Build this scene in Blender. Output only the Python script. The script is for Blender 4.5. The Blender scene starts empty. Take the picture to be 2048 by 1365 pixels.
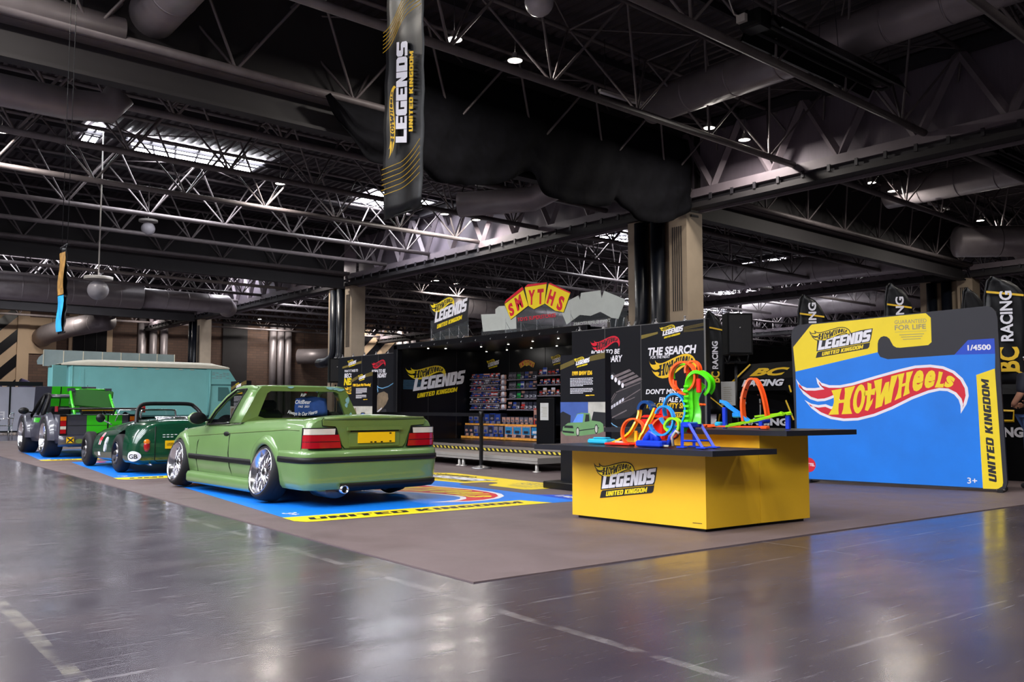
import bpy, bmesh, math, random
from mathutils import Vector, Matrix
from mathutils.geometry import tessellate_polygon
S = bpy.context.scene
C = S.collection
PI = math.pi
R = math.radians
random.seed(7)
EXPOSURE = 0.0
WORLD = 0.06
LAMP = 260
SKY = 32

# ------------------------------------------------------------ camera, world, exposure
cam = bpy.data.objects.new('camera', bpy.data.cameras.new('camera'))
C.objects.link(cam)
cam.location = (0, 0, 1.05)
cam.rotation_euler = (R(90 + 4.2251), 0, R(-38.387))
cam.data.sensor_width = 36.0
cam.data.lens = 1780.0 / 2048.0 * 36.0
cam.data.clip_end = 400
S.camera = cam
S.view_settings.view_transform = 'Standard'
S.view_settings.look = 'None'
S.view_settings.gamma = 1.0
S.view_settings.use_curve_mapping = False
S.view_settings.exposure = EXPOSURE
W = bpy.data.worlds.new('hall_daylight')
S.world = W
W.use_nodes = True
wb = W.node_tree.nodes['Background']
wb.inputs[0].default_value = (0.80, 0.80, 1.0, 1)
wb.inputs[1].default_value = WORLD

def area(name, loc, power, size, col=(1, .93, .84), rot=(0, 0, 0), shape='DISK', sy=None, spread=None):
    l = bpy.data.lights.new(name, 'AREA')
    l.energy = power; l.size = size; l.color = col; l.shape = shape
    if sy: l.size_y = sy
    if spread: l.spread = spread
    o = bpy.data.objects.new(name, l)
    o.location = loc; o.rotation_euler = rot
    C.objects.link(o)
    return o

# ------------------------------------------------------------ materials
def srgb(r, g, b):
    f = lambda c: c / 12.92 if c <= .04045 else ((c + .055) / 1.055) ** 2.4
    return (f(r / 255), f(g / 255), f(b / 255), 1)

MATS = {}
def mat(name, col, rough=.5, metal=0, coat=0, var=0, vscale=6, emit=0, trans=0, spec=.5, bump=0, bscale=40, alpha=1, rvar=0, aniso=None):
    if name in MATS: return MATS[name]
    m = bpy.data.materials.new(name); m.use_nodes = True
    nt = m.node_tree; p = nt.nodes['Principled BSDF']
    c = srgb(*col) if max(col) > 1 else (*col, 1)
    p.inputs['Base Color'].default_value = c
    p.inputs['Roughness'].default_value = rough
    p.inputs['Metallic'].default_value = metal
    p.inputs['Coat Weight'].default_value = coat
    p.inputs['Coat Roughness'].default_value = .04
    p.inputs['Specular IOR Level'].default_value = spec
    p.inputs['Transmission Weight'].default_value = trans
    p.inputs['Alpha'].default_value = alpha
    if emit:
        p.inputs['Emission Color'].default_value = c
        p.inputs['Emission Strength'].default_value = emit
    tc = nt.nodes.new('ShaderNodeTexCoord')
    n = nt.nodes.new('ShaderNodeTexNoise')
    n.inputs['Scale'].default_value = vscale; n.inputs['Detail'].default_value = 5
    if aniso:
        mp = nt.nodes.new('ShaderNodeMapping'); mp.inputs['Scale'].default_value = aniso
        nt.links.new(tc.outputs['Object'], mp.inputs[0]); nt.links.new(mp.outputs[0], n.inputs['Vector'])
    else:
        nt.links.new(tc.outputs['Object'], n.inputs['Vector'])
    v = var if var else .04
    mx = nt.nodes.new('ShaderNodeMix'); mx.data_type = 'RGBA'; mx.blend_type = 'MULTIPLY'
    mx.inputs[0].default_value = 1
    mr = nt.nodes.new('ShaderNodeMapRange')
    mr.inputs[1].default_value = .3; mr.inputs[2].default_value = .7
    mr.inputs[3].default_value = 1 - v; mr.inputs[4].default_value = 1 + v
    nt.links.new(n.outputs['Fac'], mr.inputs[0])
    mx.inputs[6].default_value = c
    nt.links.new(mr.outputs[0], mx.inputs[7])
    nt.links.new(mx.outputs[2], p.inputs['Base Color'])
    if rvar:
        m2 = nt.nodes.new('ShaderNodeMapRange')
        m2.inputs[1].default_value = .3; m2.inputs[2].default_value = .7
        m2.inputs[3].default_value = max(0, rough - rvar); m2.inputs[4].default_value = rough + rvar
        nt.links.new(n.outputs['Fac'], m2.inputs[0]); nt.links.new(m2.outputs[0], p.inputs['Roughness'])
    if bump:
        n2 = nt.nodes.new('ShaderNodeTexNoise'); n2.inputs['Scale'].default_value = bscale
        nt.links.new(tc.outputs['Object'], n2.inputs['Vector'])
        b = nt.nodes.new('ShaderNodeBump'); b.inputs['Strength'].default_value = bump; b.inputs['Distance'].default_value = .01
        nt.links.new(n2.outputs['Fac'], b.inputs['Height']); nt.links.new(b.outputs[0], p.inputs['Normal'])
    MATS[name] = m
    return m

def M(n): return MATS[n]

# ------------------------------------------------------------ mesh building
class MB:
    def __init__(s):
        s.v = []; s.f = []; s.m = []; s.s = []
    def add(s, vs, fs, m=0, sm=False, mx=None):
        b = len(s.v)
        s.v += [tuple(mx @ Vector(p)) if mx else tuple(p) for p in vs]
        for f in fs:
            s.f.append([b + i for i in f]); s.m.append(m); s.s.append(sm)
        return s
    def box(s, x0, x1, y0, y1, z0, z1, m=0, mx=None):
        v = [(x, y, z) for z in (z0, z1) for y in (y0, y1) for x in (x0, x1)]
        return s.add(v, [(0, 2, 3, 1), (4, 5, 7, 6), (0, 1, 5, 4), (2, 6, 7, 3), (0, 4, 6, 2), (1, 3, 7, 5)], m, False, mx)
    def bbox(s, x0, x1, y0, y1, z0, z1, b=.01, m=0, mx=None):
        # box with chamfered vertical edges and a chamfered top
        p = [(x0 + b, y0), (x1 - b, y0), (x1, y0 + b), (x1, y1 - b), (x1 - b, y1), (x0 + b, y1), (x0, y1 - b), (x0, y0 + b)]
        cx, cy = (x0 + x1) / 2, (y0 + y1) / 2
        sx = (x1 - x0 - 2 * b) / max(1e-6, x1 - x0); sy = (y1 - y0 - 2 * b) / max(1e-6, y1 - y0)
        q = [(cx + (a - cx) * sx, cy + (c - cy) * sy) for a, c in p]
        rows = [[(*a, z0 + b) for a in p], [(*a, z1 - b) for a in p]]
        v = [(*a, z0) for a in q] + rows[0] + rows[1] + [(*a, z1) for a in q]
        f = []
        for r in range(3):
            for i in range(8):
                j = (i + 1) % 8
                f.append((r * 8 + i, r * 8 + j, r * 8 + 8 + j, r * 8 + 8 + i))
        f += [tuple(reversed(range(8))), tuple(range(24, 32))]
        return s.add(v, f, m, False, mx)
    def tube(s, pts, r, n=8, m=0, closed=False, caps=True, mx=None, flat=None, sm=True):
        # sweep a circle (or an ellipse: flat=(ru, rv, up)) along pts
        P = [Vector(p) for p in pts]; N = len(P); vs = []; fs = []
        up0 = Vector(flat[2]) if flat else None
        prev = None
        for i in range(N):
            if closed: t = P[(i + 1) % N] - P[i - 1]
            else: t = P[min(i + 1, N - 1)] - P[max(i - 1, 0)]
            t.normalize()
            if up0 is not None:
                u = up0.cross(t)
                if u.length < 1e-5: u = t.orthogonal()
            elif prev is None: u = t.orthogonal()
            else: u = prev - t * prev.dot(t)
            u.normalize(); prev = u; w = t.cross(u)
            rr = r[i] if isinstance(r, (list, tuple)) else r
            ru, rv = (flat[0], flat[1]) if flat else (rr, rr)
            for k in range(n):
                a = 2 * PI * k / n + (PI / n if n == 4 else 0)
                vs.append(P[i] + u * (math.cos(a) * ru) + w * (math.sin(a) * rv))
        L = N if closed else N - 1
        for i in range(L):
            for k in range(n):
                a = i * n + k; b = i * n + (k + 1) % n; c = ((i + 1) % N) * n
                fs.append((a, b, c + (k + 1) % n, c + k))
        if not closed and caps:
            fs += [tuple(reversed(range(n))), tuple(range((N - 1) * n, N * n))]
        return s.add(vs, fs, m, sm and n > 4, mx)
    def cyl(s, p, q, r, n=16, m=0, mx=None, sm=True):
        return s.tube([p, q], r, n, m, mx=mx, sm=sm)
    def lathe(s, prof, n=24, m=0, mx=None, sm=True, closed=False):
        # profile of (radius, height) about the local z axis
        vs = []; fs = []
        for (r, z) in prof:
            for k in range(n):
                a = 2 * PI * k / n
                vs.append((r * math.cos(a), r * math.sin(a), z))
        L = len(prof)
        for i in range(L if closed else L - 1):
            for k in range(n):
                fs.append((i * n + k, i * n + (k + 1) % n, ((i + 1) % L) * n + (k + 1) % n, ((i + 1) % L) * n + k))
        return s.add(vs, fs, m, sm, mx)
    def disc(s, r, z=0, n=24, m=0, mx=None, inv=False):
        vs = [(r * math.cos(2 * PI * k / n), r * math.sin(2 * PI * k / n), z) for k in range(n)]
        return s.add(vs, [tuple(reversed(range(n))) if inv else tuple(range(n))], m, False, mx)
    def poly(s, pts, z0, z1=None, m=0, mx=None, side=None):
        # filled outline at z1; with z0 < z1 a slab
        t = tessellate_polygon([[Vector((*p, 0)) for p in pts]])
        n = len(pts)
        ar = sum(pts[i][0] * pts[(i + 1) % n][1] - pts[(i + 1) % n][0] * pts[i][1] for i in range(n))
        def ori(tri, up):
            a, b, c = (pts[i] for i in tri)
            k = (b[0] - a[0]) * (c[1] - a[1]) - (b[1] - a[1]) * (c[0] - a[0])
            return tuple(tri) if (k > 0) == up else tuple(reversed(tri))
        top = z0 if z1 is None else z1
        s.add([(*p, top) for p in pts], [ori(x, True) for x in t], m, False, mx)
        if z1 is not None:
            s.add([(*p, z0) for p in pts], [ori(x, False) for x in t], m, False, mx)
            q = list(pts) if ar > 0 else list(reversed(pts))
            vs = [(*p, z0) for p in q] + [(*p, z1) for p in q]
            s.add(vs, [(i, (i + 1) % n, n + (i + 1) % n, n + i) for i in range(n)], m if side is None else side, False, mx)
        return s
    def grid(s, rows, m=0, sm=True, mx=None, closed=False, mats=None):
        n = len(rows[0]); vs = [p for r in rows for p in r]; b = len(s.v)
        s.v += [tuple(mx @ Vector(p)) if mx else tuple(p) for p in vs]
        for i in range(len(rows) - 1):
            for j in range(n if closed else n - 1):
                k = (j + 1) % n
                s.f.append([b + i * n + j, b + i * n + k, b + (i + 1) * n + k, b + (i + 1) * n + j])
                s.m.append(mats(i, j) if mats else m); s.s.append(sm)
        return s
    def sphere(s, c, r, n=20, m=0, sz=1):
        prof = [(max(1e-4, r * math.sin(PI * i / (n // 2))), -r * sz * math.cos(PI * i / (n // 2))) for i in range(n // 2 + 1)]
        return s.lathe(prof, n, m, Matrix.Translation(c))
    def mesh(s, name, mats):
        me = bpy.data.meshes.new(name)
        me.from_pydata(s.v, [], s.f)
        for x in (mats if isinstance(mats, (list, tuple)) else [mats]):
            me.materials.append(MATS[x] if isinstance(x, str) else x)
        me.polygons.foreach_set('material_index', s.m)
        me.polygons.foreach_set('use_smooth', s.s)
        me.update()
        return me
    def build(s, name, mats, parent=None, loc=None, rot=None):
        o = bpy.data.objects.new(name, s.mesh(name, mats))
        C.objects.link(o)
        if parent: o.parent = parent
        if loc: o.location = loc
        if rot: o.rotation_euler = rot
        return o

def tag(o, label, cat, group=None):
    o['label'] = label; o['category'] = cat
    if group: o['group'] = group
    return o
def thing(name, label, cat, loc=(0, 0, 0), rz=0, group=None):
    o = bpy.data.objects.new(name, None); C.objects.link(o)
    o.empty_display_size = .1
    o.location = loc; o.rotation_euler = (0, 0, rz)
    return tag(o, label, cat, group)
def struct(o, label=None):
    o['kind'] = 'structure'
    if label: o['label'] = label
    return o
def use(name, me, parent=None, loc=(0, 0, 0), rot=(0, 0, 0), sc=None, mx=None):
    o = bpy.data.objects.new(name, me); C.objects.link(o)
    if parent: o.parent = parent
    if mx is not None: o.matrix_local = mx
    else:
        o.location = loc; o.rotation_euler = rot
        if sc: o.scale = (sc, sc, sc) if not isinstance(sc, (tuple, list)) else sc
    return o
def dup(root, loc, rz=None, label=None, group=None):
    r = root.copy(); C.objects.link(r); r.location = loc
    if rz is not None: r.rotation_euler = (0, 0, rz)
    if label: r['label'] = label
    if group: r['group'] = group
    for ch in list(root.children):
        c = ch.copy(); C.objects.link(c); c.parent = r
        for g in list(ch.children):
            d = g.copy(); C.objects.link(d); d.parent = c
    return r

# flat lettering: a string turned into 2-D triangles, scaled to a cap height and a width
_tc = {}
def letters(body, h, w=None, shear=0, bold=0.0, z=0, align='L', spacing=1.0):
    key = (body, shear, bold, spacing)
    if key not in _tc:
        cu = bpy.data.curves.new('lettering', 'FONT')
        cu.body = body; cu.size = 1; cu.shear = shear; cu.offset = bold; cu.space_character = spacing
        cu.fill_mode = 'FRONT' if hasattr(cu, 'fill_mode') else cu.fill_mode
        cu.resolution_u = 3
        o = bpy.data.objects.new('lettering', cu); C.objects.link(o)
        dg = bpy.context.evaluated_depsgraph_get()
        ev = o.evaluated_get(dg); me = ev.to_mesh()
        vs = [(v.co.x, v.co.y) for v in me.vertices]
        fs = []
        for p in me.polygons:
            idx = list(p.vertices)
            a = sum(vs[idx[i]][0] * vs[idx[(i + 1) % len(idx)]][1] - vs[idx[(i + 1) % len(idx)]][0] * vs[idx[i]][1] for i in range(len(idx)))
            fs.append(tuple(idx) if a > 0 else tuple(reversed(idx)))
        ev.to_mesh_clear()
        bpy.data.objects.remove(o); bpy.data.curves.remove(cu)
        _tc[key] = (vs, fs)
    vs, fs = _tc[key]
    x0 = min(v[0] for v in vs); x1 = max(v[0] for v in vs)
    cap = .73
    ky = h / cap
    kx = w / (x1 - x0) if w else ky
    ww = (x1 - x0) * kx
    ox = 0 if align == 'L' else (-ww / 2 if align == 'C' else -ww)
    return [((v[0] - x0) * kx + ox, v[1] * ky, z) for v in vs], fs

def text(mb, body, x, y, h, w=None, shear=0, bold=.02, z=.002, m=0, rot=0, align='L', warp=None):
    vs, fs = letters(body, h, w, shear, bold, z, align)
    c, s = math.cos(rot), math.sin(rot)
    vs = [(x + a * c - b * s, y + a * s + b * c, q) for a, b, q in vs]
    if warp: vs = [(*warp(a, b), q) for a, b, q in vs]
    mb.add(vs, fs, m)
    return mb

def inset(pts, d):
    n = len(pts); out = []
    ar = sum(pts[i][0] * pts[(i + 1) % n][1] - pts[(i + 1) % n][0] * pts[i][1] for i in range(n))
    sg = 1 if ar > 0 else -1
    for i in range(n):
        p0, p1, p2 = (Vector(pts[(i + k) % n]) for k in (-1, 0, 1))
        a = (p1 - p0).normalized(); b = (p2 - p1).normalized()
        na = Vector((-a.y, a.x)) * sg; nb = Vector((-b.y, b.x)) * sg
        m = na + nb
        if m.length < 1e-6: m = na
        m.normalize(); k = min(2.2, 1 / max(.3, m.dot(na)))
        q = p1 + m * (d * k)
        out.append((q.x, q.y))
    return out

def rpoly(x0, x1, y0, y1, r, n=5):
    p = []
    for cx, cy, a0 in ((x1 - r, y0 + r, -90), (x1 - r, y1 - r, 0), (x0 + r, y1 - r, 90), (x0 + r, y0 + r, 180)):
        for i in range(n + 1):
            a = R(a0 + 90 * i / n); p.append((cx + r * math.cos(a), cy + r * math.sin(a)))
    return p
def smooth_pts(p, n=4, closed=False):
    N = len(p); out = []
    for i in range(N if closed else N - 1):
        q = [Vector(p[(i + k) % N] if closed else p[min(max(i + k, 0), N - 1)]) for k in (-1, 0, 1, 2)]
        for j in range(n):
            t = j / n
            out.append(.5 * ((2 * q[1]) + (q[2] - q[0]) * t + (2 * q[0] - 5 * q[1] + 4 * q[2] - q[3]) * t * t + (3 * q[1] - q[0] - 3 * q[2] + q[3]) * t ** 3))
    if not closed: out.append(Vector(p[-1]))
    return out
def arc(cx, cy, r, a0, a1, n):
    return [(cx + r * math.cos(R(a0 + (a1 - a0) * i / n)), cy + r * math.sin(R(a0 + (a1 - a0) * i / n))) for i in range(n + 1)]
# ------------------------------------------------------------ hall materials
def floor_material():
    m = bpy.data.materials.new('polished_concrete'); m.use_nodes = True
    nt = m.node_tree; N = nt.nodes; L = nt.links; p = N['Principled BSDF']
    tc = N.new('ShaderNodeTexCoord')
    def noise(scale, sc=None, rot=0, det=6, ro=.55):
        n = N.new('ShaderNodeTexNoise'); n.inputs['Scale'].default_value = scale; n.inputs['Detail'].default_value = det
        n.inputs['Roughness'].default_value = ro
        mp = N.new('ShaderNodeMapping'); mp.inputs['Rotation'].default_value = (0, 0, R(rot))
        if sc: mp.inputs['Scale'].default_value = sc
        L.new(tc.outputs['Object'], mp.inputs[0]); L.new(mp.outputs[0], n.inputs['Vector'])
        return n.outputs['Fac']
    def ramp(src, a, b, c=0, d=1):
        r = N.new('ShaderNodeMapRange'); r.inputs[1].default_value = a; r.inputs[2].default_value = b
        r.inputs[3].default_value = c; r.inputs[4].default_value = d
        L.new(src, r.inputs[0]); return r.outputs[0]
    def mix(f, a, b):
        x = N.new('ShaderNodeMix'); x.data_type = 'RGBA'
        L.new(f, x.inputs[0])
        for k, s in ((6, a), (7, b)):
            if isinstance(s, tuple): x.inputs[k].default_value = s
            else: L.new(s, x.inputs[k])
        return x.outputs[2]
    def mth(op, a, b):
        x = N.new('ShaderNodeMath'); x.operation = op
        for k, s in ((0, a), (1, b)):
            if isinstance(s, (int, float)): x.inputs[k].default_value = s
            else: L.new(s, x.inputs[k])
        return x.outputs[0]
    big = ramp(noise(.45), .35, .65)
    col = mix(big, srgb(52, 46, 55), srgb(70, 65, 75))
    warm = ramp(noise(.9, det=3), .5, .75)
    col = mix(mth('MULTIPLY', warm, .55), col, srgb(78, 62, 56))
    dark = ramp(noise(2.2, (1, 3, 1), 35), .56, .74)
    col = mix(mth('MULTIPLY', dark, .6), col, srgb(48, 42, 52))
    # scuffs and scratches in several directions
    sc = None
    for rot, s, a in ((52, (1, 26, 1), .64), (20, (1, 40, 1), .645), (85, (1, 34, 1), .65), (-28, (1, 46, 1), .655)):
        k = ramp(noise(1.5, s, rot, 8, .62), a, a + .1)
        sc = k if sc is None else mth('MAXIMUM', sc, k)
    col = mix(mth('MULTIPLY', sc, .55), col, srgb(150, 146, 148))
    spots = ramp(noise(7, det=8, ro=.7), .72, .76)
    col = mix(mth('MULTIPLY', spots, .7), col, srgb(176, 170, 165))
    # slab joints and old tape lines, worn in places
    sx = N.new('ShaderNodeSeparateXYZ'); L.new(tc.outputs['Object'], sx.inputs[0])
    worn = ramp(noise(3.5, det=7), .42, .56)
    wob = mth('MULTIPLY', mth('SUBTRACT', noise(1.6), .5), .05)
    for axis, at, wd, c in ((0, .87, .035, srgb(160, 155, 138)), (0, 2.86, .03, srgb(150, 145, 145)), (1, 3.75, .012, srgb(140, 136, 140)), (0, 5.9, .01, srgb(140, 136, 140)), (1, 2.2, .01, srgb(135, 130, 136))):
        d = mth('ABSOLUTE', mth('SUBTRACT', mth('ADD', sx.outputs[axis], wob), at), 0)
        k = mth('MULTIPLY', mth('LESS_THAN', d, wd), worn)
        col = mix(mth('MULTIPLY', k, .3), col, c)
    L.new(col, p.inputs['Base Color'])
    rg = ramp(noise(1.3, (1, 2.5, 1), 30), .3, .7, .17, .27)
    L.new(mth('ADD', rg, mth('MULTIPLY', sc, .25)), p.inputs['Roughness'])
    p.inputs['Specular IOR Level'].default_value = .5
    b = N.new('ShaderNodeBump'); b.inputs['Strength'].default_value = .05; b.inputs['Distance'].default_value = .01
    L.new(noise(5, (1, 1, 1), 0, 3), b.inputs['Height']); L.new(b.outputs[0], p.inputs['Normal'])
    MATS['polished_concrete'] = m
floor_material()

mat('deck_steel', (66, 60, 64), .55, .2, var=.12, vscale=1.5)
mat('truss_paint', (112, 104, 106), .5, .1, var=.15, vscale=3)
mat('dark_steel', (52, 50, 56), .55, .2, var=.1, vscale=2)
mat('girder_paint', (120, 110, 118), .55, var=.1, vscale=2)
mat('cladding_lilac', (122, 112, 124), .6, var=.06, vscale=1, aniso=(1, 14, 1))
mat('dark_panel', (46, 43, 46), .7, var=.12, vscale=1)
mat('duct_metal', (158, 150, 154), .42, .35, var=.08, vscale=2)
mat('column_paint', (186, 168, 146), .6, var=.06, vscale=2)
mat('pipe_blue', (20, 25, 36), .35, var=.1)
mat('black_cloth', (.0035, .0035, .0055), .9, var=.3, vscale=5, spec=.15)
mat('white_enamel', (205, 200, 196), .4, var=.05)
mat('globe_plastic', (186, 182, 190), .3, var=.04)
mat('lamp_glow', (1.0, .94, .82), .5, emit=14)
mat('sky_glow', (.93, .95, 1.0), .5, emit=SKY)
mat('black_metal', (16, 16, 20), .4, .3, var=.1)
mat('dark_box', (22, 22, 26), .6, var=.1)

# ------------------------------------------------------------ floor, walls, roof
struct(MB().grid([[(-32, -14, 0), (130, -14, 0)], [(-32, 106, 0), (130, 106, 0)]], sm=False).build('floor', 'polished_concrete'))
SK = .061
def sy(x): return SK * (x - 29.5)
def brick_wall():
    m = bpy.data.materials.new('brown_brick'); m.use_nodes = True
    nt = m.node_tree; p = nt.nodes['Principled BSDF']
    tc = nt.nodes.new('ShaderNodeTexCoord'); mp = nt.nodes.new('ShaderNodeMapping')
    mp.inputs['Rotation'].default_value = (R(90), 0, 0)
    b = nt.nodes.new('ShaderNodeTexBrick')
    b.inputs['Color1'].default_value = srgb(112, 88, 76); b.inputs['Color2'].default_value = srgb(98, 78, 70)
    b.inputs['Mortar'].default_value = srgb(82, 70, 66)
    b.inputs['Scale'].default_value = 1; b.inputs['Brick Width'].default_value = .9; b.inputs['Row Height'].default_value = .3
    b.inputs['Mortar Size'].default_value = .02
    nt.links.new(tc.outputs['Object'], mp.inputs[0]); nt.links.new(mp.outputs[0], b.inputs['Vector'])
    nt.links.new(b.outputs['Color'], p.inputs['Base Color']); p.inputs['Roughness'].default_value = .85
    MATS['brown_brick'] = m
brick_wall()
WY = 104.0
struct(MB().box(-10, 130, WY, WY + .4, 0, 13.2).build('wall_back', 'brown_brick'))
mat('dark_wall', (52, 50, 56), .8, var=.1, vscale=.5)
struct(MB().box(128, 128.4, -12, WY, 0, 13.2).build('wall_right', 'dark_wall'))
struct(MB().box(-32.4, -32, -14, WY, 0, 13.2).build('wall_left', 'brown_brick'))
struct(MB().box(-32, 128, -14.4, -14, 0, 13.2).build('wall_front', 'dark_wall'))
# wall furniture: striped bracing panels, louvred window, pilaster pipes
mat('cream_paint', (205, 178, 150), .7, var=.06, vscale=.6)
mat('window_black', (14, 14, 20), .3)
def stripes(x0, x1, z0, z1, name):
    q = MB().box(x0, x1, WY - .1, WY, z0, z1, 0)
    s = 2.6
    k = x0 - (z1 - z0)
    while k < x1:
        # a diagonal band clipped to the panel
        pts = []
        for (a, b) in ((k, z0), (k + s * .5, z0), (k + s * .5 + (z1 - z0), z1), (k + (z1 - z0), z1)): pts.append((a, b))
        cl = pts
        for sgn, lim in ((1, x0), (-1, x1)):
            out = []
            for i in range(len(cl)):
                a, b = cl[i], cl[(i + 1) % len(cl)]
                ia, ib = sgn * (a[0] - lim) >= 0, sgn * (b[0] - lim) >= 0
                if ia: out.append(a)
                if ia != ib:
                    t = (lim - a[0]) / (b[0] - a[0]); out.append((lim, a[1] + t * (b[1] - a[1])))
            cl = out
            if not cl: break
        if len(cl) > 2:
            q.add([(a, WY - .16, b) for a, b in cl], [tuple(range(len(cl)))], 1)
        k += s
    return struct(q.build(name, ['cream_paint', 'window_black']))
stripes(6, 17.2, 1.6, 11.2, 'wall_back_bracing')
stripes(54, 66, 1.0, 12, 'wall_back_bracing')
stripes(68, 82, 1.0, 12, 'wall_back_bracing')
struct(MB().box(16.9, 18.0, WY - .3, WY, 0, 11.5).build('trim_1', 'cream_paint'))
w = struct(MB().box(21.8, 26.2, WY - .12, WY, 5.6, 11.0).build('window_1', 'cream_paint'))
q = MB().box(22.2, 25.6, WY - .18, WY - .1, 6.4, 9.9)
q.build('pane', 'window_black', w)
q = MB()
for x in (23.3, 24.5): q.box(x, x + .06, WY - .24, WY - .16, 6.4, 9.9)
q.build('glazing_bar', 'dark_panel', w)
struct(MB().box(17.8, 20.6, WY - .15, WY, 6.6, 10.4).build('wall_back_plate', 'cream_paint'))
for i, x in enumerate((29.2, 30.4, 31.6, 44.6, 45.6, 46.6, 62.5, 63.6, 64.7)):
    o = MB().cyl((x, WY - .5, 0), (x, WY - .5, 11.2), .42, 12).build('wall_pipe', 'duct_metal')
    tag(o, 'thick vertical grey pipe running up the brown brick wall', 'pipe', 'vertical pipes on the brick wall')
struct(MB().box(38.5, 41.5, WY - .2, WY, 0, 12).build('wall_back_grille', 'dark_panel'))

# corrugated roof deck, ribs along y
v = []; f = []
x = -32.0; pitch = .42
q = MB(); prof = []
while x < 128:
    prof += [(x, 13.2), (x + .14, 13.2), (x + .2, 13.32), (x + .36, 13.32)]; x += pitch
rows = [[(a, y, z) for a, z in prof] for y in (-14, 106)]
struct(q.grid([list(reversed(rows[0])), list(reversed(rows[1]))], sm=False).build('ceiling', 'deck_steel'))

# lattice truss, 30 m, spanning between the girders
def truss_mesh():
    q = MB(); n = 8; d = 30.0 / n
    P = lambda x, y, z: (x, y + SK * x, z)
    q.tube([P(.2, 0, 10.3), P(29.8, 0, 10.3)], .12, 10)
    for s in (-1, 1):
        q.tube([P(0, 1.25 * s, 12.85), P(30, 1.25 * s, 12.85)], .075, 6)
    for i in range(n + 1):
        for s in (-1, 1):
            if i < n: q.tube([P(i * d + d / 2, 0, 10.3), P(i * d + .05, 1.25 * s, 12.85)], .042, 6, caps=False)
            if i < n: q.tube([P(i * d + d / 2, 0, 10.3), P(i * d + d - .05, 1.25 * s, 12.85)], .042, 6, caps=False)
        if i < n: q.tube([P(i * d, -1.25, 12.85), P(i * d, 1.25, 12.85)], .04, 5, caps=False)
        if i < n: q.tube([P(i * d, 1.25 if i % 2 else -1.25, 12.9), P(i * d + d, -1.25 if i % 2 else 1.25, 12.9)], .03, 5, caps=False)
    return q.mesh('roof_truss', 'truss_paint')
TM = truss_mesh()
TY = [-5.9 + 5.1 * k for k in range(22)]
GY = [25.0, 55.6, 86.2]
for X0 in (-30.5, -.5, 29.5, 59.5, 89.5):
    for y in TY:
        if X0 == -30.5 and not (15 < y < 100): continue
        if X0 > 30 and y < -1: continue
        o = use('roof_truss', TM, None, (X0, y + sy(X0), 0)); struct(o)
# purlins between the trusses
pm = MB().box(0, 160, -.05, .05, 12.95, 13.2)
pv = [(-32, 0)]
PMESH = MB()
PMESH.add([(x, dy + SK * x, z) for z in (12.95, 13.2) for dy in (-.06, .06) for x in (0, 160)], [(0, 2, 3, 1), (4, 5, 7, 6), (0, 1, 5, 4), (2, 6, 7, 3)])
PMESH = PMESH.mesh('roof_purlin', 'dark_steel')
for y in TY:
    struct(use('roof_purlin', PMESH, None, (-32, y + 2.55 + sy(-32), 0)))

# deep girders along y on the column lines: chords, heavy V bracing, ribbed cladding behind
def girder(X, y0, y1, clad=True):
    q = MB()
    q.box(X - .22, X + .22, y0, y1, 9.95, 10.3, 0)            # bottom chord
    q.box(X - .25, X + .35, y0, y1, 9.5, 9.72, 1)             # crane rail flange
    q.box(X - .03, X + .03, y0, y1, 9.7, 9.96, 2)
    q.box(X + .45, X + .6, y0, y1, 9.42, 9.52, 0)
    q.box(X - .2, X + .2, y0, y1, 12.75, 13.1, 2)
    y = y0 + 1.5
    while y < y1 - 2.5:
        for a, b in ((y, y + 1.45), (y + 2.9, y + 1.45)):
            d = Vector((0, b - a, 2.5)); 
            q.tube([(X, a, 12.8), (X, b, 10.25)], .17, 4, 0)
        y += 2.95
    k = y0 + .4
    while k < y1:                                              # cable hangers under the chord
        q.box(X - .3, X - .24, k, k + .12, 9.72, 9.98, 2); k += 1.1
    o = struct(q.build('roof_girder', ['girder_paint', 'dark_panel', 'dark_steel']))
    if clad:
        struct(MB().box(X + .62, X + .68, y0, y1, 9.7, 13.2).build('wall_upstand_cladding', 'cladding_lilac'))
for X in (-.5, 29.5, 59.5, 89.5):
    ys = [-9.0] + GY + [104.0]
    for i in range(len(ys) - 1):
        girder(X, ys[i] + .2 + (sy(X) if i else 0), ys[i + 1] - .2 + sy(X), clad=X == 29.5)
# solid cross beams along x
def cross_beam(X0, y, name='roof_cross_beam'):
    q = MB(); P = lambda x, dy, z: (x, dy + SK * x, z)
    def bx(dy0, dy1, z0, z1, m):
        q.add([P(x, d, z) for z in (z0, z1) for d in (dy0, dy1) for x in (.3, 29.7)], [(0, 2, 3, 1), (4, 5, 7, 6), (0, 1, 5, 4), (2, 6, 7, 3), (0, 4, 6, 2), (1, 3, 7, 5)], m)
    bx(.25, .33, 9.35, 13.15, 0); bx(-.2, .25, 10.16, 10.3, 1); bx(.05, .5, 9.3, 9.4, 0)
    o = struct(q.build(name, ['dark_panel', 'truss_paint'])); o.location = (X0, y + sy(X0), 0)
for X0 in (-30.5, -.5, 29.5, 59.5, 89.5):
    for y in GY:
        if X0 < 50 and not (X0 == 29.5 and y > 50): cross_beam(X0, y)

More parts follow.
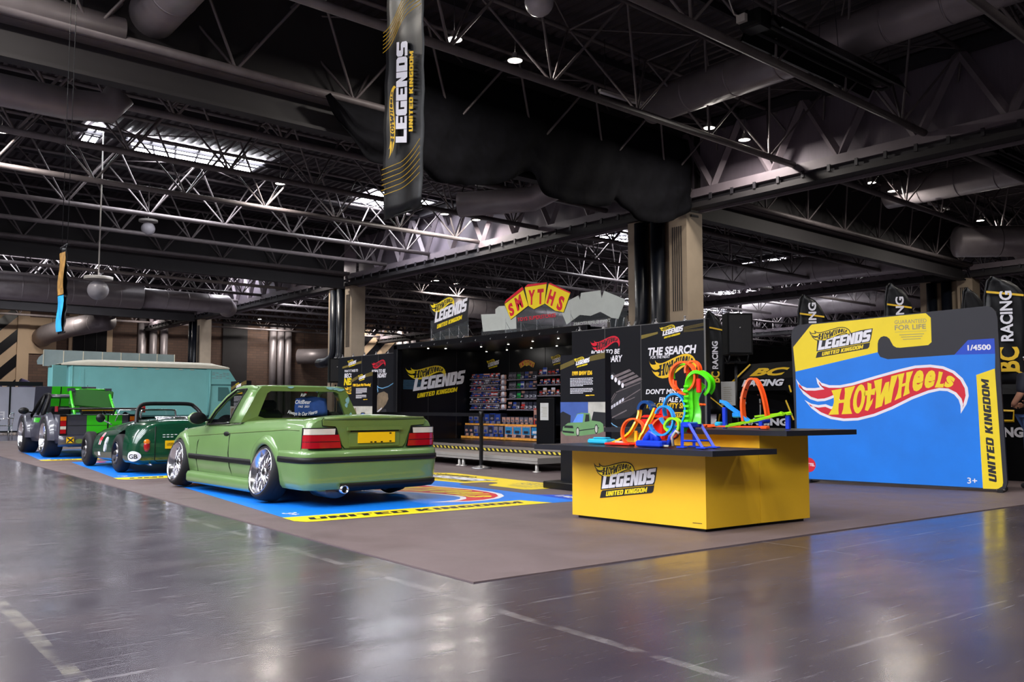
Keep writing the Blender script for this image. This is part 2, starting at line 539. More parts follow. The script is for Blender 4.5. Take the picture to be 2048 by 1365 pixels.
# concrete columns with pipes in the recess of the long face
def column(X, Y, pipes=True, full=True):
    q = MB()
    q.box(X, X + 1.05, Y, Y + 1.0, 0, 9.5); q.box(X, X + 1.05, Y + 2.75, Y + 3.5, 0, 9.5); q.box(X + .45, X + 1.05, Y + 1.0, Y + 2.75, 0, 9.5)
    for k in range(5): q.box(X - .02, X, Y + .28 + k * .12, Y + .32 + k * .12, 5.2, 8.9, 1); q.box(X - .02, X, Y + .28 + k * .12, Y + .32 + k * .12, 1, 4.0, 1)
    o = struct(q.build('column', ['column_paint', 'dark_panel']))
    if pipes:
        for dy, zb, dr in ((1.75, 4.1, 0), (2.75, 4.2, 1)):
            p = [(X + .1, Y + dy, 9.4), (X + .1, Y + dy, zb + .8)]
            if dr: p += [(X + .05, Y + dy + .12, zb + .4), (X - .1, Y + dy + .45, zb + .12), (X - .2, Y + dy + .9, zb), (X - .25, Y + dy + 1.7, zb)]
            else: p += [(X + .02, Y + dy, zb + .4), (X - .2, Y + dy, zb + .1), (X - .5, Y + dy, zb)]
            MB().tube(p, .33, 14).build('column_pipe', 'pipe_blue', o)
            if not dr:
                MB().cyl((X + .1, Y + dy, 0), (X + .1, Y + dy, zb + .3), .2, 10).build('column_pipe', 'pipe_blue', o)
                MB().disc(.29, 0, 18, mx=Matrix.Translation((X - .505, Y + dy, zb)) @ Matrix.Rotation(R(-90), 4, 'Y')).build('pipe_mouth', 'window_black', o)
    return o
column(29.5, 25.1); column(29.5, 55.2); column(29.5, 85.5); column(59.5, 26.6); column(59.5, 57); column(59.5, 87); column(89.5, 28.5); column(-.5, 85)
o = bpy.data.objects.get('column.003')

# ------------------------------------------------------------ roof lights
def skylight(pts, label):
    # pane quad in the deck plane with frame and glazing bars
    t = thing('roof_skylight', label, 'skylight', (0, 0, 0))
    a, b, c, d = (Vector((*p, 13.12)) for p in pts)
    MB().add([a, b, c, d], [(0, 1, 2, 3)] ).build('pane', 'sky_glow', t)
    q = MB()
    n = max(2, round((b - a).length / 1.1))
    for i in range(n + 1):
        q.tube([a.lerp(b, i / n) - Vector((0, 0, .05)), d.lerp(c, i / n) - Vector((0, 0, .05))], .05, 4, caps=False)
    for k in (0, .5, 1):
        q.tube([a.lerp(d, k) - Vector((0, 0, .05)), b.lerp(c, k) - Vector((0, 0, .05))], .06, 4)
    q.build('glazing_bar', 'dark_steel', t)
    return t
skylight([(10.6, 41.0), (17.3, 41.3), (17.4, 43.9), (11.8, 43.9)], 'bright glazed roof light above the green roadster, longest in the roof')
skylight([(9.0, 40.6), (9.7, 40.6), (9.9, 43.4), (9.2, 43.2)], 'short bright roof light pane next to the longest glazed roof light')
skylight([(24.4, 42.8), (28.6, 43.2), (28.6, 46.6), (24.6, 46.2)], 'bright roof light pane behind the hanging black banner')
skylight([(43.5, 42.9), (48.6, 43.1), (48.6, 46.4), (43.5, 46.0)], 'bright roof light beside the dark pipes of the beige column')
skylight([(60.6, 42.6), (70, 43.2), (70, 48), (60.6, 47.4)], 'distant bright roof light above the big curved ducts')
skylight([(10, 74), (21, 74.6), (21, 78.6), (10, 78)], 'thin bright roof light strip far off over the truck')
skylight([(28, 72), (34, 72.4), (34, 77), (28, 76.6)], 'small square roof light far off beside the turquoise truck')

for y in (-8.5, -1.5, 6.5, 13.5, 21, 33):  # strips added out of view to light the display from the left
    o = skylight([(-29, y), (-2, y), (-2, y + 2.6), (-29, y + 2.6)], 'long roof light strip over the open floor'); o['group'] = 'roof light strips over the open floor'
for k, (x0, x1, y) in enumerate(((-29, 7.5, 62), (60, 84, 57), (72, 100, 70))):  # the first strip is added out of view to brighten the far left
    o = skylight([(x0, y), (x1, y), (x1, y + 3), (x0, y + 3)], ['long roof light strip outside the picture beside the far trusses', 'far roof light glowing through the trusses above the giant card', 'farthest roof light beyond the big curved ducts'][k])
# ------------------------------------------------------------ high-bay lamps
def lamp_proto():
    t = thing('high_bay_lamp', 'lamp', 'lamp')
    MB().lathe([(.05, .26), (.07, .25), (.09, .12), (.2, .05), (.235, 0), (.225, 0), (.19, .04)], 20).build('lamp_shade', 'white_enamel', t)
    MB().disc(.215, .012, 20, inv=True).build('diffuser', 'lamp_glow', t)
    MB().cyl((0, 0, .25), (0, 0, 1.91), .012, 6).build('suspension_cable', 'dark_steel', t)
    return t
LP = [
 ([(13.78, 20.0), (16.06, 20.13)], 'bright round lamp hanging under the roof beside the tall black banner', 'lamp pair beside the banner'),
 ([(25.67, 20.7), (27.9, 20.8)], 'round lamp under the roof between the big duct and the girder', 'lamp pair under the big duct'),
 ([(37.9, 21.3), (40.2, 21.5)], 'round lamp below the second duct beyond the girder', 'lamp pair at the second duct'),
 ([(50.4, 22.0), (53.1, 22.2)], 'round lamp near the right edge beyond the second duct', 'lamp pair beyond the second duct'),
 ([(15.0, 57.4), (17.4, 57.7)], 'round lamp below the white globe over the truck', 'lamp pair below the white globe'),
 ([(27.0, 58.6), (29.3, 59.0)], 'round lamp left of the far beige column top', 'lamp pair at the far beige column'),
 ([(26.3, 39.0), (28.5, 39.15)], 'round lamp hanging below the black drape by the lilac cladding', 'lamp pair below the drape'),
 ([(39.9, 60.3), (42.2, 60.7)], 'small round lamp above the yellow and white sign on the container', 'lamp pair above the container signs'),
 ([(16.7, 38.3), (5.3, 37.4)], 'round lamp by the longest glazed roof light', 'lamps by the longest roof light'),
 ([(28.9, 99.0), (31.1, 99.2)], 'tiny far lamp in front of the brick wall pipes', 'far lamps by the wall pipes'),
 ([(16.4, 97), (18.8, 97.2)], 'tiny far lamp above the black window in the brick wall', 'far lamps above the wall window'),
 ([(41.4, 100), (44.3, 101)], 'tiny far lamp beyond the far beige column', 'far lamps beyond the far column'),
 ([(58, 102), (62.2, 102.5)], 'tiny far lamp before the striped wall behind the left posters', 'far lamps before the striped wall'),
 ([(69.4, 102), (72, 102.4)], 'tiny far lamp in front of the striped wall above the container roof', 'far lamps above the container roof'),
 ([(66, 38), (68.4, 38.2), (80, 40), (82.4, 40.2), (74, 62), (76.4, 62.2)], 'small round lamp far off above the giant toy card', 'far lamps above the giant card'),
]
proto = lamp_proto(); first = True
for pts, lab, grp in LP:
    for (x, y) in pts:
        if first: o = proto; o.location = (x, y, 11.3); o['label'] = lab; o['group'] = grp; first = False
        else: o = dup(proto, (x, y, 11.3), None, lab, grp)
        area('lamp_light', (x, y, 11.28), LAMP * (1 if y < 50 else 1.2 if y < 65 else 1.2), .7)
# extra lamps added out of view, over and behind the viewer, to light the scene
for x, y in ((1.2, 19.4), (3.6, 19.5), (2, 1.5), (4.3, 1.6), (14, 1.8), (16.3, 1.9), (26, 2.2), (-9, 19.2), (-9, 38), (4, -9), (16, -9)):
    dup(proto, (x, y, 11.3), None, 'high-bay lamp over the viewer', 'lamps over the viewer')
    area('lamp_light', (x, y, 11.28), LAMP, .4)

# fluorescent battens
bm_ = MB().box(-1.05, 1.05, -.06, .06, -.04, .04).mesh('batten', 'white_enamel')
def batten(x, y, z, rz, lab):
    t = thing('batten_light', lab, 'light fitting', (x, y, z), rz)
    use('body', bm_, t)
    q = MB()
    q.cyl((-1.0, .04, -.06), (1.0, .04, -.06), .022, 8); q.cyl((-1.0, -.04, -.06), (1.0, -.04, -.06), .022, 8)
    q.build('fluorescent_tube', 'globe_plastic', t)
    q = MB()
    for k in (-.8, .8): q.cyl((k, 0, .04), (k, 0, 12.95 - z), .012, 6)
    q.build('suspension_rod', 'dark_steel', t)
batten(20.6, 20.15, 11.2, 0, 'white unlit tube fitting below the big round duct')
batten(10.1, 56.4, 11.2, .03, 'white unlit tube fitting left of the white globe')
batten(22.0, 57.4, 11.2, .1, 'white unlit tube fitting between the globe and the far column')
batten(45.9, 60.1, 11.2, 0, 'white unlit tube fitting above the red and yellow sign')
batten(44.5, 21.4, 11.2, 0, 'pale tube fitting in the dark roof beyond the girder')
batten(11.2, 16.6, 12.4, 0, 'white tube fitting tucked under the deck at the banner')

# white globes
def globe(x, y, z, r, lab, cap=True):
    t = thing('hanging_globe', lab, 'globe', (x, y, z))
    MB().sphere((0, 0, 0), r, 24).build('globe', 'globe_plastic', t)
    q = MB()
    if cap: q.lathe([(r * 1.35, r * 1.05), (r * 1.35, r * 1.35), (.05, r * 1.4)], 24)
    q.cyl((0, 0, r * .95), (0, 0, 13.2 - z), .03, 8)
    q.build('mount', 'white_enamel', t)
globe(13.65, 16.16, 10.95, .36, 'white globe cut by the top edge above the two bright lamps')
globe(14.03, 49.24, 10.6, .36, 'small white globe with a flat cap over the truck')
globe(9.64, 40.82, 6.05, .43, 'large white globe before the pale duct above the truck')

# ------------------------------------------------------------ ducts
def duct(pts, r, lab, seam=1.6):
    P = [Vector(p) for p in pts]
    t = thing('ventilation_duct', lab, 'duct')
    MB().tube(P, r, 28).build('duct', 'duct_metal', t)
    q = MB()
    for i in range(len(P) - 1):
        d = P[i + 1] - P[i]; n = int(d.length / seam)
        for k in range(1, n):
            c = P[i] + d * (k / n); e = d.normalized() * .03
            q.tube([c - e, c + e], r * 1.015, 28)
    if q.v: q.build('seam_band', 'duct_metal', t)
    q = MB()
    for i in range(len(P) - 1):
        for k in (.25, .75):
            c = P[i].lerp(P[i + 1], k)
            if (P[i + 1] - P[i]).length > 2.5: q.tube([c + Vector((0, 0, r * .95)), Vector((c.x, c.y, 13.2))], .02, 5)
    if q.v: q.build('hanger_rod', 'dark_steel', t)
    return t
duct([(23.2, 21.3, 11.75), (23.2, 14, 11.75), (23.2, 4, 11.75), (23.2, -9, 11.75)], .62, 'large round grey duct crossing the upper roof towards the girder')
duct([(23.2, 24.6, 11.2), (23.1, 25.6, 9.9), (22.6, 27.2, 9.4), (20.6, 29.5, 9.3)], .5, 'short round duct end sticking out of the black drape')
duct([(41.6, 22.5, 11.55), (41.6, 12, 11.55), (41.6, 2, 11.55), (41.6, -9, 11.55)], .72, 'round grey duct beyond the girder, second from the front')
duct([(6.75, 8, 11.4), (6.75, 20, 11.4), (6.75, 24.2, 11.4), (6.7, 25.3, 10.9)], .62, 'round duct dropping behind the dark beam near the top edge')
duct([(6.6, 26.2, 9.9), (6.3, 26.3, 9.45), (5.2, 26.0, 9.25), (-6, 25.3, 9.25)], .42, 'pale duct branch under the dark beam', 3)
duct([(5.9, 23.4, 10.55), (2, 23.2, 10.55), (-8, 22.6, 10.55)], .36, 'pale duct branch along the face of the dark beam', 3)
duct([(0, 71, 9.6), (20.0, 71.6, 9.6)], 1.0, 'wide pale duct high over the truck')
duct([(20.2, 71.7, 9.5), (27, 72.2, 9.5), (27.6, 73.5, 9.3)], .75, 'narrower duct beyond the end of the wide pale duct')
duct([(23.5, 95, 9.7), (21.0, 100, 9.2), (19.4, 102.6, 8.6), (19.2, 103.8, 8.3)], 1.0, 'fat elbow duct running into the brick wall')
duct([(48, 103.5, 7.3), (50, 101.5, 7.3), (54, 100, 7.6)], .95, 'dark duct elbow on the wall beyond the roadster')
duct([(55, 48, 11), (56.5, 38, 11), (57.5, 30.5, 11), (58, 28, 11)], .95, 'big bright duct right of the beige column')
duct([(75, 56, 11), (76, 50, 11), (77.8, 38.5, 11)], 1.1, 'second bright duct lower right of the beige column')
duct([(46.5, 21.5, 9.6), (51, 17.5, 9.6), (53, 15.8, 9.6)], .8, 'dark duct with a rounded end above the giant card')
duct([(44, 64, 10), (70, 68, 10)], 1.0, 'long pale duct far behind the container signs')
duct([(66, 80, 9.4), (80, 66, 9.4)], 1.0, 'pale duct far off beyond the speaker')

# radiant heaters
def heater(x, y, z, ln, lab):
    t = thing('radiant_heater', lab, 'heater', (x, y, z), R(2.5))
    q = MB()
    prof = [(-.62, -.25), (-.42, .12), (0, .2), (.42, .12), (.62, -.25), (.55, -.25), (.36, .05), (-.36, .05), (-.55, -.25)]
    for xx, fl in ((0, 1), (ln, 0)): pass
    q.grid([[(0, a, b) for a, b in prof] + [(0, *prof[0])], [(ln, a, b) for a, b in prof] + [(ln, *prof[0])]], sm=False)
    q.build('reflector', 'black_metal', t)
    q = MB()
    for d in (-.22, .22): q.cyl((.1, d, -.1), (ln - .2, d, -.1), .055, 10)
    q.tube([(ln - .2, -.22, -.1), (ln - .02, -.1, -.1), (ln - .02, .1, -.1), (ln - .2, .22, -.1)], .055, 8)
    q.build('burner_tube', 'dark_box', t)
    q = MB().bbox(-.5, .02, -.32, .32, -.22, .24, .04)
    q.cyl((-.3, .2, .2), (-.3, .2, .34), .05, 8)
    q.build('burner_housing', 'black_metal', t)
    q = MB()
    for k in (.1, ln * .5, ln - .3):
        for d in (-.3, .3): q.tube([(k, d, .1), (k, d * .6, 12.9 - z)], .01, 5)
    q.build('suspension_wire', 'dark_steel', t)
    MB().tube([(-.45, .1, .1), (-.7, .3, .15), (-.9, .35, .6), (-.95, .35, 12.9 - z)], .02, 6).build('gas_pipe', 'white_enamel', t)
    MB().box(-.62, -.5, .05, .3, -.05, .15).build('tag_plate', 'white_enamel', t)
heater(18.6, 13.3, 10.75, 6.6, 'long black radiant heater hanging below the big duct')
heater(33.8, 14.3, 10.5, 6.6, 'long black radiant heater at the right edge beyond the girder')

# ------------------------------------------------------------ black drape under the cross beam
q = MB()
bot = [(11.6, 10.2), (12.2, 9.4), (13.0, 8.6), (14, 8.5), (14.8, 8.7), (15.8, 8.35), (16.7, 8.4), (18, 8.6), (18.9, 8.95), (19.8, 9.4), (20.3, 8.9), (21.2, 8.6), (22.5, 8.6), (23.8, 8.75), (24.4, 9.1), (24.9, 8.8), (26, 8.5), (27.5, 8.65), (29.0, 9.3)]
bp = smooth_pts([(a, b, 0) for a, b in bot], 6)
rows = []
for i, p in enumerate(bp):
    x, zb = p[0], p[1]; r = []
    zt = 10.15 if x < 14 else 12.4
    for k in range(15):
        t = k / 14
        z = zt + (zb - zt) * t
        sag = .35 * math.sin(PI * min(1, t * 1.05)) * (.4 + .6 * abs(math.sin(x * .75)))
        fold = .1 * t * math.sin(x * 5 + 8 * t) + .07 * math.sin(t * 22 + x * 1.3) * t
        r.append((x, 24.55 + sy(x) - sag - fold, z))
    rows.append(r)
o = q.grid(rows).build('black_drape', 'black_cloth')
sol = o.modifiers.new('thick', 'SOLIDIFY'); sol.thickness = .02
tag(o, 'swagged black cloth hung along the dark roof beam', 'drape')
o = MB().lathe([(.19, .1), (.19, 0), (.12, -.05), (.01, -.06)], 16).build('ceiling_speaker', 'white_enamel'); o.location = (13.2, 24.0, 9.9)
tag(o, 'small round white fitting under the beam above the drape', 'fitting')
# ------------------------------------------------------------ printed marks, built as flat vinyl shapes
mat('ink_yellow', (236, 208, 22), .5, var=.02)
mat('ink_gold', (228, 184, 30), .5, var=.02)
mat('ink_white', (226, 224, 232), .5, var=.02)
mat('ink_black', (18, 18, 24), .5, var=.05)
mat('ink_red', (206, 12, 44), .5, var=.02)
mat('ink_blue', (0, 118, 224), .45, var=.09, vscale=1.6)
mat('ink_deep_blue', (10, 66, 190), .45, var=.04)
mat('ink_navy', (22, 22, 34), .5, var=.04)
mat('ink_grey', (150, 140, 110), .6, var=.05)
mat('ink_sky', (110, 170, 214), .6, var=.05)
mat('ink_dim_gold', (120, 104, 40), .6, var=.05)

FL = [(-.152, 1.422), (-.1, 1.339), (-.013, 1.3), (.099, 1.297), (.186, 1.308), (.144, 1.373), (.129, 1.438), (.187, 1.37), (.297, 1.334), (.442, 1.332), (.609, 1.363), (.914, 1.451), (1.199, 1.528), (1.4, 1.573), (1.584, 1.58), (1.732, 1.555), (1.855, 1.494), (1.945, 1.401), (1.997, 1.287), (2.005, 1.186), (1.976, 1.084), (1.921, .982), (1.925, 1.062), (1.906, 1.141), (1.856, 1.209), (1.774, 1.256), (1.68, 1.263), (1.551, 1.233), (1.353, 1.155), (1.106, 1.027), (.876, .931), (.666, .876), (.477, .865), (.309, .891), (.164, .951), (.055, 1.032), (-.033, 1.132), (.043, 1.082), (.143, 1.063), (.241, 1.075), (.277, 1.06), (.313, 1.044), (.35, 1.05), (.387, 1.087), (.41, 1.136), (.395, 1.175), (.354, 1.183), (.304, 1.161), (.231, 1.137), (.131, 1.131), (.033, 1.163), (-.053, 1.232), (-.114, 1.327)]
def interp(tab, x):
    if x <= tab[0][0]: return tab[0][1]
    for (a, b), (c, d) in zip(tab, tab[1:]):
        if x <= c: return b + (d - b) * (x - a) / (c - a)
    return tab[-1][1]
BT = [(.30, .925), (.70, .942), (.9, 1.0), (1.1, 1.085), (1.355, 1.215), (1.6, 1.285), (1.87, 1.29)]
TP = [(.30, 1.285), (.573, 1.335), (.914, 1.425), (1.2, 1.495), (1.4, 1.535), (1.6, 1.525), (1.72, 1.49), (1.87, 1.40)]
GL = {
 'H': [(0, 0), (.44, 0), (.40, .2), (.385, .44), (.60, .44), (.60, .2), (.56, 0), (1, 0), (.88, .25), (.85, .5), (.9, .75), (1, 1), (.56, 1), (.6, .8), (.6, .56), (.385, .56), (.4, .8), (.44, 1), (0, 1), (.13, .75), (.17, .5), (.13, .25)],
 't': [(.22, .06), (.5, 0), (.8, .22), (.86, .4), (.62, .3), (.62, .54), (.94, .5), (.98, .74), (.62, .72), (.56, .92), (.2, 1), (.3, .72), (.05, .74), (.02, .56), (.28, .56), (.3, .3)],
 'W': [(0, 1), (.34, 1), (.35, .42), (.50, .82), (.66, .82), (.68, .42), (.72, 1), (1, 1), (.88, .5), (.84, 0), (.58, 0), (.52, .36), (.46, 0), (.18, 0), (.16, .5)],
 'L': [(0, 0), (1, 0), (.96, .32), (.78, .24), (.5, .24), (.52, 1), (.05, 1), (.14, .5)],
}
def flame_letters(mb, m, z, dx=0, dy=0, k=1.0):
    def put(u0, u1, pts, f):
        vs = []
        for (a, b) in pts:
            u = u0 + (u1 - u0) * a
            lo, hi = interp(BT, u), interp(TP, u)
            vs.append((u + .05 * (b - .5), lo + (hi - lo) * (.04 + .92 * b)))
        for tri in f: mb.add([((vs[i][0] + dx) * k, (vs[i][1] + dy) * k, z) for i in tri], [(0, 1, 2)], m)
    def gly(c, u0, u1):
        p = GL[c]; t = tessellate_polygon([[Vector((*q, 0)) for q in p]])
        ff = []
        for tri in t:
            a, b, c2 = (p[i] for i in tri)
            kk = (b[0] - a[0]) * (c2[1] - a[1]) - (b[1] - a[1]) * (c2[0] - a[0])
            ff.append(tuple(tri) if kk > 0 else tuple(reversed(tri)))
        put(u0, u1, p, ff)
    def ring(u0, u1, t0=0, t1=1, hole=(.30, .70, .2, .8)):
        n = 18; p = []; ff = []
        for i in range(n):
            a = 2 * PI * i / n
            p.append((.5 + .5 * math.cos(a), t0 + (t1 - t0) * (.5 + .5 * math.sin(a))))
            p.append(((hole[0] + hole[1]) / 2 + (hole[1] - hole[0]) / 2 * math.cos(a), t0 + (t1 - t0) * ((hole[2] + hole[3]) / 2 + (hole[3] - hole[2]) / 2 * math.sin(a))))
        for i in range(n):
            j = (i + 1) % n
            ff += [(2 * i, 2 * j, 2 * j + 1), (2 * i, 2 * j + 1, 2 * i + 1)]
        put(u0, u1, p, ff)
    def font(ch, u0, u1):
        vs, fs = letters(ch, 1, 1, 0, .045)
        hi = max(v[1] for v in vs); lo = min(v[1] for v in vs)
        p = [(v[0], (v[1] - lo) / (hi - lo)) for v in vs]
        ff = []
        for f in fs:
            for i in range(1, len(f) - 1): ff.append((f[0], f[i], f[i + 1]))
        put(u0, u1, p, ff)
    gly('H', .30, .615); ring(.61, .765); gly('t', .745, .895); gly('W', .86, 1.165); gly('H', 1.16, 1.35)
    font('e', 1.365, 1.495); font('e', 1.51, 1.635); gly('L', 1.65, 1.75); font('s', 1.755, 1.85)
FLc = [(sum(p[0] for p in FL) / len(FL)), (sum(p[1] for p in FL) / len(FL))]
def flame(mb, z, outer, inner, let, dx=-.92, dy=-1.22, k=1.0, bw=.026, dz=.0008):
    tr = lambda P: [((a + dx) * k, (b + dy) * k) for a, b in P]
    if outer is not None: mb.poly(tr(inset(FL, -bw * .35)), z, m=outer)
    mb.poly(tr(inset(FL, bw if outer is not None else 0)), z + dz, m=inner)
    flame_letters(mb, let, z + 2 * dz, dx, dy, k)
    return mb
BL = {
 'L': ([(0, 0), (.78, 0), (.78, .27), (.36, .27), (.36, 1), (0, 1)], .80),
 'E': ([(0, 0), (.76, 0), (.76, .22), (.35, .22), (.35, .39), (.70, .39), (.70, .60), (.35, .60), (.35, .78), (.78, .78), (.78, 1), (0, 1)], .80),
 'G': ([(.12, 0), (.84, 0), (.84, .58), (.48, .58), (.48, .24), (.36, .24), (.36, .76), (.84, .76), (.84, 1), (.12, 1), (0, .88), (0, .12)], .88),
 'N': ([(0, 0), (.33, 0), (.33, .5), (.54, 0), (.88, 0), (.88, 1), (.55, 1), (.55, .5), (.34, 1), (0, 1)], .92),
 'S': ([(0, 0), (.74, 0), (.86, .12), (.86, .5), (.74, .61), (.36, .61), (.36, .77), (.88, .77), (.88, 1), (.12, 1), (0, .88), (0, .5), (.12, .39), (.5, .39), (.5, .24), (0, .24)], .9),
}
def block_word(mb, m, z, fn, hx=1.0):
    # LEGENDS in slab letters; fn maps (0..1, 0..1) to the plane
    seq = 'LEGENDS'; tot = sum({'D': .9}.get(c, BL.get(c, (0, 0))[1]) for c in seq) - .04; x = 0
    for c in seq:
        if c == 'D':
            for part in ([(0, 0), (.36, 0), (.36, 1), (0, 1)], [(.36, 0), (.72, 0), (.86, .14), (.86, .5), (.5, .5), (.5, .24), (.36, .24)], [(.36, 1), (.36, .76), (.5, .76), (.5, .5), (.86, .5), (.86, .86), (.72, 1)]):
                mb.poly([fn((x + a) / tot, b) for a, b in part], z, m=m)
            x += .9
        else:
            p, w = BL[c]
            mb.poly([fn((x + a) / tot, b) for a, b in p], z, m=m); x += w
    return mb
BL.update({
 'U': ([(0, 1), (0, .12), (.12, 0), (.72, 0), (.84, .12), (.84, 1), (.54, 1), (.54, .22), (.30, .22), (.30, 1)], .88),
 'I': ([(0, 0), (.32, 0), (.32, 1), (0, 1)], .37),
 'T': ([(.24, 0), (.56, 0), (.56, .76), (.80, .76), (.80, 1), (0, 1), (0, .76), (.24, .76)], .84),
 'K': ([(0, 0), (.30, 0), (.30, .36), (.52, 0), (.88, 0), (.56, .52), (.86, 1), (.50, 1), (.30, .66), (.30, 1), (0, 1)], .9),
 'M': ([(0, 0), (.28, 0), (.28, .5), (.44, .12), (.62, .12), (.78, .5), (.78, 0), (1.06, 0), (1.06, 1), (.78, 1), (.53, .46), (.28, 1), (0, 1)], 1.1),
})
def slab_word(mb, word, m, z, fn):
    wd = lambda c: .9 if c in 'DO' else (.45 if c == ' ' else BL[c][1] + .06)
    tot = sum(wd(c) for c in word); x = 0
    for c in word:
        if c in 'DO':
            k = .14; o = k if c == 'O' else 0
            for part in ([(0, o), (o, 0), (.30, 0), (.30, 1), (o, 1), (0, 1 - o)], [(.30, 0), (.70, 0), (.84, .14), (.84, .5), (.54, .5), (.54, .22), (.30, .22)], [(.30, 1), (.30, .78), (.54, .78), (.54, .5), (.84, .5), (.84, .86), (.70, 1)]):
                part = [p for i, p in enumerate(part) if i == 0 or p != part[i - 1]]
                mb.poly([fn((x + a) / tot, b) for a, b in part], z, m=m)
        elif c != ' ':
            mb.poly([fn((x + a) / tot, b) for a, b in BL[c][0]], z, m=m)
        x += wd(c)
    return mb
def legends(mb, z=0, style='card', k=1.0, dx=-.47, dy=-1.92, dz=.0008):
    """the three-line sign: flame, LEGENDS, UNITED KINGDOM. materials: 0 yellow 1 black 2 white"""
    F = lambda a, b: ((a + dx) * k, (b + dy) * k)
    def lw(u, t):
        x0, y0, x1, y1 = .151, 1.825, .843, 1.923
        return F(x0 + (x1 - x0) * u + .03 * t, y0 + (y1 - y0) * u + (.146 + .014 * u) * t)
    def fl_tr(p):   # flame scaled and turned a little to sit on the word
        a, b = p; a, b = (a + .152) * .252 + .05, (b - 1.422) * .232
        c, s = math.cos(R(2)), math.sin(R(2))
        return F(a, 2.088 + b)
    base = [fl_tr(p) for p in FL]
    if style == 'card':
        out = [F(.135, 1.812), F(.845, 1.912), F(.862, 1.955), F(.89, 2.094), F(.73, 2.075), F(.60, 2.045), F(.15, 1.975)]
        mb.poly(out, z, m=1)
        mb.poly([F(.122, 1.722), F(.815, 1.824), F(.835, 1.845), F(.848, 1.905), F(.16, 1.808), F(.142, 1.79)], z, m=1)
        mb.poly(inset(base, -.008 * k), z + dz, m=1); mb.poly(inset(base, .003 * k), z + 2 * dz, m=0)
    else:
        mb.poly(base, z + 2 * dz, m=0)
    q = MB(); flame_letters(q, 1, z + 3 * dz)
    mb.add([(*fl_tr((v[0], v[1])), v[2]) for v in q.v], q.f, 1)
    block_word(mb, 2, z + 2 * dz, lw)
    slab_word(mb, 'UNITED KINGDOM', 0, z + 2 * dz, lambda u, t: F(.206 + .55 * u + .012 * t, 1.748 + .081 * u + .053 * t))
    return mb
INK = ['ink_yellow', 'ink_black', 'ink_white']
LG_CARD = legends(MB(), style='card').mesh('legends_logo', INK)
LG_DARK = legends(MB(), style='dark').mesh('legends_logo', INK)
FL_RED = flame(MB(), 0, 2, 0, 1).mesh('flame_logo', ['ink_red', 'ink_yellow', 'ink_white'])
FL_GOLD = flame(MB(), 0, None, 0, 1).mesh('flame_logo', ['ink_gold', 'ink_black'])
FL_POSTER = flame(MB(), 0, None, 0, 1).mesh('flame_logo', ['ink_red', 'ink_black'])
# local frames: x right, y up, z out of the surface
def frame(o, ux, uy):
    x = Vector(ux).normalized(); y = Vector(uy).normalized(); z = x.cross(y)
    return Matrix(((x.x, y.x, z.x, o[0]), (x.y, y.y, z.y, o[1]), (x.z, y.z, z.z, o[2]), (0, 0, 0, 1)))
def az(a): return (math.sin(R(a)), math.cos(R(a)), 0)

# ------------------------------------------------------------ the giant toy card, and the same art on the floor mats
def card_art(parent, thick, dz=.001):
    z = thick
    blue = [(-.165, 1.541), (-.165, .731), (-.15, .06), (2.134, .05), (2.107, 1.445), (2.318, 1.52), (2.325, 1.701), (1.867, 1.706), (1.067, 1.674), (.972, 1.709), (.942, 1.772)]
    MB().poly(blue, z + dz).build('blue_panel', 'ink_blue', parent)
    yel = [(-.19, 1.885), (.06, 2.175), (.082, 2.19), (1.548, 2.256), (1.606, 2.193), (1.606, 1.878), (1.565, 1.841), (1.22, 1.82), (1.176, 1.826), (1.14, 1.85), (1.115, 1.90), (1.095, 1.945), (1.06, 1.975), (1.023, 1.982), (.985, 1.97), (.955, 1.93), (.945, 1.884), (.942, 1.772), (-.165, 1.541)]
    MB().poly(yel, z + dz).build('yellow_panel', 'ink_yellow', parent)
    MB().poly([(1.867, 1.706), (2.028, 1.885), (2.323, 1.893), (2.325, 1.701)], z + dz).build('number_tab', 'ink_deep_blue', parent)
    q = MB().poly([(2.107, 1.445), (2.315, 1.52), (2.356, .125), (2.345, .08), (2.29, .044), (2.133, .042)], z + 2 * dz, m=0)
    def up_(u, t): return (2.288 - .085 * t - .045 * u, .125 + 1.265 * u + .018 * t)
    slab_word(q, 'UNITED KINGDOM', 1, z + 3 * dz, up_)
    q.build('name_strip', ['ink_yellow', 'ink_black'], parent)
    use('flame_logo', FL_RED, parent, (.92, 1.22, z + 2 * dz))
    use('legends_logo', LG_CARD, parent, (.47, 1.92, z + 2 * dz))
    q = MB()
    text(q, 'GUARANTEED', 1.165, 2.135, .052, .39, 0, .005, 0, 0); text(q, 'FOR LIFE', 1.165, 2.055, .065, .38, 0, .02, 0, 0)
    q.box(1.165, 1.55, 2.025, 2.029, 0, .0004)
    for k in range(3): q.box(1.22 + .02 * k, 1.52 - .02 * k, 1.985 - .03 * k, 1.993 - .03 * k, 0, .0004)
    q.build('guarantee_text', 'ink_grey', parent, (0, 0, z + 2 * dz))
    q = MB(); text(q, '1/4500', 2.02, 1.757, .066, .262, 0, .035); text(q, '3+', 1.962, .098, .075, .11, 0, .012)
    q.build('number_text', 'ink_white', parent, (0, 0, z + 2 * dz))
    q = MB().disc(.1, 0, 28, 0, Matrix.Translation((-.015, .25, 0))); text(q, 'MATTEL', -.09, .235, .04, .16, 0, .03, .0008, 1)
    q.build('maker_badge', ['ink_red', 'ink_white'], parent, (0, 0, z + 2 * dz))
mat('stand_metal', (150, 148, 150), .35, .8)
card = thing('giant_toy_card', 'huge blue and yellow toy blister card standing on the carpet, flame logo across it', 'display', (0, 0, 0))
card.matrix_world = frame((10.89, 7.141, 0), az(165.17), (0, 0, 1))
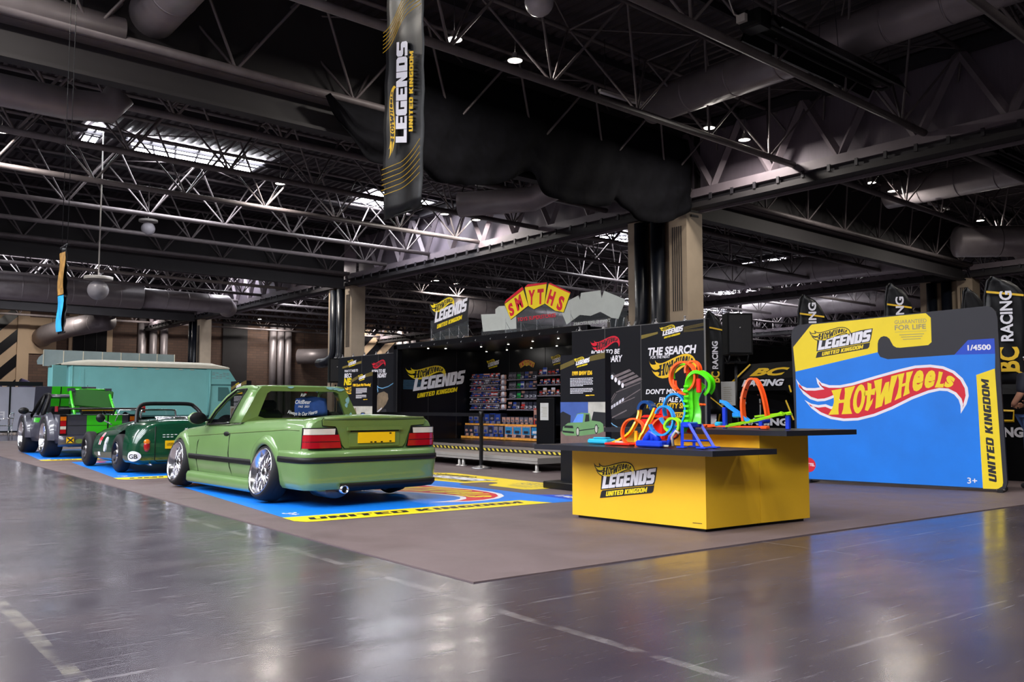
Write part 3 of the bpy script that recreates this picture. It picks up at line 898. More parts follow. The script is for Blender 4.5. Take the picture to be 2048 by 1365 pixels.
outl = [(-.09, .04), (2.33, .03), (2.38, .06), (2.40, .12), (2.375, 1.3), (2.366, 2.14), (2.35, 2.22), (2.30, 2.285), (2.24, 2.3), (1.0, 2.245), (-.1, 2.195), (-.16, 2.17), (-.2, 2.12), (-.215, 2.04), (-.18, .1)]
MB().poly(outl, -.075, 0).build('card_body', 'ink_navy', card)
card_art(card, .001)
q = MB()
for u in (0.0, 2.33):
    q.box(u - .03, u + .03, .012, .05, -.32, .08)
q.build('foot_bar', 'black_metal', card)
MB().cyl((2.33, .03, .02), (2.33, .05, .02), .05, 12).build('foot_knob', 'stand_metal', card)

mat('mat_vinyl', (40, 40, 52), .4, var=.05)
def floor_mat(corner, rz, lab):
    o = thing('floor_mat', lab, 'floor mat', (0, 0, 0), 0, None)
    k = 1.95
    u = Vector((math.sin(R(rz + 180)), math.cos(R(rz + 180)), 0)); v = Vector((math.sin(R(rz + 90)), math.cos(R(rz + 90)), 0))
    mx = frame((0, 0, 0), u, v)
    off = mx.to_3x3() @ Vector((2.35 * k, .05 * k, 0))
    o.matrix_world = Matrix.Translation((corner[0] - off.x, corner[1] - off.y, .0085)) @ mx @ Matrix.Diagonal((k, k, 1, 1))
    card_art(o, 0, .0012)
    return o
# ------------------------------------------------------------ carpet and mats
def carpet_material():
    mat('carpet_taupe', (98, 84, 85), .55, var=.1, vscale=2.5, bump=.15, bscale=300, rvar=.08)
    MATS['carpet_taupe'].node_tree.nodes['Principled BSDF'].inputs['Specular IOR Level'].default_value = .5
carpet_material()
o = MB().poly([(3.17, 4.37), (6.53, 4.285), (9.41, 4.17), (13.4, 4.0), (13.4, 31), (3.35, 31)], 0, .008).build('exhibition_carpet', 'carpet_taupe')
tag(o, 'dark taupe carpet under the whole display, edge on the polished floor', 'carpet')
floor_mat((3.54, 7.54), 4.5, 'blue and yellow card-art floor mat under the sage green pickup')
floor_mat((3.57, 13.5), 4.5, 'blue and yellow card-art floor mat under the dark green roadster')
floor_mat((3.62, 19.1), 4.5, 'blue and yellow card-art floor mat under the grey pickup with green stripes')
# ------------------------------------------------------------ the sage green pickup
mat('sage_paint', (102, 134, 80), .3, coat=.8, var=.06, vscale=2)
mat('sage_worn', (98, 120, 60), .4, coat=.4, var=.08, vscale=4)  # sage_paint with the shade of the rear faces mixed in; also the olive badge
mat('pale_blue_paint', (134, 176, 184), .4, coat=.4, var=.1, vscale=10)  # colour of the reflections painted on the cab rear
mat('trim_black', (8, 8, 11), .5, spec=.3, var=.1)
mat('tyre_rubber', (20, 20, 24), .7, var=.15, vscale=8, spec=.35)
mat('chrome', (226, 226, 232), .16, 1, var=.02)
mat('lens_red', (160, 10, 26), .12, coat=1, var=.05)
mat('lens_clear', (206, 200, 190), .15, coat=1, var=.08)
mat('lens_amber', (226, 120, 20), .15, coat=1)
mat('plate_yellow', (240, 190, 10), .4, var=.02)
mat('tint_glass', (6, 8, 12), .04, alpha=.42, spec=.6)
mat('cabin_dark', (14, 15, 18), .8)
mat('exhaust_steel', (96, 84, 80), .35, .9, var=.2)
mat('cloth_blue', (84, 130, 235), .7, var=.15, vscale=9)

class Shell:
    """car side surface: half-width and height by station, mirrored"""
    def __init__(s, prof, keys): s.p = prof; s.k = keys
    def at(s, x):
        k = s.k
        if x <= k[0][0]: return k[0][1:]
        for i in range(len(k) - 1):
            if x <= k[i + 1][0]:
                t = (x - k[i][0]) / (k[i + 1][0] - k[i][0])
                a = k[max(i - 1, 0)]; b = k[i]; c = k[i + 1]; d = k[min(i + 2, len(k) - 1)]
                return [.5 * (2 * b[j] + (c[j] - a[j]) * t + (2 * a[j] - 5 * b[j] + 4 * c[j] - d[j]) * t * t + (3 * b[j] - a[j] - 3 * c[j] + d[j]) * t ** 3) if i > 0 and i < len(k) - 2 else b[j] + (c[j] - b[j]) * t for j in range(1, len(b))]
        return k[-1][1:]
    def half(s, x):
        w, zt, zb = s.at(x)[:3]
        return [(y * w, zb + (zt - zb) * t) for y, t in s.p]
    def y(s, x, z):
        h = s.half(x)
        for (a, b), (c, d) in zip(h, h[1:]):
            if b <= z <= d and d > b: return a + (c - a) * (z - b) / (d - b)
        return h[-1][0]
    def rows(s, xs, top):
        # closed cross-sections; top(x) gives the list of points across the top from the left shoulder to the centre line
        out = []
        for x in xs:
            h = s.half(x); tp = top(x, h[-1])
            left = [(x, y, z) for y, z in h] + [(x, y, z) for y, z in tp]
            right = [(x, -y, z) for (x, y, z) in reversed(left)][1:] if abs(left[-1][1]) < 1e-6 else [(x, -y, z) for (x, y, z) in reversed(left)]
            out.append(left + right)
        return out
def shell_mesh(rows, m=0):
    q = MB(); q.grid(rows, m, closed=True)
    n = len(rows[0])
    q.f.append(list(range(n))); q.m.append(m); q.s.append(False)
    q.f.append(list(reversed(range((len(rows) - 1) * n, len(rows) * n)))); q.m.append(m); q.s.append(False)
    return q
def fix_normals(o):
    bm = bmesh.new(); bm.from_mesh(o.data); bmesh.ops.remove_doubles(bm, verts=bm.verts, dist=1e-5); bmesh.ops.dissolve_degenerate(bm, edges=bm.edges, dist=1e-6); bmesh.ops.recalc_face_normals(bm, faces=bm.faces); bm.to_mesh(o.data); bm.free()
def sharp(o, ang=38):
    try: o.data.set_sharp_from_angle(angle=R(ang))
    except Exception: pass
    return o
def cut(o, cutters):
    """carve wheel arches; the cutters do not stay in the scene"""
    cs = []
    for c in cutters:
        cm = c.mesh('arch', ['trim_black']); co = bpy.data.objects.new('arch', cm); C.objects.link(co)
        co.parent = o.parent; cs.append(co)
        md = o.modifiers.new('b', 'BOOLEAN'); md.operation = 'DIFFERENCE'; md.object = co; md.solver = 'EXACT'
        try: md.material_mode = 'TRANSFER'
        except Exception: pass
    bpy.context.view_layer.update()
    dg = bpy.context.evaluated_depsgraph_get()
    me = bpy.data.meshes.new_from_object(o.evaluated_get(dg))
    o.modifiers.clear(); o.data = me
    for c in cs: bpy.data.objects.remove(c)
def wheel_parts(t, rt, rr, w, spokes, loc, camber, side, style='mesh', rimmat='chrome', spmat='chrome', sx=1.0):
    # local z points outward
    q = MB(); o = w / 2
    q.lathe([(rr, o - .012), (rr + .004, o), (rr - .008, o + .004), (rr - .016, o - .01), (rr - .03, o - .06), (rr - .045, o - .10), (rr - .05, o - .16)], 40)
    q.lathe([(rr - .05, o - .16), (rr - .03, -o), (rr, -o)], 32)
    hz = o - .085 if style == 'mesh' else o - .05
    if style == 'mesh':
        for i in range(spokes):
            a = 2 * PI * i / spokes
            for s in (-1, 1):
                b = a + s * PI / spokes * 1.3
                q.tube([(.045 * math.cos(a), .045 * math.sin(a), hz + .035), ((rr - .045) * math.cos(b), (rr - .045) * math.sin(b), hz - .0)], .0085, 6)
        q.lathe([(.001, hz - .05), (rr - .05, hz - .06)], 32, 2)
    else:
        for i in range(spokes):
            a = 2 * PI * i / spokes
            q.tube([(.03 * math.cos(a), .03 * math.sin(a), hz), ((rr - .03) * math.cos(a), (rr - .03) * math.sin(a), hz + .02)], .024, 6, 1, flat=(.03, .014, (0, 0, 1)))
        q.lathe([(.001, hz - .09), (rr - .05, hz - .1)], 24, 2)
    q.lathe([(.001, hz + .045), (.04, hz + .045), (.055, hz + .03), (.06, hz - .02)], 18, 1)
    wheel = q.build('wheel', [rimmat, spmat, 'trim_black'], t)
    T = MB().lathe([(rr - .004, o - .004), (rr + .012, o + .002), (rr + (rt - rr) * .6, o - .01), (rt - .012, o - .03), (rt, o - .055), (rt, -o + .055), (rt - .012, -o + .03), (rr + .01, -o), (rr - .02, -o + .02)], 44)
    for k in (-.35, 0, .35): T.lathe([(rt + .0008, o * k - .004), (rt + .0016, o * k), (rt + .0008, o * k + .004)], 36)
    T.build('tyre', 'tyre_rubber', wheel)
    MB().lathe([(.001, hz + .052), (.032, hz + .05), (.036, hz + .04)], 14).build('hub_cap', 'trim_black', wheel)
    m = Matrix.Translation(loc) @ Matrix.Diagonal((sx, 1, 1, 1)) @ Matrix.Rotation(camber * side, 4, 'X') @ Matrix.Rotation(R(-90 * side), 4, 'X')
    loc_, rot_, sc_ = m.decompose()
    wheel.location = loc_; wheel.rotation_euler = (Matrix.Rotation(camber * side, 4, 'X') @ Matrix.Rotation(R(-90 * side), 4, 'X')).to_euler(); wheel.scale = (sx, 1, 1)
    return wheel
def strip(mb, pts, w, out=.004, m=0):
    """a thin band following 3-D points (normals pointing out along +-y)"""
    return mb.tube(pts, w, 4, m, flat=None)

car = thing('sage_pickup', 'sage green lowered coupe-based pickup with yellow plate and chrome dish wheels', 'car', (4.78, 9.345, .01), R(92.2))
car.scale = (.93, 1, 1)
BP = [(.0, 0), (.68, 0), (.76, .03), (.80, .10), (.822, .26), (.833, .40), (.834, .52), (.828, .64), (.815, .76), (.795, .86), (.775, .93), (.75, .975), (.715, 1.0)]
BK = [(-.935, .93, .895, .17), (-.92, .965, .90, .17), (-.86, .985, .905, .17), (-.5, 1.0, .905, .17), (0, 1.0, .90, .17), (.8, 1.0, .87, .17), (1.4, 1.0, .84, .17), (2.0, .995, .815, .17), (2.5, .99, .775, .17), (2.75, .985, .755, .17), (3.0, .955, .715, .18), (3.2, .86, .66, .2), (3.36, .74, .60, .22), (3.44, .64, .55, .25)]
SH = Shell(BP, BK)
def top(x, sh):
    y, z = sh
    if x < .74 and x > -.70: return [(y - .03, z), (y - .06, z - .03), (y - .07, .60), (0, .60)]
    if x >= .74 and x < 2.0: return [(y - .03, z + .0), (y - .1, z - .01), (y - .2, z - .02), (0, z - .02)]
    return [(y - .03, z + .008), (y - .12, z + .022), (y - .3, z + .042), (0, z + .055)]
xs = [-.935, -.925, -.9, -.86, -.8, -.74, -.71, -.69] + [-.6 + .13 * i for i in range(11)] + [.72, .75] + [.9 + .15 * i for i in range(17)] + [3.36, 3.4, 3.44]
body = shell_mesh(SH.rows(xs, top)).build('body', ['sage_paint'], car)
fix_normals(body)
AR = .34
cut(body, [MB().cyl((0, .42, .30), (0, 1.1, .30), AR, 36), MB().cyl((0, -.42, .30), (0, -1.1, .30), AR, 36), MB().cyl((2.75, .42, .30), (2.75, 1.1, .30), AR, 36), MB().cyl((2.75, -.42, .30), (2.75, -1.1, .30), AR, 36)])
body.data.polygons.foreach_set('use_smooth', [True] * len(body.data.polygons)); sharp(body, 35)
for s in (1, -1):
    for x0 in (0, 2.75):
        q = MB(); inn = []; out = []
        rows = []
        for i in range(25):
            a = R(-12 + 204 * i / 24)
            r = []
            for dr, dy in ((-.012, .0), (.0, .03), (.03, .033), (.075, .018), (.10, -.006)):
                xx = x0 + (AR + dr) * math.cos(a); zz = .30 + (AR + dr) * math.sin(a)
                r.append((xx, s * (SH.y(xx, min(max(zz, .2), .86)) + dy * max(0, math.sin(a + .2))), zz))
            rows.append(r)
        q.grid(rows)
        o = q.build('wheel_arch', 'sage_paint', car); fix_normals(o)
# cab: roof skin, pillars, rear frame, glass, dark interior
def cab_y(z): return .79 - .245 * min(1.0, max(0, (z - .84) / .42)) ** 1.1
roof = []
for x, zc in ((.80, 1.27), (.86, 1.295), (1.0, 1.305), (1.2, 1.30), (1.4, 1.285), (1.52, 1.26)):
    r = []
    for y, dz in ((.575, -.06), (.565, -.03), (.53, -.012), (.4, -.004), (0, .0), (-.4, -.004), (-.53, -.012), (-.565, -.03), (-.575, -.06)): r.append((x, y * (1 if x < 1.3 else .985), zc + dz))
    roof.append(r)
q = MB().grid(roof); o = q.build('roof', 'sage_paint', car); fix_normals(o); o.modifiers.new('t', 'SOLIDIFY').thickness = .012
for s in (1, -1):
    MB().tube([(2.02, s * .735, .815), (1.83, s * .69, .99), (1.63, s * .62, 1.15), (1.47, s * .57, 1.235), (1.3, s * .56, 1.262), (1.0, s * .565, 1.262), (.84, s * .57, 1.245)], .03, 8, flat=(.018, .036, (0, 0, 1))).build('pillar', 'sage_paint', car)
    q = MB()
    q.grid([[(.80, s * .79, .86), (.80, s * .72, .98), (.79, s * .64, 1.13), (.80, s * .572, 1.25)], [(.95, s * .80, .86), (.96, s * .735, .98), (.98, s * .65, 1.13), (1.0, s * .575, 1.255)], [(1.14, s * .795, .85), (1.135, s * .735, .98), (1.13, s * .655, 1.13), (1.12, s * .578, 1.25)]])
    o = q.build('rear_pillar', 'sage_paint', car); fix_normals(o); o.modifiers.new('t', 'SOLIDIFY').thickness = .02
    MB().grid([[(1.13, s * .778, .85), (1.13, s * .72, .99), (1.12, s * .64, 1.14), (1.11, s * .57, 1.24)], [(1.5, s * .768, .84), (1.48, s * .715, .99), (1.45, s * .638, 1.14), (1.42, s * .57, 1.236)], [(1.95, s * .75, .825), (1.8, s * .70, .99), (1.6, s * .63, 1.14), (1.44, s * .575, 1.234)]]).build('side_window', 'tint_glass', car)
    q = MB().tube([(1.14, s * .787, .845), (1.95, s * .757, .82)], .012, 6)
    q.tube([(1.98, s * .745, .82), (1.82, s * .70, .985), (1.61, s * .632, 1.15), (1.44, s * .58, 1.243), (1.13, s * .578, 1.252), (1.135, s * .655, 1.13), (1.14, s * .745, .97), (1.145, s * .787, .85)], .013, 6)
    q.build('window_seal', 'trim_black', car)
    # mirror
    m = MB().sphere((0, 0, 0), .1, 16, sz=.75).build('mirror', 'sage_paint', car, (1.86, s * .93, .90)); m.scale = (.75, 1.05, 1)
    MB().lathe([(.001, .02), (.088, .012), (.096, 0), (.09, -.03)], 20, mx=Matrix.Translation((-.085, 0, 0)) @ Matrix.Rotation(R(-90), 4, 'Y') @ Matrix.Diagonal((.78, 1.04, 1, 1))).build('mirror_glass', 'trim_black', m)
    MB().box(1.80, 1.86, min(s * .76, s * .87), max(s * .76, s * .87), .86, .89).build('mirror_arm', 'trim_black', car)
ro = [(-.79, .86), (.79, .86), (.575, 1.26), (-.575, 1.26)]; ri = [(-.585, .905), (.585, .905), (.455, 1.225), (-.455, 1.225)]
ri2 = [(-.50, .905), (.50, .905), (.585, .93), (.475, 1.20), (.43, 1.225), (-.43, 1.225), (-.475, 1.20), (-.585, .93)]
ro2 = [(-.50, .86), (.50, .86), (.79, .86), (.60, 1.21), (.54, 1.28), (-.54, 1.28), (-.60, 1.21), (-.79, .86)]
q = MB(); n = len(ri2)
q.add([(.795 - .02 * (z - .86), y, z) for y, z in ro2] + [(.785, y, z) for y, z in ri2] + [(.83, y, z) for y, z in ri2], [(i, n + i, n + (i + 1) % n, (i + 1) % n) for i in range(n)] + [(n + i, 2 * n + i, 2 * n + (i + 1) % n, n + (i + 1) % n) for i in range(n)])
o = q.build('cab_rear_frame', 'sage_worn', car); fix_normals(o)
gl = MB().add([(.82, y, z) for y, z in ri2], [tuple(reversed(range(n)))]).build('rear_window', 'tint_glass', car)
q = MB(); FM = lambda vs: [(.815, -a, b) for a, b, c in vs]
for t_, x_, z_, h_, w_ in (('RIP', -.03, 1.165, .038, .075), ('OldBear', -.10, 1.075, .05, .21), ('1962  2021', -.06, 1.03, .025, .15)):
    vs, fs = letters(t_, h_, w_, .25, .012); q.add([(.815, -(a + x_), b + z_) for a, b, c in vs], fs)
vs, fs = letters('Always In Our Hearts', .045, .40, .25, .012)
q.add([(.815, -(a - .20), b + .962 - .03 * math.sin(PI * a / .40)) for a, b, c in vs], fs)
q.build('memorial_lettering', 'ink_white', gl)
MB().add([(.814, -.02, 1.205), (.814, -.06, 1.205), (.814, -.06, 1.222), (.814, -.02, 1.222)], [(0, 1, 2, 3)]).build('crown_sticker', 'lens_red', gl)
MB().grid([[(2.0 - .53 * k, y * (.75 - .18 * k), .825 + .41 * k) for k in (0, .33, .66, 1)] for y in (-1, -.5, 0, .5, 1)]).build('windscreen', 'tint_glass', car)
q = MB()
for y in (-.34, .34):
    q.bbox(1.2, 1.62, y - .22, y + .22, .45, .66, .05); q.bbox(1.08, 1.22, y - .22, y + .22, .6, 1.0, .05); q.bbox(1.06, 1.16, y - .12, y + .12, 1.0, 1.12, .03)
q.box(1.85, 2.05, -.7, .7, .6, .84); q.box(.86, 2.0, -.7, .7, .40, .5)
q.build('interior', 'cabin_dark', car)
q = MB(); rows = []
for i in range(9):
    yy = .06 - .43 * i / 8
    rows.append([(.90 + .02 * math.sin(i * 1.3 + k), yy + .0, .93 + .24 * k / 4 - .03 * abs(i - 4) / 4 * (k / 4)) for k in range(5)])
o = q.grid(rows).build('blue_cloth', 'cloth_blue', car); o.modifiers.new('t', 'SOLIDIFY').thickness = .006
# tail: lights, lid, plate
def tail_path(t):   # plan of the tail from the flank round to the rear
    P = [(-.60, .838), (-.74, .832), (-.84, .822), (-.895, .802), (-.932, .765), (-.947, .70), (-.952, .55), (-.953, .40)]
    f = t * (len(P) - 1); i = min(int(f), len(P) - 2); f -= i
    return (P[i][0] + (P[i + 1][0] - P[i][0]) * f, P[i][1] + (P[i + 1][1] - P[i][1]) * f)
for s in (1, -1):
    def lens(z0, z1, t0, t1, tilt=0, out=0):
        rows = []
        for k in range(5):
            z = z0 + (z1 - z0) * k / 4
            r = []
            for i in range(15):
                tt = t0 + .04 * (z - .6) / .2 + (t1 - tilt * (z - .612) / .2 - t0) * i / 14
                x, y = tail_path(tt); r.append((x - out, s * y, z))
            rows.append(r)
        return MB().grid(rows)
    hs = lens(.600, .823, .30, 1.0, .10, .010).build('tail_light', 'trim_black', car); fix_normals(hs)
    o = lens(.612, .748, .32, .985, .075, .020).build('red_lens', 'lens_red', hs); fix_normals(o)
    q = MB(); q.grid([[(x - .022, s * y, z) for x, y in [tail_path(.33 + .64 * i / 12) for i in range(13)]] for z in (.676, .682)]); q.build('lens_line', 'trim_black', hs)
    o = lens(.752, .812, .34, .90, .02, .020).build('clear_lens', 'lens_clear', hs); fix_normals(o)
lid = [(-.62, .90), (-.60, .922), (.64, .922), (.665, .90), (.645, .845), (.47, .835), (.39, .64), (.36, .605), (-.36, .605), (-.39, .64), (-.47, .835), (-.615, .845)]
MX = Matrix(((0, 0, -1, -.935), (-1, 0, 0, 0), (0, 1, 0, 0), (0, 0, 0, 1)))   # local (x=right seen from behind, y=up, z=out) -> car
MB().poly(inset(lid, -.006), 0, .006, mx=MX).build('lid_gap', 'trim_black', car)
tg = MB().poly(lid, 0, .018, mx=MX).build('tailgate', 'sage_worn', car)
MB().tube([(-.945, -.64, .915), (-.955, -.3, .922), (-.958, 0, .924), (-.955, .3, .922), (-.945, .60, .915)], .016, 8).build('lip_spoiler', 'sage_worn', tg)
q = MB(); 
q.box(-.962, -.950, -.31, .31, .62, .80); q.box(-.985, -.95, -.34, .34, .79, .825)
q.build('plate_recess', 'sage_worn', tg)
MB().box(-.972, -.962, -.30, .30, .775, .79).build('handle_shadow_gap', 'trim_black', tg)
pl = MB().box(-.974, -.962, -.25, .21, .655, .768).build('number_plate', 'plate_yellow', tg)
q = MB()
for y, z in ((-.19, .755), (-.19, .668), (.0, .664), (.05, .664), (-.08, .664)): q.box(-.978, -.974, y - .012, y + .012, z - .006, z + .006)
q.build('plate_screw', 'trim_black', pl)
# rear bumper wrapping round the tail
def bump_rows(path, zs):
    rows = []
    for z, off in zs:
        r = []
        n = len(path)
        for i, (x, y) in enumerate(path):
            a = Vector(path[max(i - 1, 0)]); b = Vector(path[min(i + 1, n - 1)]); d = (b - a).normalized(); nn = Vector((d.y, -d.x))
            r.append((x + nn.x * off, y + nn.y * off, z))
        rows.append(r)
    return rows
hp = [(-.37, .838), (-.5, .846), (-.72, .846), (-.86, .838), (-.94, .80), (-.985, .73), (-1.005, .6), (-1.015, .35), (-1.02, 0)]
path = [Vector((a, b, 0)) for a, b in hp]; path = [(p.x, p.y) for p in smooth_pts([(a, b, 0) for a, b in hp], 3)]
path = path + [(x, -y) for x, y in reversed(path[:-1])]
zs = [(.585, -.12), (.585, -.02), (.575, .0), (.55, .008), (.53, .01), (.44, .01), (.40, .004), (.34, -.002), (.27, -.01), (.22, -.02), (.185, -.045), (.18, -.12)]
o = MB().grid(bump_rows(path, zs)).build('rear_bumper', 'sage_paint', car); fix_normals(o); sharp(o, 50)
o = MB().grid(bump_rows(path, [(.522, .009), (.518, .02), (.465, .021), (.46, .009)])).build('bumper_strip', 'trim_black', o); fix_normals(o)
q = MB(); q.grid(bump_rows([p for p in path if p[0] < -.93 and p[1] < .50], [(.245, -.004), (.24, .006), (.20, .004), (.165, -.03), (.15, -.12)]))
o = q.build('rear_valance', 'trim_black', car); fix_normals(o)
ex = MB().lathe([(.001, 0), (.10, .0), (.115, -.02), (.115, -.35), (.10, -.37), (.001, -.37)], 24, 0, Matrix.Translation((-.94, .44, .17)) @ Matrix.Rotation(R(-90), 4, 'Y') @ Matrix.Diagonal((.72, 1.25, 1, 1))).build('exhaust', 'exhaust_steel', car)
MB().lathe([(.036, -.02), (.043, .0), (.044, .10), (.036, .10), (.034, .0)], 20, 0, Matrix.Translation((-.95, .40, .185)) @ Matrix.Rotation(R(-90), 4, 'Y')).build('exhaust_tip', 'chrome', ex)
MB().disc(.035, .03, 18, mx=Matrix.Translation((-.95, .40, .185)) @ Matrix.Rotation(R(-90), 4, 'Y')).build('exhaust_mouth', 'trim_black', ex)
q = MB().cyl((-.6, .3, .2), (1.8, .1, .2), .04, 10); q.box(-.7, .5, -.5, .5, .16, .24); q.build('underbody', 'cabin_dark', car)
# front bumper
hp = [(3.08, .79), (3.22, .735), (3.36, .64), (3.45, .5), (3.49, .3), (3.50, 0)]
pf = [(p.x, p.y) for p in smooth_pts([(a, b, 0) for a, b in hp], 3)]; pf = pf + [(x, -y) for x, y in reversed(pf[:-1])]
o = MB().grid([[(x - (.02 if z > .52 or z < .14 else 0), y, z) for x, y in pf] for z in (.56, .52, .46, .40, .28, .16, .12)]).build('front_bumper', 'sage_paint', car); fix_normals(o); o.modifiers.new('t', 'SOLIDIFY').thickness = .02
# flank details
for s in (1, -1):
    q = MB()
    def side(pts, r=.005):
        q.tube([(x, s * (SH.y(x, z) + .005), z) for x, z in pts], r, 5)
    side([(1.10, .845), (1.06, .70), (1.045, .5), (1.03, .34), (1.0, .22)]); side([(1.0, .225), (1.5, .225), (2.12, .225)]); side([(2.12, .225), (2.12, .4), (2.08, .6), (2.02, .80)])
    q.build('door_seam', 'trim_black', car)
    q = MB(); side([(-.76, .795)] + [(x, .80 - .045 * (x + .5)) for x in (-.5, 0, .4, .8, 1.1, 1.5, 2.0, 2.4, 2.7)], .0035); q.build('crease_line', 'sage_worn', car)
    q = MB()
    xs2 = [.345 + .113 * i for i in range(19)]
    q.grid([[(x, s * (SH.y(x, z) + o_), z) for x in xs2] for z, o_ in ((.452, .0), (.449, .014), (.392, .015), (.388, .0))]); o = q.build('side_strip', 'trim_black', car); fix_normals(o)
    q = MB(); q.grid([[(x, s * y, z) for x in (.36, .8, 1.4, 2.0, 2.36)] for y, z in ((.80, .235), (.845, .225), (.862, .19), (.862, .12), (.84, .09), (.70, .09))]); o = q.build('side_skirt', 'sage_paint', car); fix_normals(o)
    q = MB().sphere((0, 0, 0), 1, 14); o = q.build('door_handle', 'trim_black', car, (1.17, s * (SH.y(1.17, .72) + .006), .72)); o.scale = (.085, .016, .028)
# pale blue reflections painted as patches on the roof edge and cab rear
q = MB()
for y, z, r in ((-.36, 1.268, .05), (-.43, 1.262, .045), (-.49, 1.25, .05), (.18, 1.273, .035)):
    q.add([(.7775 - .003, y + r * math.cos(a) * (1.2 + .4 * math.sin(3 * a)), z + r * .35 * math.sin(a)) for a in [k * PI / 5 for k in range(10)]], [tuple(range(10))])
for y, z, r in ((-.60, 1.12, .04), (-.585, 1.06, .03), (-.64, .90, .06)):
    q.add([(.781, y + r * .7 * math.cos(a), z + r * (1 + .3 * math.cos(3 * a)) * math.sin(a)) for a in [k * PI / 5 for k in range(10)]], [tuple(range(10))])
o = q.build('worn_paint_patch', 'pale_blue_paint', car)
for x, y in ((0, .765), (0, -.765), (2.75, .755), (2.75, -.755)):
    cb = R(12 if x == 0 else 9)
    wheel_parts(car, .305, .25, .25, 16, (x, y, .305 * math.cos(cb) + .10 * math.sin(cb)), cb, 1 if y > 0 else -1, sx=1 / .93)
# ------------------------------------------------------------ dark green roadster
mat('racing_green', (8, 62, 40), .22, coat=1, var=.05)
mat('wheel_dark', (36, 36, 44), .3, .7)
rd = thing('green_roadster', 'dark green open roadster with white number eight, oval country sticker and roll bar', 'car', (4.70, 15.05, .01), R(90))
RP = [(0, 0), (.66, 0), (.76, .06), (.79, .16), (.795, .30), (.785, .44), (.76, .58), (.70, .74), (.62, .87), (.54, .95), (.44, 1.0)]
RK = [(-.80, .86, .74, .2), (-.78, .93, .77, .17), (-.7, .985, .795, .15), (-.45, 1.0, .82, .14), (0, 1.0, .82, .13), (.5, .97, .80, .13), (1.0, .95, .76, .13), (1.6, .95, .70, .13), (2.1, .97, .63, .14), (2.5, .93, .52, .16), (2.72, .80, .40, .2)]
RS = Shell(RP, RK)
def rtop(x, sh):
    y, z = sh
    if .35 < x < 1.3: return [(y - .02, z + .005), (y - .05, z - .02), (y - .06, .42), (0, .42)]
    return [(y - .1, z + .015), (y - .2, z + .025), (y - .3, z + .03), (0, z + .035)]
xs = [-.80, -.79, -.77, -.72] + [-.6 + .15 * i for i in range(7)] + [.34, .36] + [.5 + .15 * i for i in range(6)] + [1.29, 1.31] + [1.45 + .15 * i for i in range(8)] + [2.62, 2.72]
rb = shell_mesh(RS.rows(xs, rtop)).build('body', ['racing_green'], rd); fix_normals(rb)
cut(rb, [MB().cyl((x, s * .45, .31), (x, s * 1.1, .31), .36 if x == 0 else .35, 32) for x in (0, 2.0) for s in (1, -1)])
rb.data.polygons.foreach_set('use_smooth', [True] * len(rb.data.polygons)); sharp(rb, 40)
for x in (0, 2.0):
    for s in (1, -1): wheel_parts(rd, .30, .19, .2, 5, (x, s * .71, .305), R(1), s, 'star', 'wheel_dark', 'stand_metal')
MB().tube(smooth_pts([(-.10, .53, .76), (-.02, .50, .93), (.05, .44, 1.04), (.06, .34, 1.085), (.06, 0, 1.09), (.06, -.34, 1.085), (.05, -.44, 1.04), (-.02, -.52, .93), (-.10, -.54, .76)], 4), .032, 12).build('roll_bar', 'black_metal', rd)
q = MB().tube(smooth_pts([(.66, .25, .83), (.66, .24, .95), (.66, .18, .985), (.66, -.26, .985), (.66, -.32, .95), (.66, -.33, .83)], 4), .014, 8)
q.tube([(-.32, .28, .845), (-.32, -.42, .845)], .013, 8); q.tube([(-.30, .30, .87), (-.30, -.40, .87)], .013, 8)
for y in (.28, .0, -.2, -.42): q.cyl((-.32, y, .80), (-.32, y, .875), .014, 8)
q.build('chrome_rail', 'chrome', rd)
w = MB().add([(1.22, .50, .80), (1.22, -.50, .80), (1.12, -.46, .97), (1.12, .46, .97)], [(0, 1, 2, 3)]).build('wind_deflector', 'tint_glass', rd)
MB().tube([(1.22, .51, .79), (1.12, .47, .98), (1.12, -.47, .98), (1.22, -.51, .79)], .011, 6).build('deflector_frame', 'chrome', w)
m = MB().sphere((0, 0, 0), .075, 14).build('mirror', 'black_metal', rd, (1.0, .80, .85)); m.scale = (.6, 1, 1)
MB().cyl((1.0, .62, .74), (1.0, .78, .83), .012, 8).build('mirror_arm', 'chrome', rd)
q = MB(); q.bbox(.45, .8, .06, .40, .30, .66, .05); q.bbox(.45, .8, -.40, -.06, .30, .66, .05); q.build('seat', 'cabin_dark', rd)
RMX = Matrix(((0, 0, -1, -.80), (-1, 0, 0, 0), (0, 1, 0, 0), (0, 0, 0, 1)))
pl = MB().box(-.29, .27, .39, .515, .012, .03, mx=RMX).build('number_plate', 'plate_yellow', rd)
q = MB(); text(q, 'HW', -.05, .415, .07, .13, .2, .03, .032); text(q, 'LEGENDS', -.27, .45, .03, .17, .2, .02, .032); q.box(-.27, -.1, .435, .44, .031, .033)
q2 = MB().add(q.v, q.f, 0, False, RMX); q2.build('plate_lettering', 'ink_black', pl)
q = MB()
for pts in ([(-.44, .74), (-.44, .22), (-.40, .19), (.40, .19), (.44, .22), (.44, .74)],): q.tube([(*p, .004) for p in pts], .006, 5, mx=RMX)
q.build('boot_seam', 'trim_black', rd)
for y in (-.56, .56):
    L = MB().sphere((0, 0, 0), 1, 16).build('tail_light', 'lens_red', rd, (-.795, -y, .43)); L.scale = (.035, .05, .085)
    o = MB().sphere((0, 0, 0), 1, 14).build('indicator_lens', 'lens_amber', rd, (-.797, -y, .50)); o.scale = (.035, .05, .045)
q = MB(); 
text(q, 'classic', -.03, .555, .035, .15, .2, .012, 0)
for k in range(4): q.box(-.02 + .045 * k, .01 + .045 * k, .60, .622, 0, .001)
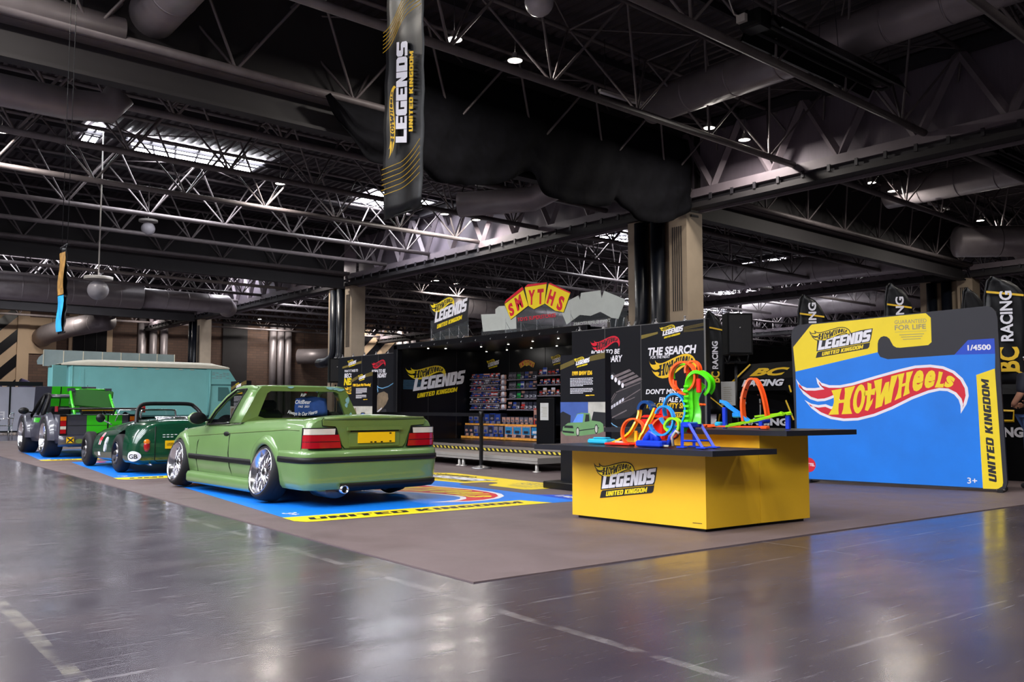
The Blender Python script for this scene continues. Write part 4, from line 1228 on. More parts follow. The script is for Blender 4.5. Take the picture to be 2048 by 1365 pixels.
for k in range(4): q.box(-.33 + .06 * k, -.29 + .06 * k, .60, .612, 0, .001); 
for k in range(3): q.box(-.33 + .06 * k, -.29 + .06 * k, .565, .577, 0, .001)
q.add([(.03 + .035 * math.cos(a) * (1 if k % 2 else .45), .685 + .028 * math.sin(a) * (1 if k % 2 else .45), 0) for k, a in enumerate([R(90 + 36 * j) for j in range(10)])], [tuple(range(10))])
q2 = MB().add(q.v, q.f, 0, False, Matrix.Translation((-.012, 0, 0)) @ RMX); q2.build('boot_badge', 'ink_white', rd)
q = MB().cyl((-.82, -.02, .24), (-.84, -.02, .30), .008, 8); q.lathe([(.001, .02), (.035, .012), (.04, 0)], 14, mx=Matrix.Translation((-.80, -.02, .25)) @ Matrix.Rotation(R(-90), 4, 'Y')); q.build('boot_handle', 'chrome', rd)
def onside(S_, s, x, z, e=.004): return (x, s * (S_.y(x, z) + e), z)
q = MB()
for cz, rz in ((.475, .055), (.365, .062)):
    ring = []
    for k in range(20):
        a = 2 * PI * k / 20
        ring.append((.84 - .0 + .045 * math.cos(a), cz + rz * math.sin(a)))
    q.tube([onside(RS, 1, x, z) for x, z in ring], .011, 5, closed=True)
q.build('race_number', 'ink_white', rd)
q = MB(); 
for i, (x0, x1, z0, z1, m_) in enumerate(((1.16, 1.30, .53, .60, 0), (1.16, 1.30, .40, .47, 0), (1.14, 1.32, .47, .53, 1), (1.20, 1.26, .53, .60, 1), (1.20, 1.26, .40, .47, 1), (1.14, 1.28, .22, .28, 0))):
    q.add([onside(RS, 1, a, b, .006 + .001 * m_) for a, b in ((x0, z0), (x0, z1), (x1, z1), (x1, z0))], [(0, 1, 2, 3)], m_)
q.build('flag_sticker', ['ink_white', 'ink_red'], rd)
q = MB(); n = 24
cen = lambda a, b: (-.66 - .0 - .095 * a * .9, .765 - .10 * max(0, a) ** 1.5 * .35 + .01, .29 + .07 * b)
base = []
def corner(u, z):   # flank into rear around the left corner
    P = [(-.50, .797), (-.62, .795), (-.70, .785), (-.76, .75), (-.795, .70), (-.81, .62)]
    f = min(max(u, 0), .999) * (len(P) - 1); i = int(f); f -= i
    return (P[i][0] + (P[i + 1][0] - P[i][0]) * f - .012, P[i][1] + (P[i + 1][1] - P[i][1]) * f + .008, z)
q.grid([[corner(.62 + .34 * r_ * math.cos(2 * PI * k / n), .285 + .078 * r_ * math.sin(2 * PI * k / n)) for k in range(n)] for r_ in (.01, .25, .5, .75, 1)], sm=False, closed=True)
q.build('country_oval', 'ink_white', rd); fix_normals(bpy.data.objects['country_oval'])
q = MB(); vs, fs = letters('GB', .07, .16, 0, .02)
q.add([tuple(Vector(corner(.40 + a * 2.75, .25 + b)) + Vector((-.005, .004, 0))) for a, b, c in vs], fs); q.build('oval_lettering', 'ink_black', rd)
MB().tube([(-.78, -.1, .15), (-.88, -.1, .15)], .04, 14).build('exhaust_tip', 'chrome', rd)
q = MB().tube([(-.3, .5, .16), (-.86, .5, .15)], .015, 6); q.build('tow_bar', 'stand_metal', rd)

# ------------------------------------------------------------ grey pickup with green stripes
mat('gunmetal', (62, 62, 74), .35, coat=.7, var=.06)
mat('lime_paint', (52, 190, 22), .35, coat=.7, var=.04)
mat('lime_dark', (28, 92, 20), .5, var=.05)
gp = thing('grey_pickup', 'dark grey pickup with bright green stripes, raised green rear panel and black wing', 'car', (4.74, 20.5, .01), R(90))
GP = [(0, 0), (.62, 0), (.72, .04), (.76, .2), (.775, .45), (.77, .62), (.75, .8), (.72, .93), (.69, 1.0)]
GK = [(-.80, .93, .86, .3), (-.76, .97, .87, .28), (0, 1.0, .88, .26), (.8, 1.0, .86, .26), (1.6, 1.0, .84, .26), (2.3, 1.0, .80, .26), (2.8, .97, .74, .28), (3.1, .88, .68, .32), (3.18, .8, .62, .36)]
GS = Shell(GP, GK)
def gtop(x, sh):
    y, z = sh
    if -.66 < x < .95: return [(y - .02, z), (y - .06, z - .02), (y - .07, .52), (0, .52)]
    return [(y - .03, z + .01), (y - .1, z + .012), (y - .3, z + .014), (0, z + .015)]
xs = [-.80, -.79, -.76, -.70, -.67, -.65] + [-.5 + .2 * i for i in range(8)] + [.94, .96] + [1.1 + .2 * i for i in range(10)] + [3.05, 3.18]
gb = shell_mesh(GS.rows(xs, gtop)).build('body', ['gunmetal'], gp); fix_normals(gb)
cut(gb, [MB().cyl((x, s * .36, .40), (x, s * 1.1, .40), .44, 32) for x in (0, 2.35) for s in (1, -1)])
gb.data.polygons.foreach_set('use_smooth', [True] * len(gb.data.polygons)); sharp(gb, 40)
for s in (1, -1):
    for x0 in (0, 2.35):
        rows = []
        for i in range(21):
            a = R(-5 + 190 * i / 20)
            rows.append([(x0 + (.43 + dr) * math.cos(a), s * yy, .40 + (.43 + dr) * math.sin(a)) for dr, yy in ((0, .66), (.0, .86), (.03, .87), (.06, .82), (.10, .74))])
        o = MB().grid(rows).build('wheel_arch', 'gunmetal', gp); fix_normals(o)
        wheel_parts(gp, .40, .30, .36, 14, (x0, s * .70, .408), R(2), s)
    # cab pillars
    q = MB().tube(smooth_pts([(2.25, s * .70, .80), (1.85, s * .64, 1.08), (1.55, s * .58, 1.27), (1.3, s * .56, 1.31), (1.0, s * .57, 1.27), (.9, s * .66, 1.0), (.92, s * .70, .86)], 3), .035, 8)
    q.tube([(1.42, s * .575, 1.29), (1.50, s * .70, .86)], .03, 8)
    q.build('cab_pillar', 'trim_black', gp)
    MB().add([(2.2, s * .69, .84), (.95, s * .69, .87), (1.0, s * .57, 1.25), (1.55, s * .57, 1.25)], [(0, 1, 2, 3)]).build('side_window', 'tint_glass', gp)
    m = MB().sphere((0, 0, 0), .11, 14).build('mirror', 'black_metal', gp, (1.95, s * .90, .95)); m.scale = (.55, 1, .7)
    MB().cyl((1.95, s * .70, .90), (1.95, s * .86, .94), .02, 8).build('mirror_arm', 'black_metal', gp)
    # stacked rear lamps
    hs = MB().box(-.84, -.78, min(s * .60, s * .72), max(s * .60, s * .72), .46, .88).build('tail_light', 'trim_black', gp)
    for nm, z0, z1, mm in (('amber_lens', .76, .84, 'lens_amber'), ('red_lens', .65, .755, 'lens_red'), ('clear_lens', .585, .645, 'lens_clear'), ('red_lens', .50, .58, 'lens_red')):
        MB().box(-.852, -.84, min(s * .61, s * .715), max(s * .61, s * .715), z0, z1).build(nm, mm, hs)
    MB().tube([(-.62, s * .40, .86), (-.30, s * .39, 1.1), (-.05, s * .38, 1.36)], .028, 8).build('panel_strut', 'lime_paint', gp)
q = MB().grid([[(x, y, z) for y in (-.56, -.3, 0, .3, .56)] for x, z in ((1.58, 1.25), (1.3, 1.32), (1.02, 1.27))]); o = q.build('cab_roof', 'gunmetal', gp); o.modifiers.new('t', 'SOLIDIFY').thickness = .03
MB().add([(.93, .66, .88), (.93, -.66, .88), (1.0, -.56, 1.25), (1.0, .56, 1.25)], [(0, 1, 2, 3)]).build('rear_window', 'tint_glass', gp)
q = MB(); q.bbox(1.2, 1.6, -.6, .6, .45, .7, .05); q.bbox(1.1, 1.22, .1, .55, .7, 1.05, .05); q.bbox(1.1, 1.22, -.55, -.1, .7, 1.05, .05); q.build('seat', 'cabin_dark', gp)
GMX = Matrix(((0, 0, -1, -.80), (-1, 0, 0, 0), (0, 1, 0, 0), (0, 0, 0, 1)))
tg = MB().box(-.58, .58, .47, .86, 0, .025, mx=GMX).build('tailgate', 'gunmetal', gp)
q = MB(); q.box(-.22, .17, .475, .862, .025, .03, mx=GMX); q.box(.20, .46, .475, .862, .025, .03, mx=GMX); q.build('green_stripe', 'lime_paint', tg)
q = MB(); q.box(.17, .20, .47, .86, .025, .031, mx=GMX); q.box(-.58, .58, .655, .662, .026, .033, mx=GMX); q.build('tailgate_seam', 'trim_black', tg)
bp_ = MB(); bp_.grid([[(-.86 + dx, y, z) for y in (-.74, -.6, 0, .6, .74)] for z, dx in ((.47, .04), (.45, 0), (.30, 0), (.24, .05))]); o = bp_.build('rear_bumper', 'gunmetal', gp); o.modifiers.new('t', 'SOLIDIFY').thickness = .03
sg = MB().box(-.60, -.46, .31, .43, .075, .085, mx=GMX).build('tow_sign', 'plate_yellow', gp)
q = MB(); q.tube([(-.59, .32, .088), (-.47, .42, .088)], .012, 4, mx=GMX); q.tube([(-.59, .42, .088), (-.47, .32, .088)], .012, 4, mx=GMX); q.build('cross_mark', 'ink_black', sg)
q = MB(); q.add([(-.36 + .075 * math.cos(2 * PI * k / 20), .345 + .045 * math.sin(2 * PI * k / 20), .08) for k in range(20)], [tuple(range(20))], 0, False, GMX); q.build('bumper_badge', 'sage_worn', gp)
pn = MB().bbox(-.42, .42, 0, .38, -.03, 0, .02).build('raised_panel', ['lime_dark'], gp); pn.matrix_local = Matrix.Translation((-.12, 0, 1.03)) @ Matrix(((0, .25, -1, 0), (-1, 0, 0, 0), (0, .97, 0, 0), (0, 0, 0, 1)))
MB().tube([(-.02, -.41, 1.40), (-.02, .41, 1.40)], .022, 8).build('panel_edge', 'lime_paint', gp)
q = MB(); q.box(-.06, .02, .30, .43, 1.36, 1.43); q.box(-.06, .02, -.43, -.30, 1.36, 1.43); q.box(-.05, .0, .285, .30, 1.0, 1.4); q.build('panel_bracket', 'gunmetal', gp)
wg = MB().tube([(-.95, .82, 1.0), (-.95, -.84, 1.0)], .05, 10, flat=(.11, .022, (0, 0, 1))).build('rear_wing', 'black_metal', gp)
q = MB(); q.box(-1.06, -.84, .81, .825, .94, 1.05); q.box(-1.06, -.84, -.855, -.84, .92, 1.05); q.build('wing_end_plate', 'lens_red', wg)
q = MB(); q.tube([(-.9, .3, .98), (-.72, .3, .86)], .02, 6); q.tube([(-.9, -.3, .98), (-.72, -.3, .86)], .02, 6); q.build('wing_stay', 'black_metal', wg)
MB().box(-.98, -.94, -.25, .35, .955, .975).build('wing_stripe', 'ink_gold', wg)
# opened bonnet standing up at the nose
bn = MB().box(0, .012, -.62, .66, 0, .62).build('open_bonnet', 'gunmetal', gp); bn.matrix_local = Matrix.Translation((2.2, 0, .90)) @ Matrix.Rotation(R(-14), 4, 'Y')
q = MB(); q.box(-.006, 0, -.30, .12, .02, .625); q.box(-.006, 0, .14, .32, .02, .625); q.build('bonnet_stripe', 'lime_paint', bn)
q = MB(); q.box(-.01, 0, .12, .14, .02, .62); q.build('stripe_line', 'trim_black', bn)
MB().cyl((1.0, -.2, 1.3), (1.05, -.2, 1.52), .006, 6).build('aerial', 'black_metal', gp)
q = MB()
q.add([onside(GS, 1, a, b, .006) for a, b in ((1.0, .70), (1.0, .80), (1.7, .80), (1.6, .70))], [(0, 1, 2, 3)])
q.build('flank_stripe', 'lime_paint', gp)
MB().box(-.6, 2.9, -.5, .5, .22, .34).build('underbody', 'cabin_dark', gp)

# ------------------------------------------------------------ turquoise box truck
mat('turquoise_paint', (132, 206, 208), .45, coat=.2, var=.05, vscale=1.5)
mat('cream_roof', (226, 222, 206), .5, var=.04)
mat('panel_grey_blue', (150, 168, 174), .5, var=.08, vscale=3)
tr = thing('box_truck', 'turquoise vintage box truck with cream roof and overhanging cab front', 'truck', (0, 0, 0))
X0, X1, Y0, Y1 = 6.75, 11.45, 32.0, 34.1
prof = [(Y0, .75), (Y0, 2.40), (Y0 + .05, 2.44), (Y1 - .05, 2.44), (Y1, 2.40), (Y1, .75)]
MB().bbox(X0, X1, Y0, Y1, .7, 2.44, .06).build('box_body', 'turquoise_paint', tr)
q = MB(); lut = [(11.3, 1.86), (12.45, 1.86), (12.42, 1.95), (12.1, 2.42), (11.3, 2.42)]
q.add([(x, y, z) for y in (Y0 - .01, Y1 + .01) for x, z in lut], [(0, 1, 2, 3, 4), (9, 8, 7, 6, 5)] + [(i, 5 + i, 5 + (i + 1) % 5, (i + 1) % 5) for i in range(5)])
o = q.build('overhang', 'turquoise_paint', tr); fix_normals(o)
q = MB(); [q.box(11.5 + .13 * i, 11.6 + .13 * i, 2.08 + .06 * j, 2.10 + .06 * j, 0, .004) for i in range(5) for j in range(4) if (i * 3 + j) % 4 != 1]
MB().add([(v[0], Y0 - .014 - v[2], v[1]) for v in q.v], q.f).build('raised_lettering', 'panel_grey_blue', tr)
q = MB(); rows = []
for i in range(13):
    t = i / 12; x = 6.5 + (12.12 - 6.5) * t
    h = .19 * min(1, t * 5.5, (1 - t) * 9 + .12) ** .6
    rows.append([(x, Y0 - .05, 2.42), (x, Y0 - .06, 2.46), (x, Y0 + .1, 2.46 + h * .7), (x, Y0 + .5, 2.46 + h), (x, Y1 - .5, 2.46 + h), (x, Y1 + .05, 2.42)])
o = MB().grid(rows).build('roof_cap', 'cream_roof', tr); fix_normals(o)
q = MB()
for x in (8.3, 8.75, 9.1, 9.5, 10.3, 10.7): q.box(x, x + .14, Y0 - .03, Y0, 2.355, 2.375)
q.build('eave_light', 'cream_roof', tr)
q = MB(); q.tube([(X1 - .02, Y0 - .01, 2.36), (X1 - .02, Y0 - .01, 1.6), (X1 - .06, Y0 - .01, .8)], .035, 8); q.tube([(6.85, Y0 - .01, 2.4), (6.85, Y0 - .01, .75)], .03, 8); q.build('corner_trim', 'turquoise_paint', tr)
MB().box(7.1, 7.22, Y0 - .02, Y0, 1.2, 2.3).build('panel_fold', 'turquoise_paint', tr)
d = MB().bbox(-.04, 0, -.55, 0, .72, 2.40, .01).build('rear_door', 'turquoise_paint', tr, (6.7, Y0 + .0, 0), (0, 0, R(-62)))
MB().bbox(-.04, 0, 0, .9, .72, 2.40, .01).build('rear_door', 'turquoise_paint', tr, (6.74, Y1 - .95, 0), (0, 0, R(12)))
q = MB(); cab = [(11.45, .6), (12.75, .6), (12.8, 1.1), (12.5, 1.2), (12.25, 1.86), (11.45, 1.86)]
q.add([(x, y, z) for y in (Y0 + .06, Y1 - .06) for x, z in cab], [tuple(range(6)), tuple(range(11, 5, -1))] + [(i, 6 + i, 6 + (i + 1) % 6, (i + 1) % 6) for i in range(6)])
o = q.build('cab', 'turquoise_paint', tr); fix_normals(o)
q = MB().add([(x, Y0 + .05, z) for x, z in ((11.75, 1.25), (12.3, 1.25), (12.12, 1.76), (11.75, 1.76))], [(0, 1, 2, 3)]); q.build('cab_window', 'tint_glass', tr)
for x in (7.7, 12.1):
    for y in (Y0 + .15, Y1 - .15): MB().tube([(x, y - .11, .38), (x, y + .11, .38)], .38, 24).build('wheel', 'tyre_rubber', tr)
MB().box(6.8, 12.4, Y0 + .3, Y1 - .3, .4, .72).build('chassis', 'black_metal', tr)
for i in range(7):
    x = 6.35 + i * .632
    o = MB().box(x + .01, x + .62, Y1 - .1, Y1 - .06, 2.45, 3.02 - .004 * i).build('roof_panel', 'panel_grey_blue', tr)
q = MB()
for i in range(8):
    x = 6.35 + i * .632; q.box(x - .01, x + .015, Y1 - .13, Y1 - .1, 2.45, 3.0)
q.build('panel_post', 'cream_roof', tr)
q = MB(); q.add([(6.18, Y1 - .1, 2.5), (6.34, Y1 - .1, 2.5), (6.34, Y1 - .1, 2.86), (6.22, Y1 - .1, 2.75), (6.16, Y1 - .1, 2.62)], [(0, 1, 2, 3, 4)]); o = q.build('panel_end', 'panel_grey_blue', tr); o.modifiers.new('t', 'SOLIDIFY').thickness = .03
# ------------------------------------------------------------ container stage
mat('container_black', (9, 10, 15), .3, spec=.35, var=.08, vscale=2)
mat('stage_deck', (142, 132, 126), .6, var=.08, vscale=4)
mat('stage_steel', (170, 166, 162), .4, .5)
mat('paper_white', (198, 198, 196), .6)
mat('acrylic', (220, 230, 235), .05, alpha=.03)
mat('sign_back', (196, 200, 194), .5, var=.04)
mat('hazard_yellow', (214, 196, 70), .5)
ct = thing('shop_container', 'open black shop container with packed toy shelves and signs along its roof', 'container', (0, 0, 0))
CX0, CX1, CY0, CY1, CZ0, CZ1 = 10.6, 13.0, 11.2, 17.55, .30, 2.44
MB().box(CX0, CX1 + .05, CY0, CY1, CZ0 - .06, CZ0).build('floor_plate', 'container_black', ct)
MB().box(CX0 - .05, CX1 + .05, CY0, CY1 + .05, CZ1 - .06, CZ1).build('ceiling_plate', 'container_black', ct)
MB().box(CX1, CX1 + .05, CY0, CY1, CZ0, CZ1 - .06).build('back_panel', 'container_black', ct)
MB().box(CX0, CX1, CY1, CY1 + .05, CZ0, CZ1 - .06).build('side_panel', 'container_black', ct)
MB().box(CX0, CX1, CY0 - .05, CY0, CZ0, CZ1 - .06).build('side_panel', 'container_black', ct)
q = MB(); q.bbox(CX0 - .08, CX0 + .06, CY1 - .05, CY1 + .12, .01, CZ1 + .02, .015); q.bbox(CX0 - .08, CX0 + .02, CY0, CY1 + .1, CZ1 - .09, CZ1 + .03, .01)
q.build('front_frame', 'container_black', ct)
for k in range(12): 
    o = MB().tube([(CX0 - .07, CY1 - .6 - k * .5, CZ1 - .03), (CX0 - .1, CY1 - .6 - k * .5, CZ1 - .06), (CX0 - .07, CY1 - .6 - k * .5, CZ1 - .08)], .008, 5).build('tarp_hook', 'stand_metal', ct)
q = MB()
for x in (11.4, 12.2): q.box(x, x + .006, CY1 - .006, CY1, CZ0, CZ1 - .06)
for y in (16.5, 15.2, 14.2, 13): q.box(CX1 - .006, CX1, y, y + .006, 1.85, CZ1 - .06)
q.build('panel_seam', 'dark_panel', ct)
def side_logo(me, x, y, z, u, k, name='wall_logo', par=ct):
    f = frame((x, y, z), u, (0, 0, 1)) @ Matrix.Diagonal((k, k, 1, 1))
    return use(name, me, par, mx=f)
side_logo(LG_DARK, 11.63, CY1 - .012, 1.60, az(90), 2.05)
q = MB()
for k in range(7): q.box(10.72, 11.3 - .02 * k, CY1 - .006, CY1 - .003, 1.46 + .032 * k, 1.466 + .032 * k)
q.build('blue_stripe', 'ink_sky', ct)
side_logo(LG_DARK, CX1 - .012, 17.14, 2.07, az(180), .62); side_logo(LG_DARK, CX1 - .012, 14.75, 2.07, az(180), .62)
# arched three-panel shop sign, reused small inside
def shop_sign(q, k=1.0, dx=0, dy=0, ink=0, text_=True):
    T_ = lambda P: [((a + dx) * k, (b + dy) * k) for a, b in P]
    q.poly(T_([(-13.83, 3.075), (-13.757, 3.155), (-13.249, 3.362), (-13.19, 3.30), (-13.17, 3.35), (-13.087, 3.392), (-12.52, 3.37), (-12.50, 3.33), (-12.475, 3.342), (-12.427, 3.35), (-11.86, 3.112), (-11.86, 3.08), (-12.05, 2.75), (-12.285, 2.797), (-12.6, 2.96), (-12.904, 2.88), (-13.068, 2.955), (-13.61, 2.737)]), -.006, m=2)
    q.poly(T_([(-13.806, 3.069), (-13.215, 3.29), (-13.072, 2.973), (-13.61, 2.749)]), 0, m=1)
    q.poly(T_([(-13.174, 3.335), (-12.529, 3.33), (-12.59, 2.965), (-12.904, 2.89), (-13.06, 2.967)]), 0, m=1)
    q.poly(T_([(-12.471, 3.325), (-11.876, 3.09), (-12.059, 2.761), (-12.285, 2.808), (-12.585, 2.97)]), 0, m=1)
    q.poly(T_([(-13.816, 3.08), (-13.757, 3.146), (-13.249, 3.353), (-13.206, 3.297)]), .001, m=0)
    q.poly(T_([(-13.174, 3.337), (-13.087, 3.384), (-12.523, 3.361), (-12.523, 3.332)]), .001, m=0)
    q.poly(T_([(-12.477, 3.328), (-12.427, 3.341), (-11.868, 3.108), (-11.876, 3.087)]), .001, m=0)
    for ch, x, y, h, w, r in (('S', -13.62, 2.81, .24, .15, 22), ('M', -13.40, 2.905, .26, .20, 22), ('Y', -13.07, 3.0, .265, .20, -2), ('T', -12.80, 2.99, .27, .18, -2), ('H', -12.53, 2.99, .26, .18, -25), ('S', -12.26, 2.86, .25, .16, -25)):
        vs, fs = letters(ch, h, w, 0, .05); c, s = math.cos(R(r)), math.sin(R(r))
        q.add([((x + a * c - b * s + dx) * k, (y + a * s + b * c + dy) * k, .002) for a, b, _ in vs], fs, 0)
    return q
ss = thing('red_yellow_shop_sign', 'arched red and yellow three-panel shop sign on the container roof', 'sign', (10.75, 12.84, CZ1 + .006))
f = frame((0, 0, 0), az(180), (0, 0, 1))
M0 = f
o = shop_sign(MB(), 1, 12.84, -CZ1).build('sign_face', ['ink_red', 'ink_yellow', 'ink_black'], ss); o.matrix_local = M0
q = MB(); text(q, 'TOYS SUPERSTORES', -.56, .255, .07, 1.13, 0, .02, .002); o = q.build('sign_lettering', 'ink_red', ss); o.matrix_local = M0
def acrylic(par, u0, u1, z1, x0=0):
    o = MB().box(u0, u1, 0, z1, -.012, -.007).build('clear_backing', 'acrylic', par); o.matrix_local = M0
    q = MB()
    n = 5
    for i in range(n):
        u = u0 + .02 + (u1 - u0 - .04) * i / (n - 1); q.tube([(u, 0, -.02), (u, z1 * .62, -.02)], .004, 4)
        q.tube([(u, 0, -.22), (u, z1 * .5, -.02)], .004, 4)
    o = q.build('support_rod', 'stand_metal', par); o.matrix_local = M0
acrylic(ss, -.97, .97, .55)
ls = thing('white_letter_sign', 'yellow flame and white slab letter sign at the truck end of the container roof', 'sign', (10.75, 15.76, CZ1 + .006))
o = use('sign_face', LG_DARK, ls, mx=M0 @ Matrix.Translation((0, .60, 0)) @ Matrix.Diagonal((1.72, 1.72, 1, 1)))
q = MB().poly([(-.66, .20), (.68, .40), (.76, .88), (.2, .78), (.12, .93), (-.12, .98), (-.5, .84), (-.78, .86), (-.70, .70), (-.55, .58)], -.004); o = q.build('sign_board', 'ink_black', ls); o.matrix_local = M0
acrylic(ls, -.72, .72, .5)
bs = thing('sign_rear', 'pale blank rear of an arched sign above the poster wall', 'sign', (12.9, 13.5, CZ1 + .006))
bk = [(-14.521, 3.085), (-14.335, 3.339), (-13.99, 3.428), (-13.942, 3.324), (-13.909, 3.475), (-13.312, 3.469), (-13.284, 3.294), (-13.206, 3.447), (-12.632, 3.222), (-12.603, 3.177), (-12.796, 2.828), (-12.987, 2.864), (-13.317, 3.018), (-13.612, 2.956), (-13.945, 3.004), (-14.372, 2.826)]
o = MB().poly([(a + 13.5, b - CZ1) for a, b in bk], -.01, 0).build('sign_face', 'sign_back', bs); o.matrix_local = M0
q = MB(); text(q, 'TOYS SUPERSTORES', -.64, .34, .075, 1.13, 0, .02, 0)
q2 = MB().add([(-v[0] - .16, v[1], v[2]) for v in q.v], [tuple(reversed(f_)) for f_ in q.f]); o = q2.build('sign_lettering', 'sign_back', bs); o.matrix_local = M0
acrylic(bs, -1.0, .95, .6)
b2 = thing('sign_rear', 'pale blank rear of a sign between the two coloured roof signs', 'sign', (12.9, 16.8, CZ1 + .006))
bl = [(-17.509, 3.305), (-16.928, 3.27), (-16.928, 3.382), (-16.787, 3.444), (-16.548, 3.435), (-16.351, 3.332), (-16.139, 3.194), (-16.12, 2.857), (-17.423, 2.871)]
o = MB().poly([(a + 16.8, b - CZ1) for a, b in bl], -.01, 0).build('sign_face', 'sign_back', b2); o.matrix_local = M0
acrylic(b2, -.7, .68, .5)
# small inside sign
q = shop_sign(MB(), .30, 12.84, -3.05); o = q.build('wall_sign', ['ink_red', 'ink_gold', 'ink_black'], ct); o.matrix_local = frame((CX1 - .012, 15.84, 2.03), az(180), (0, 0, 1))
for x, y in ((11.45, 16.9), (11.72, 15.9), (11.7, 14.9), (12.84, 16.4), (11.55, 13.9), (11.45, 13.0), (12.84, 14.63), (12.84, 15.5), (12.84, 17.2), (11.1, 17.1)):
    o = MB().lathe([(.03, 0), (.034, -.006), (.026, -.008), (.001, -.006)], 12).build('ceiling_downlight', 'lamp_glow', ct); o.location = (x, y, CZ1 - .062); o.scale = (.6, .6, .6)
for y in (16.6, 14.4, 12.6): area('container_light', (11.9, y, CZ1 - .09), 6, .5, (1, .96, .92), (0, R(-18), 0))

# shelves and stock
mat('pack_blue', (30, 58, 140), .4, var=.3, vscale=30); mat('pack_dark', (34, 36, 52), .4, var=.3, vscale=30); mat('pack_grey', (110, 104, 116), .4, var=.3, vscale=30)
mat('pack_pink', (176, 132, 118), .45, var=.3, vscale=20); mat('pack_white', (200, 200, 214), .4, var=.2, vscale=20); mat('pack_red', (176, 40, 36), .4, var=.2, vscale=20)
mat('pack_green', (24, 150, 70), .4, var=.2, vscale=20); mat('pack_cyan', (40, 120, 170), .4, var=.3, vscale=20); mat('pack_yellow', (220, 180, 50), .4, var=.2, vscale=20)
mat('price_rail', (220, 150, 60), .5, var=.25, vscale=12); mat('blister', (190, 200, 215), .08, alpha=.35)
SX = 12.55
def shelf_board(y0, y1, z, rail, x0=SX, lab=''):
    t = thing('wall_shelf', lab, 'shelf', (x0, (y0 + y1) / 2, z))
    h = (y1 - y0) / 2
    MB().box(0, CX1 - x0 - .002, -h, h, -.02, 0).build('board', 'black_metal', t)
    MB().box(-.012, 0, -h, h, -.045 if rail == 'price_rail' else -.024, .004).build('price_strip', rail, t)
def pack_mesh(w, h, card, toy, art):
    q = MB()
    q.box(-.004, .004, -w / 2, w / 2, 0, h, 0)                       # card
    q.add([(-.0045, -w / 2, h * .72), (-.0045, w / 2, h * .72), (-.0045, w / 2, h), (-.0045, -w / 2, h)], [(3, 2, 1, 0)], 2)
    q.bbox(-.035, -.0045, -w * .42, w * .42, h * .12, h * .46, .008, 1)  # toy in its bubble
    q.box(-.042, -.036, -w * .3, w * .3, h * .24, h * .40, 2)
    return q.mesh('toy_pack', [card, toy, art])
cols = ['pack_dark', 'pack_blue', 'pack_grey', 'pack_dark', 'pack_blue', 'pack_white', 'pack_red', 'pack_dark', 'pack_pink', 'pack_grey']
SM = [pack_mesh(.083, .118, c, cols[(i * 3 + 4) % 10], cols[(i * 7 + 1) % 10]) for i, c in enumerate(cols)]
MM = [pack_mesh(.125, .165, c, cols[(i * 3 + 2) % 10], cols[(i * 7 + 3) % 10]) for i, c in enumerate(['pack_grey', 'pack_dark', 'pack_green', 'pack_grey', 'pack_white', 'pack_dark', 'pack_pink'])]
MG = pack_mesh(.125, .165, 'pack_green', 'pack_green', 'pack_dark'); MR = pack_mesh(.125, .165, 'pack_red', 'pack_red', 'pack_grey')
def row(y1, y0, z, n, meshes, lab, grp, h, special=None, x=SX + .03):
    for i in range(n):
        y = y1 - (y1 - y0) * (i + .5) / n
        me = (special or {}).get(i) or meshes[random.randrange(len(meshes))]
        o = use('toy_pack', me, None, (x + random.uniform(-.01, .015), y, z), (0, random.uniform(-.03, .03), random.uniform(-.08, .08)))
        tag(o, lab, 'toy pack', grp)
ordn = ['top', 'second', 'third', 'fourth', 'fifth', 'bottom']
for i, z in enumerate((1.71, 1.567, 1.43, 1.278, 1.128, .988)):
    row(17.45, 16.33, z, 14, SM[: 6] + ([SM[6], SM[8]] if i in (0, 2, 4) else []), 'small carded toy car, %s of the six close rows' % ordn[i], 'six close rows, %s row' % ordn[i], .118)
    shelf_board(16.32, 17.47, z, 'pack_grey', SX, 'thin display rail, %s of the six close rows' % ordn[i])
for i, z in enumerate((1.68, 1.56, 1.43, 1.29, 1.15, 1.0)):
    o = MB().bbox(-.03, .0, -.10, .10, 0, .10, .01, 0).lathe([(.001, .02), (.05, .015), (.055, 0)], 14, 1, Matrix.Translation((-.03, 0, .05)) @ Matrix.Rotation(R(-90), 4, 'Y')).build('window_pack', ['pack_pink', 'pack_white'])
    o.location = (SX + .03, 16.17, z); tag(o, 'pinkish round-window pack in the hanging column, %s one' % ordn[i], 'toy pack', 'column of round-window packs')
    shelf_board(16.06, 16.29, z, 'pack_grey', SX, 'short rail under a round-window pack, %s one' % ordn[i])
for i, z in enumerate((1.665, 1.455, 1.235, .99)):
    row(16.0, 14.98, z, 7, [MM[0], MM[1], MM[3], MM[5]] + ([MM[4]] if i < 2 else []), 'wide carded toy on the %s of the four middle rows' % ['top', 'second', 'third', 'bottom'][i], 'four middle rows, row %d' % i, .165, {2: MG if i < 3 else None, 3: MR if i == 3 else None})
    shelf_board(14.97, 16.02, z, 'pack_grey', SX, 'thin rail, %s of the four middle rows' % ['top', 'second', 'third', 'bottom'][i])
for i, z in enumerate((1.735, 1.53, 1.295)):
    row(14.92, 14.1, z, 6, [SM[5], SM[1], MM[4], MM[6], SM[6]], 'bright carded toy on the %s of the three rows nearest the poster wall' % ['top', 'middle', 'bottom'][i], 'three rows near the poster wall, row %d' % i, .14)
    shelf_board(14.08, 14.94, z, 'pack_grey', SX, 'thin rail, %s of the three rows near the poster wall' % ['top', 'middle', 'bottom'][i])
